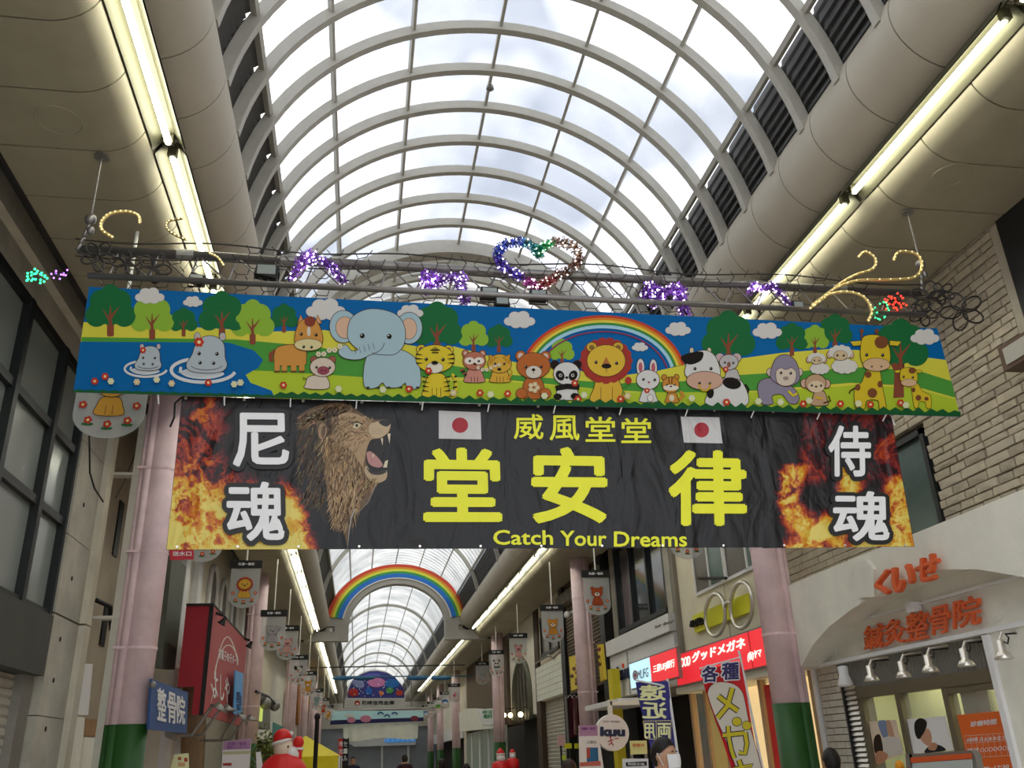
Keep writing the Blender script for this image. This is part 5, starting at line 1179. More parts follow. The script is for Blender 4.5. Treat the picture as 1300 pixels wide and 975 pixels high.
T = Art(fP, 3).crop(1020, 820, 4.643)
for y in (530, 575, 662): T.line([(950, y), (1225+(y-530)*.2, y-18)], 2.2, 'd8cfc0')
for i in range(9): T.line([(950+i*34+ (70 if i else 0)*0, 530-i*2), (968+i*34, 662-i*2)], 1.8, 'd8cfc0')
T.build('table_lines', M_PRINT, PO)
AB = thing('sandwich_board', 'grey framed board with an orange header standing before the clinic', 'sign', atX(1200, 968, 4.3))
slab_px('frame', k9((600, 640), (985, 615), (1010, 640), (1040, 800), (610, 800)), 4.3, .05, M_GREYM, AB, 1); slab_px('orange_header', k9((630, 658), (980, 632), (985, 665), (635, 690)), 4.285, .012, mat('header orange', 'a5431a', .5), AB, 1); slab_px('board_sheet', k9((640, 692), (985, 668), (1000, 800), (645, 800)), 4.285, .012, mat('board sheet', '8d9390', .4), AB, 1)
for sx in (1165, 1240): p = atX(sx, 990, 4.32); box('leg', p.x-.02, p.x+.02, p.y-.02, p.y+.02, 0, 1.5, M_GREYM, AB)
EX = thing('orange_display', 'small orange round ornament beside the sandwich board', 'ornament', atX(1142, 970, 4.35)); p = atX(1142, 972, 4.35); MB().blob(p, (.035, .035, .04)).build('ball', mat('ornament orange', 'cf7a14', .4), EX, True); box('stand', p.x-.06, p.x+.06, p.y-.06, p.y+.15, 0, p.z-.03, mat('ornament stand', '9a6a20', .6), EX)

# ---- right: optician
OP = thing('optician_house', 'cream house front of the optician with paired windows', 'building', (X_R, 11, 0))
M_OPW = mat('cream render', 'b9b19c', .85, 0, .08, 2, .12, 80)
box('wall', X_R, X_R+.5, 9.2, 12.7, 2.4, 6.6, M_OPW, OP); box('joint', X_R-.004, X_R, 10.98, 10.99, 2.9, 3.6, M_GREYM, OP)
box('edge_post', X_R-.06, X_R+.3, 12.68, 12.80, 2.4, 6.6, M_CONCD, OP)
M_GG = mat('green window glass', '4c5f55', .2, 0, .2, 3); M_BG = mat('brown window glass', '4a4438', .3, 0, .2, 4)
for a, c, g1, g2 in ((10.86, 11.93, M_GG, M_BG), (9.5, 10.8, M_GG, M_BG)):
    W = part_empty('window', OP, (X_R, (a+c)/2, 4)); m = (a+c)/2
    box('frame', X_R-.03, X_R+.02, a-.03, c+.03, 3.58, 3.62, M_WHITE, W); box('frame', X_R-.03, X_R+.02, m-.02, m+.02, 3.6, 4.85, M_WHITE, W)
    for y in (a, c): box('frame', X_R-.03, X_R+.02, y-.02, y+.02, 3.6, 4.85, M_WHITE, W)
    box('pane', X_R-.012, X_R-.004, a, m, 3.6, 4.85, g1, W); box('pane', X_R-.016, X_R-.008, m, c, 3.6, 4.85, g2, W)
(x, y), (x2, y2) = [(770+a/6.842, 690+c/6.842) for a, c in ((800, 305), (1040, 300))]
MB().tube([atX(x, y, X_R-.05), atX(x2, y2, X_R-.1)], .02, 6).build('hinge_arm', M_BLACKM, OP)
GS = thing('glasses_sign', 'big grey spectacles sign over a yellow panel on the optician wall', 'sign', atX(905, 790, X_R))
kg = lambda *l: [(770+a/6.842, 690+c/6.842) for a, c in l]
slab_px('yellow_panel', kg((745, 628), (1228, 430), (1252, 590), (768, 776)), X_R-.05, .05, mat('sign yellow', 'c6b81e', .5), GS, 1)
for cx, cy, rx, ry in ((945, 620, 86, 182), (1173, 535, 95, 200)):
    P = [(cx+rx*math.cos(2*PI*i/36)+ (0), cy+ry*math.sin(2*PI*i/36)-rx*math.cos(2*PI*i/36)*.12) for i in range(36)]
    MB().tube([atX(*kg(p)[0], X_R-.14) for p in P], .026, 8, True).build('lens_rim', M_STAIN, GS, True)
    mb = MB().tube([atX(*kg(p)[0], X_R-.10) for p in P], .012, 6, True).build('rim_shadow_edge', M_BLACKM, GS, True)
MB().tube([atX(*kg(p)[0], X_R-.14) for p in ((1028, 545), (1045, 515), (1068, 508), (1082, 520))], .024, 8).build('bridge', M_STAIN, GS, True)
(a, c), (d, e) = kg((735, 668), (850, 735)); text_px('black_lettering', 'めがね', wallfn(X_R-.06, 1), a, c, d, e, M_BLACK, GS, slope=-.3, off=.05, ex=.03)
RB = thing('red_shop_sign', 'long red illuminated shop sign of the optician', 'sign', atX(920, 850, 4.45)); XS = 4.45
q = [atX(x, y, XS) for x, y in ((857, 832), (861, 870), (990, 795))]
M_REDL = mat('lit red panel', (.62, .02, .03), .4, emit=.45); M_LETL = mat('lit letters', (.95, .88, .75), .4, emit=.55)
box('cabinet', XS, XS+.22, 8.95, q[0].y, 2.40, 2.84, M_GREYM, RB); box('face', XS-.012, XS, 8.97, q[0].y-.02, 2.42, 2.82, M_REDL, RB)
for yy_ in (9.85,): box('joint', XS-.018, XS-.01, yy_-.006, yy_+.006, 2.42, 2.82, M_REDP, RB)
fR = wallfn(XS-.012, 1); kr = lambda *l: [(860+a/6.29, 820+c/6.29) for a, c in l]
for s, x0, y0, x1, y1, sl, of in (('GOOD', 5, 105, 105, 180, -.25, .01), ('グッドメガネ', 120, 55, 545, 135, -.28, .03), ('(有)ヤマ', 565, 50, 672, 130, -.3, .01)):
    (a, c), (d, e) = kr((x0, y0), (x1, y1)); text_px('lettering', s, fR, a, c, d, e, M_LETL, RB, slope=sl, off=of, ex=.006)
SF = thing('optician_shopfront', 'warmly lit shop front of the optician behind the flags', 'shop front', (X_R, 11, 0))
box('soffit', X_R-.2, X_R+.4, 9.0, 12.7, 2.32, 2.4, M_CREAM, SF); box('lit_interior', X_R+.5, X_R+.55, 8.9, 12.8, 0, 2.4, M_WARMIN, SF)
for y in (9.02, 9.7, 10.3, 10.9, 11.5, 12.1, 12.65): box('door_post', X_R-.02, X_R+.06, y-.04, y+.04, 0, 2.35, mat('tan frame', '8d7556', .5), SF)
for a, c in ((9.06, 9.66), (9.74, 10.26), (10.34, 10.86), (10.94, 11.46), (11.54, 12.06), (12.14, 12.6)): box('pane', X_R+.02, X_R+.028, a, c, 0, 2.32, M_GLASS, SF)
for a, c, d in ((9.8, 10.2, 'a51a14'), (11.6, 12.0, 'c7a060')): box('window_banner', X_R-.005, X_R+.01, a, c, 1.2, 2.25, mat('window banner '+d, d, .5), SF)
(x, y), (x2, y2) = kr((1030, 660), (1060, 900)); MB().tube([atX(x, y, 4.55)+V(0, .1, 0), atX(x, y, 4.55), atX(x2, y2, 4.55), atX(x2+3, y2+40, 4.55)], .012, 6).build('hanger_rail', M_REDP, SF)

# ---- right: hairdresser
HD = thing('hair_salon_house', 'grey house with a big dark window over a white salon fascia', 'building', (X_R, 14.7, 0))
box('wall', X_R+.1, X_R+.6, 12.8, 16.7, 2.4, 6.6, M_CONCD, HD)
window(HD, 1, X_R, 13.2, 16.0, 3.57, 5.15, 3, 1, M_DKFRAME, mat('reflective glass', '23282a', .08, 0, .3, 2, spec=.8), .07, .08)
box('window_surround', X_R-.02, X_R+.1, 12.95, 13.2, 3.5, 5.2, M_CONC, HD); box('window_surround', X_R-.02, X_R+.1, 16.0, 16.3, 3.5, 5.2, M_CONCD, HD)
for z0, z1, d in ((3.24, 3.50, .12), (2.49, 3.22, .06)): box('fascia_panel', X_R-d, X_R+.1, 12.95, 16.6, z0, z1, M_WHITE, HD)
box('fascia_strip', X_R-.075, X_R-.06, 15.4, 15.45, 2.5, 3.2, M_CONC, HD)
(a, c), (d, e) = kg((425, 690), (590, 745)); text_px('thin_lettering', 'hair design', wallfn(X_R-.12, 1), a, c+3, d, e, M_GREYM, HD, slope=-.35, ex=.006)
km = lambda *l: [(600+a/3.42, 690+c/3.42) for a, c in l]
(a, c), (d, e) = km((628, 530), (690, 600)); text_px('dark_blue_lettering', 'kuu', wallfn(X_R-.075, 1), a, c+2, d, e, mat('navy lettering', '1a2340', .5), HD, slope=-.3, off=.03, ex=.02)
(a, c), = km((652, 522)); MB().tube([atX(a, c, X_R-.09), atX(a+.6, c+5, X_R-.09)], .02, 6).build('red_tick', mat('tick red', 'b0281e', .5), HD)
box('shop_recess', X_R+.5, X_R+.6, 12.8, 16.7, 0, 2.5, M_DARKIN, HD); box('awning_shelf', X_R-.7, X_R, 14.0, 16.2, 2.28, 2.36, M_WHITE, HD)
box('yellow_column', X_R-.3, X_R-.15, 15.7, 15.95, 1.2, 2.95, mat('column yellow', 'a89c1e', .5), HD)
BK = thing('bank_sign', 'lit projecting bank sign, pale blue beside red', 'sign', atX(825, 845, 4.3)); XS = 4.3
q = [atX(*p, XS) for p in km((680, 520), (770, 490), (885, 450))]; z0, z1 = 2.49, 2.90
box('cabinet', XS, XS+.05, q[2].y, q[0].y, z0, z1, M_GREYM, BK); box('blue_face', XS-.01, XS, q[1].y, q[0].y-.02, z0+.02, z1-.02, mat('lit pale blue', (.42, .68, .80), .4, emit=.5), BK); box('red_face', XS-.01, XS, q[2].y+.02, q[1].y, z0+.02, z1-.02, M_REDL, BK)
fB = wallfn(XS-.012, 1)
def tm(s, x0, y0, x1, y1, m, t, sl, f, **k): (a, c), (d, e) = km((x0, y0), (x1, y1)); text_px('lettering', s, f, a, c, d, e, m, t, slope=sl, **k)
tm('MUFG', 718, 552, 764, 592, M_GREYM, BK, -.3, fB, ex=.003, off=.01); tm('三菱UFJ銀行', 785, 530, 878, 568, M_LETL, BK, -.3, fB, ex=.003, off=.015)
T = Art(fB, 4).crop(600, 690, 3.42); T.ell(706, 572, 11, 22, 'b02a34'); T.ell(706, 572, 8, 17, 'a8d0dc'); T.ell(706, 572, 4, 9, 'b02a34'); T.build('round_mark', M_PRINT, BK)
KR = thing('round_salon_sign', 'round white projecting salon sign with a running figure', 'sign', atY(778, 930, 13.6)); Yk = 13.6
c0 = atY(778, 930, Yk); r_ = (atY(799, 930, Yk)-c0).length
MB().lathe([(r_*.98, 0), (r_, .03), (r_, .09), (r_*.98, .12)], c0+V(0, .12, 0), 36, Matrix.Rotation(PI/2, 3, 'X')).build('disc', M_WHT, KR); box('bracket', c0.x-.03, c0.x+.03, Yk+.03, Yk+.09, c0.z+r_*.9, 2.32, M_CREAM, KR); box('arm', c0.x, X_R-.3, Yk+.03, Yk+.09, 2.24, 2.3, M_CREAM, KR)
fK = yfn(Yk); km2 = lambda *l: km(*l)
tm('kuu', 553, 795, 662, 838, MATS['navy lettering'], KR, 0, fK, ex=.006, off=.06, lift=.006); tm('hair design', 567, 768, 640, 778, M_GREYM, KR, 0, fK, ex=.004, lift=.006)
T = Art(lambda x, y, o=0: fK(x, y, o+.004), 4).crop(600, 690, 3.42)
for l in (((598, 842), (600, 852)), ((598, 852), (604, 866)), ((604, 866), (590, 874)), ((604, 866), (612, 878)), ((598, 855), (586, 862)), ((600, 855), (612, 852)), ((616, 848), (634, 846))): T.line(l, 4, 'a5283a')
T.ell(597, 840, 4, 4, 'a5283a'); T.build('running_figure_print', M_PRINT, KR)
# ---- right: brown slatted house, yellow signs
BT = thing('brown_tile_house', 'dark brown brick-tile house behind the bear and fox plaques', 'building', (X_R, 18.6, 0))
M_BRT = mat('brown tile', '4d4031', .7, 0, .3, 14, .3, 20, stretch=(1, .6, 3))
box('wall', X_R+.02, X_R+.5, 16.7, 20.7, 2.8, 6.6, mat('dark joint', '231d17', .9), BT)
bb = MB(); z = 2.82
while z < 5.25:
    y = 16.7+random.uniform(0, .3)
    while y < 20.6: L_ = .45; bb.bx(X_R-.01, X_R+.03, y, min(y+L_-.02, 20.7), z, z+.055); y += L_
    z += .075
bb.build('brick_tile', M_BRT, BT)['kind'] = 'stuff'
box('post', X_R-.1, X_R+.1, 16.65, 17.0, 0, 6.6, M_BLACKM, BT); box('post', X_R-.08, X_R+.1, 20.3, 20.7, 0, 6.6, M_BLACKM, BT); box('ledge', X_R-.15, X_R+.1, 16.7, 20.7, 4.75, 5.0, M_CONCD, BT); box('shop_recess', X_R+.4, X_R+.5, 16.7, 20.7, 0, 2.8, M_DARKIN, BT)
for k, pts in enumerate((((418, 492), (468, 480), (472, 622), (428, 640)), ((540, 440), (556, 437), (570, 590), (555, 600)))):
    t = thing('yellow_shop_sign', ('square yellow shop sign left of the second right column', 'narrow yellow shop sign right of the second right column')[k], 'sign', atX(*km(pts[0])[0], 4.55), 'yellow shop signs on the brown house')
    slab_px('panel', km(*pts), 4.5, .06, mat('shop yellow', 'bda030', .5, 0, .1, 8), t, 1)
    T = Art(wallfn(4.5, 1), 4).crop(600, 690, 3.42); x0, y0 = pts[0]; ww = pts[1][0]-pts[0][0]
    for i in range(7 if k == 0 else 3): T.ell(x0+ww*(.25+.55*random.random()), y0+20+i*16*(1 if k == 0 else 2), 8, 9, random.choice(('7a3a1c', '8c5a22', '5a2a18')), n=10)
    T.build('picture_print', M_PRINT, t)
CA = thing('security_camera', 'small white security camera beside the brown tile wall', 'camera', atX(*km((412, 300))[0], 4.5)); p = atX(*km((412, 310))[0], 4.5); MB().blob(p, (.08, .09, .08)).build('dome', M_WHITE, CA, True); MB().tube([p, p+V(.2, 0, .1)], .03, 6).build('arm', M_WHITE, CA)
# ---- right: beige panel with roller shutter, then arch-window house
BP = thing('shuttered_shop', 'beige panelled front with a closed roller shutter beyond the brown house', 'building', (X_R, 22.3, 0))
box('upper_wall', X_R, X_R+.5, 20.7, 24.1, 2.85, 6.6, M_BEIGE, BP)
window(BP, 1, X_R-.03, 21.1, 23.3, 3.9, 4.9, 2, 1, M_DKFRAME, M_BG, .08, .05)
for i in range(6): box('plank', X_R-.06, X_R, 20.75, 24.0, 2.87+i*.14, 2.87+(i+1)*.14-.008, M_CREAM, BP)
MB().tube([V(X_R-.08, 20.8, 3.78), V(X_R-.08, 21.6, 3.74), V(X_R-.08, 22.2, 3.86), V(X_R-.08, 23.9, 3.82)], .025, 6).build('scroll_moulding', M_CONCD, BP)
slats('shutter', X_R+.1, 20.8, 23.6, 0, 2.85, .09, M_SHUT, BP, 1); box('dark_jamb', X_R-.05, X_R+.2, 23.6, 24.15, 0, 6.6, mat('dark brown post', '33261c', .7), BP)
WH_ = thing('white_arch_house', 'white house front with a large round-arched dark window on the right', 'building', (X_R, 26.3, 0))
box('wall', X_R, X_R+.5, 24.15, 28.6, 2.6, 6.6, M_STUC, WH_); pts = [V(X_R-.02, 25.0, 2.5)]+[V(X_R-.02, 26.4-1.4*math.cos(PI*i/16), 3.1+1.05*math.sin(PI*i/16)) for i in range(17)]+[V(X_R-.02, 27.8, 2.5)]
MB().prism(pts, (.05, 0, 0)).build('arched_window', mat('arch glass', '1d1a17', .3), WH_); MB().tube(pts, .09, 8).build('arch_frame', mat('olive frame', '4a4a3c', .6), WH_, True)
for k in range(5): y = 25.3+k*.55; MB().bx(X_R-.05, X_R-.02, y-.03, y+.03, 2.5, 3.1+1.05*math.sqrt(max(0, 1-((y-26.4)/1.4)**2))).build('glazing_bar', MATS['olive frame'], WH_)
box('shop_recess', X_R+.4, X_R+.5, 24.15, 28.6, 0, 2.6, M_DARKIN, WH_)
for k, (x, y) in enumerate(((640, 908), (648, 908), (661, 907))): t = thing('bulb', ('left', 'middle', 'right')[k]+' warm bulb glowing under the white arch house', 'light bulb', atX(x, y, 4.5), 'warm bulbs under the arch house'); MB().blob(atX(x, y, 4.5), (.07, .07, .07)).build('globe', mat('bulb glow', (1, .78, .45), .4, emit=4), t, True); MB().tube([atX(x, y, 4.5)+V(0, 0, .06), atX(x, y, 4.5)+V(0, 0, .18), atX(x, y, 4.5)+V(.2, 0, .2)], .015, 5).build('cord', M_BLACK, t)
BB = thing('brown_blank_house', 'brown blank house wall with a cream canopy beyond the panda plaque', 'building', (X_R, 35, 0))
box('wall', X_R, X_R+.5, 29.2, 40.5, 2.5, 6.6, mat('brown render', '4e4234', .85, 0, .12, 1.5), BB); box('pale_post', X_R-.05, X_R+.2, 40.5, 41.5, 0, 6.6, M_STUC, BB)
kz = lambda *l: [(540+a/7.222, 840+c/7.222) for a, c in l]
slab_px('canopy', kz((315, 640), (308, 470), (380, 430), (465, 435), (525, 585), (640, 580), (640, 610)), 4.35, .3, M_CREAM, BB, 1); slab_px('sign_panel', kz((470, 440), (640, 425), (640, 575), (525, 580)), 4.33, .02, M_WHITE, BB, 1)
for s, x0, y0, x1, y1 in (('おおくぼ', 525, 445, 612, 475), ('歯科', 535, 480, 615, 520)): (a, c), (d, e) = kz((x0, y0), (x1, y1)); text_px('green_lettering', s, wallfn(4.33, 1), a, c, d, e, mat('letter green', '2f7a4a', .5), BB, off=.02, ex=.01)
box('shopfront_glass', X_R-.1, X_R-.05, 29.2, 40, 0, 2.5, mat('pale shopfront', '7f8a80', .3, 0, .3, 1.2, stretch=(1, 2.5, .15)), BB)
for y in (30.5, 33, 35.5, 38): box('shopfront_post', X_R-.14, X_R-.1, y, y+.15, 0, 2.5, M_WHITE, BB)
RF = thing('shop_row', 'row of distant shop fronts along the right side of the arcade', 'building', (X_R, 50, 0))
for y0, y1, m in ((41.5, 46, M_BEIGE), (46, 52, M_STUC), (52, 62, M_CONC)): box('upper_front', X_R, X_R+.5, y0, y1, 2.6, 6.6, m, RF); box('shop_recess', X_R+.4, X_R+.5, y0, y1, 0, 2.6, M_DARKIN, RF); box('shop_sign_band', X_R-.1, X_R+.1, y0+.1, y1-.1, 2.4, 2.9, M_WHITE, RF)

# ---- far end of the street
EH = thing('end_house', 'pale house front with grey shutters closing the far end of the street', 'building', (1, 66, 0)); fE = yfn(62)
box('wall', -8, 12, 62.3, 62.8, 3.6, 5.15, M_STUC, EH); box('rear_wall', -8, 12, 77, 77.5, 0, 9, M_STUC, EH); box('shutter_zone', -8, 12, 62.5, 62.9, 0, 3.6, mat('grey shutters', '7d8288', .5, 0, .15, 1.5), EH)
ke = lambda *l: [(380+a/6.289, 820+c/6.289) for a, c in l]
slabY('fascia', ke((400, 740), (930, 730), (930, 790), (440, 805), (400, 780)), 62, .3, M_WHITE, EH); slabY('blue_panel', ke((682, 742), (925, 735), (925, 762), (684, 770)), 61.95, .06, mat('end blue', '1f78b8', .4, emit=.3), EH)
(a, c), (d, e) = ke((690, 742), (918, 764)); text_px('lettering', 'あまがさき市', yfn(61.93), a, c, d, e, M_WHT, EH, ex=.02)
for x in (660, 870): slabY('shutter_post', ke((x-8, 800), (x+8, 800), (x+8, 1000), (x-8, 1000)), 62.2, .2, M_WHITE, EH)
EA = thing('sea_arch_sign', 'arched sign of sea animals over the bank name at the far end', 'sign', atY(475, 885, 57.5)); fS = yfn(57.5)
arcp = ke((385, 415), (390, 345), (425, 280), (490, 228), (560, 203), (625, 200), (700, 215), (765, 250), (815, 310), (838, 370), (840, 415)); slabY('half_disc', arcp, 57.5, .2, mat('sea indigo', '2a2a66', .5, 0, .15, 1), EA)
slabY('name_board', ke((375, 418), (842, 415), (845, 490), (365, 500)), 57.4, .25, mat('board grey', '8f8d86', .6), EA)
(a, c), (d, e) = ke((497, 436), (758, 470)); text_px('bank_name', '尼崎信用金庫', yfn(57.4), a, c, d, e, M_BLACK, EA, off=.02, ex=.02)
T = Art(yfn(57.38), 4, .004).crop(380, 820, 6.289); T.ell(463, 456, 22, 20, 'a52a1e'); T.ell(463, 462, 12, 8, 'e0c8b0'); T.build('round_mark', M_PRINT, EA)
T = Art(yfn(57.48), 4, .004).crop(380, 820, 6.289)
T.ell(617, 292, 70, 38, 'c87aa8'); T.ell(740, 300, 60, 38, '2468a8'); T.ell(470, 300, 52, 34, '7f8ab0', .4); T.ell(432, 372, 40, 34, 'b03028'); T.ell(800, 375, 30, 22, 'b8402c'); T.ell(555, 362, 28, 30, '2a62b0'); T.ell(722, 355, 30, 24, '4a9a4a'); T.ell(655, 378, 18, 18, 'd87a40'); T.ell(590, 235, 60, 16, '5a5aa8')
for i in range(30): T.ell(random.uniform(420, 800), random.uniform(260, 405), 4, 4, 'd8d8e8', n=8, up=False)
T.build('sea_animal_print', M_PRINT, EA)
SB = thing('whale_strip_banner', 'long sea picture banner with pink whales near the far end', 'banner', atY(480, 912, 50)); slabY('sheet', ke((250, 520), (990, 515), (992, 600), (245, 630)), 50, .03, mat('sea pale', '8fb0b4', .6), SB)
T = Art(yfn(50), 4, .003).crop(380, 820, 6.289); T.poly([(248, 595), (992, 570), (992, 600), (245, 630)], '1f1f4e'); T.ell(415, 592, 34, 22, 'c07890'); T.ell(530, 582, 44, 28, 'c07890'); T.ell(920, 578, 34, 20, '7a2a40')
for x, y in ((648, 545), (700, 565), (760, 545)): T.arc(x, y+8, 22, 22, PI*1.1, PI*1.95, 11, '1f4f80')
T.ell(400, 555, 40, 14, 'd0d0c8'); T.build('sea_print', M_PRINT, SB)
_p = atY(*ke((235, 522))[0], 50.05); MB().tube([V(-2.05, 50.05, _p.z), V(4.25, 50.05, _p.z)], .05, 6).build('pole', M_GREYM, SB)
for x in (-1.6, 3.8): MB().tube([V(x, 50.05, _p.z), V(x, 50.05, 5.24)], .02, 5).build('hanging_wire', M_GREYM, SB)
WC = thing('white_drop_cloth', 'plain white cloth hung below the whale banner', 'cloth', atY(480, 930, 50.2)); nn = 16; vs = []; fs = []
for i in range(nn+1):
    u = i/nn; (x, y), (x2, y2) = ke((350+600*u, 630-10*u), (352+592*u, 752-18*u+10*math.sin(u*9)))
    for a, c in ((x, y), (x2, y2)): p = atY(a, c, 50.2); p.y += .06*math.sin(u*40); vs.append(p)
for i in range(nn): fs.append((2*i, 2*i+2, 2*i+3, 2*i+1))
MBx = MB().add(vs, fs).add([v+V(0, .01, 0) for v in vs], fs); MBx.build('cloth', mat('cloth white', 'bdb8ac', .8, 0, .08, 2), WC)
for x in (360, 500, 640, 780, 940): p = atY(*ke((x, 628))[0], 50.2); MB().tube([p, V(p.x, 50.05, _p.z)], .012, 4).build('tie', M_WHT, WC)
for x in (-.9, 3.2): MB().tube([V(x, 57.6, 4.6), V(x, 57.6, 6.3)], .04, 6).build('hanger', M_GREYM, EA)
for k, (y0, x0, x1, yy0, yy1) in enumerate(((36, 375, 590, 848, 844), (38, 430, 668, 859, 858))):
    t = thing('overhead_cable', ('plain overhead cable across the far street', 'overhead line with blue fish streamers across the far street')[k], 'cable', atY(x0, yy0, y0)); MB().tube([atY(x0, yy0, y0), atY(x1, yy1, y0)], .025, 5).build('wire', M_WIRE if k == 0 else mat('teal line', '2a5a6a', .5), t)
    if k:
        for x in (435, 462, 530, 560): p = atY(x, 861, y0); MB().blob(p, (.45, .1, .09)).build('fish_streamer', mat('streamer blue', '1f4a6a', .5), t, True)

# ================================================================== hanging acrylic plaques
def plaque(px, py, Y, kind, label, wpx=None, W=.45, name=None):
    """px,py = middle of the black header; Y = distance along the street"""
    c = atY(px, py, Y); t = thing('hanging_plaque', label, 'plaque', c, 'animal plaques hanging from the arcade soffit'); w = W/2; hh = .06; H = .62*W/.45
    MB().cyl(c+V(0, 0, hh), V(c.x, c.y, 5.21 if abs(c.x-XC) > 2.8 else 5.5), .013, 8).build('rod', M_CREAM, t); box('header', c.x-w*1.08, c.x+w*1.08, Y-.02, Y+.02, c.z-hh, c.z+hh, M_BLACK, t)
    zb = c.z-hh; n = 12; pts = [V(c.x-w, Y, zb), V(c.x-w, Y, zb-H+w*.75)]+[V(c.x-w*math.cos(PI*i/n), Y, zb-H+w*.75-w*.75*math.sin(PI*i/n)) for i in range(1, n)]+[V(c.x+w, Y, zb-H+w*.75), V(c.x+w, Y, zb)]
    MB().prism(pts, (0, .008, 0)).build('acrylic_panel', M_ACRYL, t)
    text('header_lettering', '杭瀬一番街', (c.x-w*.55, Y-.02, c.z-.022), (w*1.1, 0, 0), (0, 0, .045), M_WHT, t, off=.02, ex=.002)
    fn = lambda x, y, o=0: V(c.x+x*w, Y-o-.001, zb-H*.5-y*w)
    T = Art(fn, 2, .0006); base, ear, bodyc, mz = PK_[kind]
    for x in (-.55, 0, .55): T.ell(x, .95+(.12 if x == 0 else 0), .17, .05, '2a6a38', up=False); 
    T.lay += 1
    for x in (-.55, 0, .55, -.75, .75):
        y = .82+(.12 if x == 0 else 0) if abs(x) < .6 else .35
        for k in range(5): T.ell(x+.07*math.cos(k*1.257), y+.07*math.sin(k*1.257), .055, .055, 'b83226', n=8, up=False)
        T.lay += .5; T.ell(x, y, .045, .045, 'e8d080', n=8, up=False); T.lay += .5
    if kind in ('whale', 'turtle', 'flamingo'):
        if kind == 'flamingo': T.ell(.05, .1, .3, .2, base); T.line([(.25, .0), (.35, -.25), (.1, -.45)], .12, base); T.line([(.05, .25), (.05, .6)], .05, base); T.ell(.05, -.45, .12, .1, base)
        else: T.ell(0, 0, .6, .45, base); T.ell(0, .2, .45, .22, mz); T.line([(-.5, -.1), (-.75, -.4)], .15, base); eyes(T, [(-.2, -.05), (.2, -.05)], .05)
    else:
        T.smooth([(-.22, .1), (.22, .1), (.36, .35), (.38, .66), (-.38, .66), (-.36, .35)], bodyc, OL, .02); 
        for x in (-.1, .1): T.line([(x, .35), (x, .65)], .015, OL)
        if kind == 'lion':
            for k in range(14): T.ell(.44*math.cos(k*.449), -.25+.40*math.sin(k*.449), .13, .12, 'a8341c', n=10, up=False)
            T.lay += 1; T.ell(0, -.25, .45, .41, 'a8341c')
        if ear:
            for x in (-.34, .34): T.ell(x, -.55 if kind != 'koala' else -.42, .13 if kind != 'koala' else .2, .13 if kind != 'koala' else .18, ear, line=OL, lw=.02)
        T.ell(0, -.25, .42, .34, base, line=OL, lw=.02)
        if kind == 'cow': T.ell(-.25, -.38, .18, .16, '1b1712'); T.ell(.25, .35, .12, .1, '1b1712')
        if kind == 'panda':
            for x in (-.17, .17): T.ell(x, -.24, .1, .13, '17120f')
            T.line([(-.4, .25), (.4, .25)], .16, '17120f')
        if mz: T.ell(0, -.13, .2, .13, mz)
        eyes(T, [(-.17, -.26), (.17, -.26)], .05); T.ell(0, -.16, .07, .05, '241a12')
    T.build('animal_print', M_PRINT, t); return t
PK_ = {'dog': (hx('c8922e'), hx('c8922e'), hx('cf9a34'), None), 'lion': (hx('d8a838'), None, hx('d8a838'), None), 'koala': (hx('a8a4a8'), hx('a8a4a8'), hx('a8a4a8'), None), 'pig': (hx('c99a94'), hx('a86a6a'), hx('c99a94'), hx('a8606a')), 'cow': (hx('cfcdc6'), hx('1b1712'), hx('cfcdc6'), hx('cfa890')), 'bear': (hx('a8481c'), hx('a8481c'), hx('a8481c'), hx('d8cfc0')), 'fox': (hx('c98a2c'), hx('c98a2c'), hx('c98a2c'), hx('ddd6c8')), 'panda': (hx('d2d0ca'), hx('17120f'), hx('d2d0ca'), None), 'whale': (hx('1f5a9c'), None, None, hx('c9d2d8')), 'turtle': (hx('4a8a3a'), None, None, hx('7aa84a')), 'flamingo': (hx('c0586a'), None, None, None), 'elephant': (hx('8fa6a8'), hx('8fa6a8'), hx('8fa6a8'), None), 'rabbit': (hx('d2d0ca'), hx('d2a0a0'), hx('d2d0ca'), None)}
plaque(152, 438, 5.75, 'dog', 'nearest plaque on the left, its tan dog half hidden by the banner')
plaque(263, 644, 11.0, 'rabbit', 'plaque on the left hidden by the black banner except its flowers')
plaque(313, 716.5, 14.3, 'lion', 'lion plaque hanging by the second column on the left')
plaque(348, 778.5, 17.2, 'koala', 'koala plaque behind the lion plaque on the left')
plaque(366, 797.5, 20.5, 'pig', 'pink pig plaque overlapping the koala plaque on the left')
plaque(379.5, 834.5, 24.5, 'cow', 'cow plaque by the third column on the left')
plaque(392, 854.5, 28.5, 'fox', 'small fox plaque beyond the cow plaque on the left')
plaque(402.5, 876.5, 35, 'elephant', 'pale grey-green plaque just beyond the rainbow arch on the left')
plaque(411, 888, 41, 'bear', 'tiny brown plaque left of the far trough light'); plaque(417, 897, 46, 'lion', 'tiny lion plaque at the far left end')
plaque(866, 644, 10.6, 'rabbit', 'plaque on the right hidden by the black banner except its flowers')
plaque(756, 728.5, 14.3, 'bear', 'brown bear plaque beside the second column on the right')
plaque(700.5, 771.5, 17.6, 'fox', 'orange fox plaque left of the bear plaque on the right')
plaque(657.5, 807, 22.6, 'pig', 'pink pig plaque on the right between fox and panda')
plaque(630, 828, 26.8, 'panda', 'panda plaque in front of the third column on the right')
plaque(612, 842.5, 31, 'koala', 'plaque seen edge-high against the brown house beyond the panda')
plaque(576.5, 870, 37, 'flamingo', 'pink flamingo plaque at the fourth column on the right')
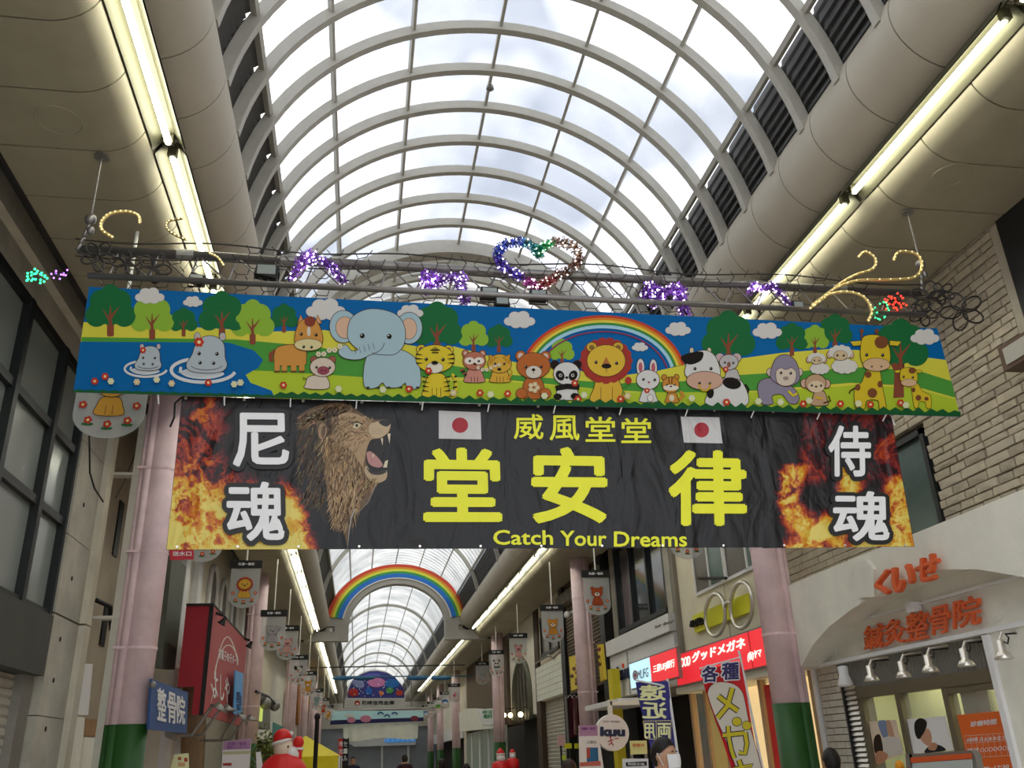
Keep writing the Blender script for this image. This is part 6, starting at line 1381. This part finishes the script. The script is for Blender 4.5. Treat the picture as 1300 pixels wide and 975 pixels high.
plaque(565, 880, 42, 'whale', 'blue whale plaque on the right beyond the flamingo'); plaque(556.5, 887, 47, 'turtle', 'green turtle plaque on the right beyond the whale'); plaque(548, 892, 51.5, 'panda', 'tiny black and white plaque at the far right'); plaque(541, 896.5, 55, 'whale', 'tiny blue plaque at the far right end')
PN = thing('red_street_plate', 'small dark red plate with white characters under the banner at left', 'sign', atY(231, 704, 9.2)); slabY('plate', [(215, 698), (246, 698), (246, 710), (216, 711)], 9.2, .01, M_REDP, PN); text_px('lettering', '送水口', yfn(9.2), 219, 700, 243, 706, M_WHT, PN, off=.02, ex=.003)

# ================================================================== flags, people, street goods
def nobori(label, corners, Y, base, m_pole, polepx):
    t = thing('banner_flag', label, 'flag', atY(*corners[0], Y)); a, b_, c, d = [atY(*p, Y) for p in corners]
    n = 14; vs = []; fs = []; cs = []
    for i in range(n+1):
        u = i/n; L, R = a.lerp(d, u), b_.lerp(c, u)
        for j in range(5): p = L.lerp(R, j/4); p.y += .015*math.sin(u*9+j); vs.append(p)
    for i in range(n):
        for j in range(4): k = i*5+j; fs.append((k, k+1, k+6, k+5))
    b2 = MB().add(vs, fs).add([v+V(0, .006, 0) for v in vs], fs); b2.build('cloth', base, t)
    p0, p1 = atY(*polepx[0], Y), atY(*polepx[1], Y); dd = (p1-p0)/(p0.z-p1.z); p2 = p0+dd*(p0.z-.02)
    MB().tube([p0, p2], .012, 8).build('pole', m_pole, t); MB().tube([a+V(0, 0, .015), p0+V(0, 0, -.06)], .008, 6).build('cross_bar', m_pole, t)
    MB().lathe([(.16, 0), (.16, .05), (.05, .08), (.02, .12)], (p2.x, p2.y, 0), 14).build('base', M_BLACK, t)
    for k in range(1, 6): q = b_.lerp(c, k/6); r_ = p0.lerp(p2, (p0.z-q.z)/(p0.z-p2.z)); MB().tube([q, r_], .01, 5).build('loop', M_WHT, t)
    return t
kf = lambda *l: [(860+a/6.289, 820+c/6.289) for a, c in l]
Yf = 7.9; F1 = nobori('red flag with a white oval reading glasses in yellow katakana', [(888.5, 851), (939.5, 841), (985, 1075), (960, 1075)], Yf, mat('flag red', 'b01c22', .7), M_WHT, ((938, 826), (975, 1010)))
fF = lambda x, y, o=0: atY(x, y, Yf-.03-o)
T = Art(fF, 2, .0005).crop(860, 820, 6.289)
ov = [(250, 420), (242, 370), (265, 320), (320, 290), (395, 290), (460, 310), (510, 355), (535, 420), (580, 640), (640, 850), (700, 1100), (720, 1300), (640, 1500), (570, 1300), (470, 980), (380, 740), (300, 560)]
T.smooth(ov, 'd8d2c6', hx('8a1a20'), 5)
for w_, c in ((40, '2b2440'), (24, 'd0c02a')):
    T.line([(325, 400), (400, 460), (485, 520)], w_+10, c); T.line([(440, 335), (400, 480), (320, 575)], w_+10, c)
    T.line([(360, 715), (540, 695)], w_+6, c); T.line([(540, 690), (555, 780), (540, 860), (490, 850)], w_+6, c); T.line([(405, 640), (410, 730), (430, 830), (455, 900)], w_+4, c)
    T.ell(475, 605, 28+w_*.3, 26+w_*.3, c); T.ell(555, 635, 28+w_*.3, 26+w_*.3, c)
    T.line([(490, 910), (520, 990)], w_+6, c); T.line([(450, 985), (590, 950), (520, 1080)], w_+6, c)
T.build('oval_print', M_PRINT, F1)
for s, x0, y0, x1, y1 in (('各', 190, 160, 325, 295), ('種', 350, 135, 490, 275)):
    (a, c), (d, e) = kf((x0, y0), (x1, y1))
    text_px('white_outline', s, fF, a, c, d, e, M_WHT, F1, slope=-.05, off=.10, ref=.03, ex=.003, lift=.006); text_px('purple_character', s, fF, a, c, d, e, mat('flag purple', '2a2450', .6), F1, slope=-.05, off=.03, ex=.003, lift=.010)
Yf2 = 7.4; F2 = nobori('blue flag with cream characters seen from its back', [(807, 866), (847.5, 864.5), (867, 1010), (838, 1010)], Yf2, mat('flag blue', '2b2a66', .7), M_WHT, ((847, 862), (864, 985)))
kh = lambda *l: [(780+a/6.724, 830+c/6.724) for a, c in l]; M_FCR = mat('flag cream', 'd0c08a', .6)
def back_text(s, x0, y0, x1, y1, off=.03, slope=.0):
    (a, c), (d, e) = kh((x0, y0), (x1, y1)); O = atY(d, e, Yf2-.03); U = atY(a, e, Yf2-.03)-O; W = atY(d, c, Yf2-.03)-O
    vs, fs = glyph(s, 0); lo, hi = vs.min(0)-off, vs.max(0)+off; b = MB()
    for k in range(6):
        dx, dy = off*math.cos(k*1.047), off*math.sin(k*1.047); b.add([O+U*((x+dx-lo[0])/(hi[0]-lo[0]))+W*((y+dy-lo[1])/(hi[1]-lo[1]))+V(0, -.003*(z+.5)-.0002*k, 0) for x, y, z in vs], fs)
    b.build('mirrored_character', M_FCR, F2)
back_text('遠', 205, 265, 440, 400); back_text('近', 235, 410, 445, 555); back_text('両', 365, 590, 480, 720, .025); back_text('用', 255, 590, 350, 725, .025)
T = Art(lambda x, y, o=0: atY(x, y, Yf2-.025-o), 2, .0005).crop(780, 830, 6.724); T.line([(245, 575), (485, 570), (480, 725), (360, 730), (270, 725), (245, 575)], 7, 'd0c08a'); T.line([(355, 575), (360, 725)], 7, 'd0c08a'); T.build('box_lines', M_PRINT, F2)

# people
def person(label, x, y, top_px, Y, height, facing, hair, coat, trousers, mask=False, long_hair=False, bag=False):
    c = atY(x, y, Y); zt = atY(x, top_px, Y).z; H = zt; X0 = c.x
    t = thing('person', label, 'person', (0, 0, 0)); WPOS[t.name] = V(0, 0, 0); k = H/1.70
    sk = {'pel': (0, 0, .95, .15), 'wst': (0, 0, 1.10, .135), 'chs': (0, .0, 1.30, .16), 'shc': (0, 0, 1.42, .10), 'nck': (0, .0, 1.49, .055), 'hd': (0, -.015, 1.57, .07)}
    ed = [('pel', 'wst'), ('wst', 'chs'), ('chs', 'shc'), ('shc', 'nck'), ('nck', 'hd')]
    for s, n in ((-1, 'l'), (1, 'r')):
        sk.update({n+'hip': (s*.095, 0, .90, .095), n+'kne': (s*.105, -.02, .50, .06), n+'ank': (s*.11, .02, .09, .045), n+'toe': (s*.12, -.15, .035, .035), n+'shd': (s*.17, 0, 1.40, .07), n+'elb': (s*.24, .02, 1.12, .05), n+'wrs': (s*.25, -.06, .88, .034), n+'plm': (s*.25, -.085, .80, .032)})
        ed += [('pel', n+'hip'), (n+'hip', n+'kne'), (n+'kne', n+'ank'), (n+'ank', n+'toe'), ('shc', n+'shd'), (n+'shd', n+'elb'), (n+'elb', n+'wrs'), (n+'wrs', n+'plm')]
        for f in range(4): o_ = (f-1.5)*.018; L_ = (.062, .075, .07, .055)[f]; sk[n+'f%d' % f] = (s*.25, -.09+o_, .76, .010); sk[n+'g%d' % f] = (s*(.25-.012), -.095+o_*1.1, .76-L_, .008); ed += [(n+'plm', n+'f%d' % f), (n+'f%d' % f, n+'g%d' % f)]
        sk[n+'th'] = (s*.235, -.13, .79, .010); sk[n+'ti'] = (s*.23, -.145, .755, .008); ed += [(n+'plm', n+'th'), (n+'th', n+'ti')]
    names = list(sk); me = bpy.data.meshes.new('sk'); me.from_pydata([Vector(sk[n][:3])*k for n in names], [(names.index(a), names.index(b)) for a, b in ed], []); o = bpy.data.objects.new('sk', me); COL.objects.link(o)
    m1 = o.modifiers.new('s', 'SKIN'); me.skin_vertices[0].data[0].use_root = True
    for i, n in enumerate(names): me.skin_vertices[0].data[i].radius = (sk[n][3]*k, sk[n][3]*k*(.75 if n in ('chs', 'wst', 'pel', 'shc') else 1))
    o.modifiers.new('u', 'SUBSURF').levels = 1
    dg = bpy.context.evaluated_depsgraph_get(); ev = bpy.data.meshes.new_from_object(o.evaluated_get(dg)); b = MB(); b.add([v.co for v in ev.vertices], [tuple(p.vertices) for p in ev.polygons]); bpy.data.objects.remove(o)
    hc = V(0, -.02, 1.585)*k
    b.blob(hc, (.076*k, .092*k, .112*k), 20, 14); b.blob(hc+V(0, -.055, -.06)*k, (.05*k, .045*k, .045*k), 12, 8); b.blob(hc+V(0, -.098, -.018)*k, (.014*k, .02*k, .026*k), 8, 6)
    for s in (-1, 1): b.blob(hc+V(s*.078, .01, -.01)*k, (.012*k, .022*k, .032*k), 8, 6)
    me = bpy.data.meshes.new('body'); me.from_pydata(b.v, [], b.f); o = bpy.data.objects.new('tmp', me); COL.objects.link(o); r = o.modifiers.new('r', 'REMESH'); r.mode = 'VOXEL'; r.voxel_size = .011*k; sm_ = o.modifiers.new('sm', 'SMOOTH'); sm_.iterations = 2
    ev = bpy.data.meshes.new_from_object(o.evaluated_get(bpy.context.evaluated_depsgraph_get())); bpy.data.objects.remove(o); bpy.data.meshes.remove(me)
    ev.name = 'body'; ca = ev.color_attributes.new('Col', 'FLOAT_COLOR', 'POINT'); skin = hx('c79a7c'); buf = []
    for v in ev.vertices:
        z = v.co.z/k; c_ = skin if z > 1.47 or (z < .875 and abs(v.co.x)/k > .2) else coat if z > .80 else trousers if z > .09 else hx('1b1a1a'); buf += [*c_, 1]
    ca.data.foreach_set('color', buf); ev.materials.clear(); ev.materials.append(M_PRINT); ev.polygons.foreach_set('use_smooth', [True]*len(ev.polygons))
    bo = bpy.data.objects.new('body', ev); link(bo, t, (0, 0, 0))
    # hair: cap over the skull, open at the face
    n, m = 22, 14; vs = []; fs = []
    for i in range(m+1):
        for j in range(n):
            th = 2*PI*j/n; aa = min(th, 2*PI-th); pm_ = .34 if aa < .6 else .34+.16*(aa-.6)/.9 if aa < 1.5 else min(.74, .50+.24*(aa-1.5)/.5); ph = PI*i/m*pm_
            d = V(math.sin(ph)*math.sin(th), -math.sin(ph)*math.cos(th), math.cos(ph)); g = 1+.025*math.sin(th*9+i)
            p = hc+V(d.x*.084*g, d.y*.100*g+.004, d.z*.121+.004)*k
            if long_hair and d.y > -.3 and i > m*.7: p.z -= (i-m*.7)*.055*k
            vs.append(p)
    for i in range(m):
        for j in range(n): fs.append((i*n+j, i*n+(j+1) % n, (i+1)*n+(j+1) % n, (i+1)*n+j))
    MB().add(vs, fs).build('hair', mat('hair '+hair, hair, .55, 0, .3, 60, stretch=(3, 3, .5)), t, True)
    for s in (-1, 1): MB().blob(hc+V(s*.03, -.086, .0)*k, (.012*k, .006*k, .007*k), 8, 6).build('eye', M_BLACK, t); MB().blob(hc+V(s*.031, -.088, .022)*k, (.018*k, .005*k, .004*k), 8, 5).build('eyebrow', MATS['hair '+hair], t)
    MB().blob(hc+V(0, -.094, -.065)*k, (.024*k, .006*k, .007*k), 8, 5).build('mouth', mat('lips', '9a5a50', .5), t)
    if mask:
        vs = []; fs = []
        for i in range(9):
            for j in range(13):
                a = -1.0+2.0*j/12; zz = .004-.092*i/8; rr = 1.06+.06*math.sin(PI*i/8)*math.cos(a)+(.02 if abs(a) < .3 and i < 4 else 0); vs.append(hc+V(.083*math.sin(a)*rr*(1-.10*(i/8)), -.100*math.cos(a)*rr-.012*math.cos(a), zz)*k)
        for i in range(8):
            for j in range(12): q = i*13+j; fs.append((q, q+1, q+14, q+13))
        MB().add(vs, fs).build('face_mask', mat('mask white', 'd8d8d8', .7), t, True)
        for s in (-1, 1): MB().tube([hc+V(s*.08, -.03, .005)*k, hc+V(s*.088, .012, .015)*k, hc+V(s*.08, -.03, -.07)*k], .003*k, 5).build('mask_loop', M_WHT, t)
    t.location = (X0, Y, 0); t.rotation_euler = (0, 0, facing)
    return t
person('man in a white face mask standing before the blue flag', 840, 957, 937, 6.6, 1.7, .75, '15110f', hx('30343c'), hx('22252c'), mask=True)
person('dark-haired person seen from behind near the clinic pilaster', 1056, 965, 950, 7.9, 1.7, PI*.9, '120e0c', hx('3a3a3c'), hx('24242a'))
person('woman with brown hair at the bottom edge by the poster stand', 722, 970, 964, 9.6, 1.6, PI*.85, '2a1a12', hx('5a4a48'), hx('2a2a30'), long_hair=True)
person('distant person with dark hair left of the fourth right column', 561, 968, 963.5, 19, 1.6, PI, '171210', hx('26303c'), hx('202228'))
person('distant person at the bottom edge right of the fourth right column', 592, 972, 969.5, 17.5, 1.6, PI, '171210', hx('4a3030'), hx('202228'))
person('distant person in the middle of the street far ahead', 514, 965, 958, 27, 1.65, PI, '171210', hx('3c1a26'), hx('202228'))
person('distant person in dark clothes beside the far left shops', 448, 968, 960.5, 30, 1.65, 0, '171210', hx('1c2238'), hx('202228'))

# inflatable santa on the left
SA = thing('inflatable_santa', 'big inflatable santa figure in red seen from the side on the left', 'inflatable', (0, 0, 0)); Ys = 12.5
M_SR = mat('santa red', 'b01c1c', .4); M_SW = mat('santa white', 'd8d2cc', .5); M_SSK = mat('santa skin', 'd8a898', .5)
ks = lambda x, y: atY(330+x/8.475, 860+y/8.475, Ys); u = (ks(100, 0)-ks(0, 0)).length/100
p = ks(250, 950); MB().blob(V(p.x, Ys, p.z-.35), (.38, .33, .52), 20, 12).build('body', M_SR, SA, True)
hd = ks(255, 770); MB().blob(hd, (105*u, 100*u, 120*u), 18, 12).build('head', M_SSK, SA, True)
ht = ks(240, 640); MB().lathe([(100*u, -40*u), (98*u, 0), (80*u, 45*u), (45*u, 75*u), (5*u, 85*u)], ht, 18, Matrix.Rotation(-.25, 3, 'Y')).build('hat', M_SR, SA, True); MB().lathe([(60*u, -22*u), (108*u, -15*u), (112*u, 0), (106*u, 16*u), (60*u, 22*u)], ht+V(0, 0, -48*u), 18, Matrix.Rotation(-.25, 3, 'Y')).build('hat_brim', M_SW, SA, True)
MB().blob(ks(335, 605), (26*u, 26*u, 26*u)).build('pompom', M_SW, SA, True); MB().blob(ks(345, 820), (95*u, 90*u, 75*u), 16, 10, Matrix.Rotation(.6, 3, 'Y')).build('beard', M_SW, SA, True)
MB().blob(ks(345, 740), (18*u, 18*u, 18*u)).build('nose', M_SSK, SA, True); MB().blob(ks(310, 745)+V(0, -95*u, 0), (10*u, 10*u, 12*u)).build('eye', M_BLACK, SA, True)
MB().blob(ks(415, 700), (58*u, 55*u, 65*u), 16, 10).build('mitten', M_SR, SA, True); MB().lathe([(30*u, -14*u), (58*u, -10*u), (58*u, 10*u), (30*u, 14*u)], ks(412, 768), 14).build('cuff', M_SW, SA, True); MB().tube([ks(410, 780), ks(400, 900), ks(330, 1010)], 48*u, 10).build('arm', M_SR, SA, True)
MB().bx(p.x-.3, p.x+.3, Ys-.25, Ys+.25, 0, p.z-.75).build('feet', M_BLACK, SA)
# small santa dolls on the right
for k, (x, y, w_) in enumerate(((635.5, 960, 1.0), (650.5, 958, .7))):
    t = thing('santa_doll', ('larger santa doll under the third right column', 'smaller santa doll beside the larger one on the right')[k], 'doll', atY(x, y, 18)); c = atY(x, y, 18); r = .085*w_
    MB().blob(c, (r, r, r*1.05)).build('head', M_SSK, t, True); MB().blob(c+V(0, -r*.4, -r*.5), (r*1.05, r*.9, r*.8)).build('beard', M_SW, t, True); MB().lathe([(r*1.0, 0), (r*.8, r*.6), (r*.1, r*1.3)], c+V(0, 0, r*.45), 12).build('hat', M_SR, t, True); MB().lathe([(r*.6, -r*.15), (r*1.1, -r*.1), (r*1.1, r*.12), (r*.6, r*.18)], c+V(0, 0, r*.45), 12).build('hat_brim', M_SW, t, True)
    MB().lathe([(r*.6, 0), (r*2.0, -r*.6), (r*2.2, -r*3), (r*1.8, -r*4)], c+V(0, 0, -r*.8), 14).build('body', M_SR, t, True)
    MB().cyl((c.x, c.y, 0), (c.x, c.y, c.z-r*4.5), .25, 10).build('plinth', M_BLACK, t)
# yellow canopy
TT = thing('yellow_canopy', 'yellow pop-up canopy tent on the left side of the street', 'tent', (0, 0, 0)); Yt = 17
ap = atY(388, 934, Yt+1); e1 = atY(431, 959, Yt); zE = e1.z; x1 = e1.x; x0 = x1-1.15; zt = ap.z; M_TY = mat('tent yellow', 'c9a912', .6, 0, .06, 5)
P4 = [V(x0, Yt, zE), V(x1, Yt, zE), V(x1, Yt+2, zE), V(x0, Yt+2, zE)]; top = V(ap.x, Yt+1, zt)
MB().add(P4+[top], [(0, 1, 4), (1, 2, 4), (2, 3, 4), (3, 0, 4)]).build('roof', M_TY, TT)
for i in range(4): MB().prism([P4[i], P4[(i+1) % 4], P4[(i+1) % 4]+V(0, 0, -.22), P4[i]+V(0, 0, -.22)], (0, .004, 0.0)).build('valance', M_TY, TT)
for q in P4: MB().cyl(V(q.x, q.y, 0), q, .02, 8).build('leg', M_WHITE, TT)
SP = thing('black_pole', 'thin black pole standing in front of the yellow canopy', 'pole', (0, 0, 0)); p0, p1 = atY(403, 910, 15.5), atY(399.5, 975, 15.5); MB().cyl(V(p0.x, 15.5, 0), V(p0.x, 15.5, p0.z), .035, 8).build('shaft', M_BLACKM, SP); MB().blob(V(p0.x, 15.5, p0.z), (.05, .05, .06)).build('cap', M_BLACKM, SP); MB().cyl((p0.x, 15.5, 0), (p0.x, 15.5, .06), .2, 14).build('foot', M_BLACKM, SP)
# posters and boards along the street
def stand(name, label, pts, Y, col, arts, texts=(), cat='poster'):
    t = thing(name, label, cat, atY(*pts[0], Y)); slabY('board', pts, Y, .02, mat('board '+col, col, .5), t)
    T = Art(yfn(Y), 3, .0006)
    for a in arts: T.poly(a[0], a[1])
    if arts: T.build('printed_areas', M_PRINT, t)
    for s, x0, y0, x1, y1, m in texts: text_px('lettering', s, yfn(Y-.002), x0, y0, x1, y1, m, t, ex=.003, off=.01)
    xs = [p[0] for p in pts]; ym = max(p[1] for p in pts)
    for x in (min(xs)+2, max(xs)-2): p = atY(x, ym-2, Y+.02); MB().cyl((p.x, Y+.03, 0), (p.x, Y+.03, p.z), .015, 6).build('leg', M_GREYM, t)
    return t
MP = mat('purple ink', '6a3a7a', .5)
stand('poster_board', 'white notice board with a lilac heading in front of the second left column', [(283, 941), (319, 938), (316, 985), (281, 985)], 13.2, 'cfc8c4', [([(283.3, 941.2), (318.7, 938.3), (318, 951), (283, 952)], hx('b08ab0')), ([(283, 954), (318, 953), (317.6, 957), (283, 958)], hx('c0c49a')), ([(283, 969), (294, 968.5), (294, 972), (283, 972)], hx('a83a3a'))], [('杭瀬一番街', 289, 942, 313, 946, MP), ('宝塚コンサート', 288, 947, 316, 950.5, MP)])
stand('poster_board', 'white notice board with a lilac heading beside the round salon sign', [(735, 921), (758, 920.5), (768, 985), (736, 985)], 12.8, 'cfc8c4', [([(735, 921), (758, 920.5), (759, 934), (735.3, 934.5)], hx('b08ab0')), ([(744.5, 949), (759, 949), (760, 968), (745, 968)], hx('2f6a9a')), ([(744.5, 949), (749, 949), (749, 962), (745, 963)], hx('b05040')), ([(736, 968), (762, 966), (763, 972), (736, 973)], hx('c06a5a'))], [('杭瀬一番街', 738, 923, 756, 927, MP), ('ご案内', 745, 940, 757, 944, M_GREYM)])
stand('menu_board', 'food menu board with round pictures at the lower left', [(221, 958), (239, 956), (240, 985), (214, 985)], 10.6, 'd0b98c', [([(226, 961), (230, 961), (230, 965), (226, 965)], hx('a8542a')), ([(234, 962), (238, 962), (238, 967), (234, 967)], hx('b8402a')), ([(226, 968), (235, 968), (235, 973), (226, 973)], hx('d8a878'))], cat='sign')
stand('lit_notice', 'small warm lit notice left of the man with the mask', [(800, 940.5), (821, 940), (822, 957), (801, 958)], 8.6, 'd8b070', [], [('営業中', 803, 944, 818, 948, mat('notice red', 'a8502a', .5))], cat='sign')
stand('black_white_notice', 'white notice with a black lettered strip below the lit notice', [(791, 963), (823, 963), (824, 985), (791, 985)], 8.4, 'd0d0c8', [([(794, 968), (821, 966.5), (821, 972), (795, 973)], hx('1b1b1b'))], [('眼鏡市場', 797, 968.5, 818, 971.5, M_WHT)], cat='sign')
stand('leaning_board', 'narrow white board leaning beside the left notice board', [(325, 955), (331, 954), (335, 985), (326, 985)], 12.4, 'cfcac2', [], cat='sign')
# clothes rack by the second right column
RK = thing('clothes_rail', 'clothes rail with hangers in front of the brown house', 'rail', (0, 0, 0)); Yr = 18.6; a, c = atY(718, 884, Yr), atY(742, 878, Yr); MB().tube([V(a.x, Yr, 0), a, c, V(c.x, Yr, 0)], .02, 6).build('rail', M_GREYM, RK)
gl = ['white-trimmed dark', 'pink patterned', 'wine red', 'beige']; gc = ['5a2030', 'b08a88', '5a1a26', 'b09a80']
for k in range(4):
    x = 724+k*5.2; t = thing('garment', '%s garment hanging on the clothes rail' % gl[k], 'garment', atY(x, 886, Yr), 'garments on the clothes rail'); c = atY(x, 886, Yr); zb = atY(x, 936-k*3, Yr).z
    vs = []; fs = []
    for i in range(9):
        z = c.z+(zb-c.z)*i/8
        for j in range(7): vs.append(V(c.x+(-.06+.02*j)*(1.0+.25*(i/8)), Yr-.12+.04*j+.015*math.sin(j*2.5+i*.3), z))
    for i in range(8):
        for j in range(6): q = i*7+j; fs.append((q, q+1, q+8, q+7))
    MB().add(vs, fs).add([v+V(.012, 0, 0) for v in vs], fs).build('cloth', mat('garment '+gc[k], gc[k], .85, 0, .4, 14), t, True); MB().tube([c+V(-.06, 0, 0), c+V(0, 0, .06), c+V(.06, 0, 0)], .008, 5).build('hanger', M_WHT, t)
for k, (x, y, w_, h_, col) in enumerate(((712, 940, 8, 12, 'b08a88'), (721, 947, 9, 6, 'c0b020'), (733, 947, 7, 6, 'c0b020'), (716, 962, 5, 6, 'a8b83a'))):
    t = thing('shop_ticket', ('pink bundle of goods below the shutter', 'left yellow price ticket under the clothes rail', 'right yellow price ticket under the clothes rail', 'small lime ticket near the woman')[k], 'goods', atY(x, y, 18)); c = atY(x, y, 18); sc = (atY(x+1, y, 18)-c).length; MB().bx(c.x-w_*sc/2, c.x+w_*sc/2, 17.97, 18.03, c.z-h_*sc/2, c.z+h_*sc/2).build('card', mat('ticket '+col, col, .6), t); MB().cyl((c.x, 18.02, 0), (c.x, 18.02, c.z), .02, 6).build('stick', M_BLACKM, t)
PLT = thing('potted_shrub', 'leafy green shrub behind the inflatable santa', 'plant', (0, 0, 0)); c = atY(338, 958, 13.6); vs = []; fs = []
for i in range(700):
    d = V(*np.random.normal(0, 1, 3)).normalized()*random.uniform(.1, 1); p = c+V(d.x*.22, d.y*.3, d.z*.5-.1); e = V(*np.random.normal(0, 1, 3)).normalized()*.06; g = V(*np.random.normal(0, 1, 3)).normalized()*.025; m = len(vs); vs += [p, p+e*.5+g, p+e, p+e*.5-g]; fs.append((m, m+1, m+2, m+3))
MB().add(vs, fs).build('leaves', mat('leaf olive', '4f5a22', .6, 0, .4, 20), PLT)['kind'] = 'stuff'; MB().lathe([(.16, 0), (.22, .45), (.2, .47)], (c.x, 13.6, 0), 14).build('pot', M_CONCD, PLT); MB().cyl((c.x, 13.6, .4), (c.x, 13.6, c.z), .03, 8).build('trunk', mat('bark', '4a3a2a', .9), PLT)
for k, (x, y, col, s) in enumerate(((437, 955, 'a81f22', '売出し'), (434.5, 955, '17161a', 'セール'))):
    x += k*8-4; t = thing('street_flag', ('small red street flag far ahead on the left', 'small black street flag with white characters far ahead on the left')[k], 'flag', atY(x, y, 26)); slabY('cloth', [(x-3.5, 938), (x+3.5, 938), (x+3.5, 985), (x-3.5, 985)], 26, .01, mat('far flag '+col, col, .6), t); c = atY(x+3.6, 937, 26); MB().cyl((c.x, 26, 0), c, .02, 6).build('pole', M_BLACKM, t)
    for j, ch in enumerate(s): text_px('character', ch, yfn(25.99), x-2.5, 941+j*9, x+2.5, 948+j*9, M_WHT, t, ex=.004, off=.02)

# ================================================================== sub-parts: print, lettering and fittings go under the part that carries them
NEST = {'hanging_plaque': {'header_lettering': 'header', 'animal_print': 'acrylic_panel'}, 'animal_banner': {'*_print': 'sheet'},
        'black_banner': {'*_print': 'sheet', '*_character': 'sheet', 'character_outline': 'sheet', 'slogan_word': 'sheet', 'lion_picture': 'sheet', 'eyelet': 'sheet'},
        'arcade_column': {'clamp': 'shaft'}, 'person': {'mask_loop': 'face_mask'}, 'inflatable_santa': {'hat_brim': 'hat', 'pompom': 'hat', 'nose': 'head', 'eye': 'head', 'cuff': 'mitten'},
        'santa_doll': {'hat_brim': 'hat', 'beard': 'head'}, 'spotlight': {'lens': 'shade'}, 'floodlight': {'lens': 'housing'}, 'banner_flag': {'*_print': 'cloth', '*_character': 'cloth', 'white_outline': 'cloth', 'box_lines': 'cloth', 'loop': 'pole'},
        'poster': {'lettering': 'sheet', '*_print': 'sheet', 'table_lines': 'sheet'}, 'poster_board': {'lettering': 'board', 'printed_areas': 'board'}, 'lit_notice': {'lettering': 'board'}, 'black_white_notice': {'lettering': 'board', 'printed_areas': 'board'}, 'menu_board': {'printed_areas': 'board'},
        'blue_clinic_sign': {'character': 'panel', 'bolt': 'panel'}, 'red_box_sign': {'lettering': 'front_panel', 'small_lettering': 'front_panel', 'arc_strokes': 'front_panel', 'spot_arm': 'spotlight'}, 'red_shop_sign': {'lettering': 'face', 'joint': 'face'},
        'bank_sign': {'round_mark': 'blue_face'}, 'round_salon_sign': {'lettering': 'disc', '*_print': 'disc'}, 'sea_arch_sign': {'bank_name': 'name_board', 'round_mark': 'name_board', '*_print': 'half_disc'}, 'whale_strip_banner': {'*_print': 'sheet'}, 'light_blue_sign': {'lettering': 'panel'}, 'yellow_shop_sign': {'*_print': 'panel'},
        'glasses_sign': {'black_lettering': 'yellow_panel'}, 'street_flag': {'character': 'cloth'}, 'clinic_front': {'roundel': 'tympanum', 'rail': 'tympanum', 'brick': 'pilaster_core', 'louvre_slat': 'louvre_back'}, 'tinsel_bow': {'led': 'tinsel'}, 'heart_decoration': {'led': 'tinsel'}}
stem = lambda n: n.split('.')[0]
for o in list(COL.objects):
    if o.parent is None and stem(o.name) in NEST:
        kids = list(o.children)
        for pat, tgt in NEST[stem(o.name)].items():
            carriers = [k for k in kids if stem(k.name) == tgt]
            if not carriers: continue
            hits = [k for k in kids if (stem(k.name).endswith(pat[1:]) if pat[0] == '*' else stem(k.name) == pat) and k is not carriers[0]]
            for i, k in enumerate(hits):
                c = carriers[i] if len(carriers) == len(hits) else carriers[0]
                k.parent = c; k.location = k.location-c.location
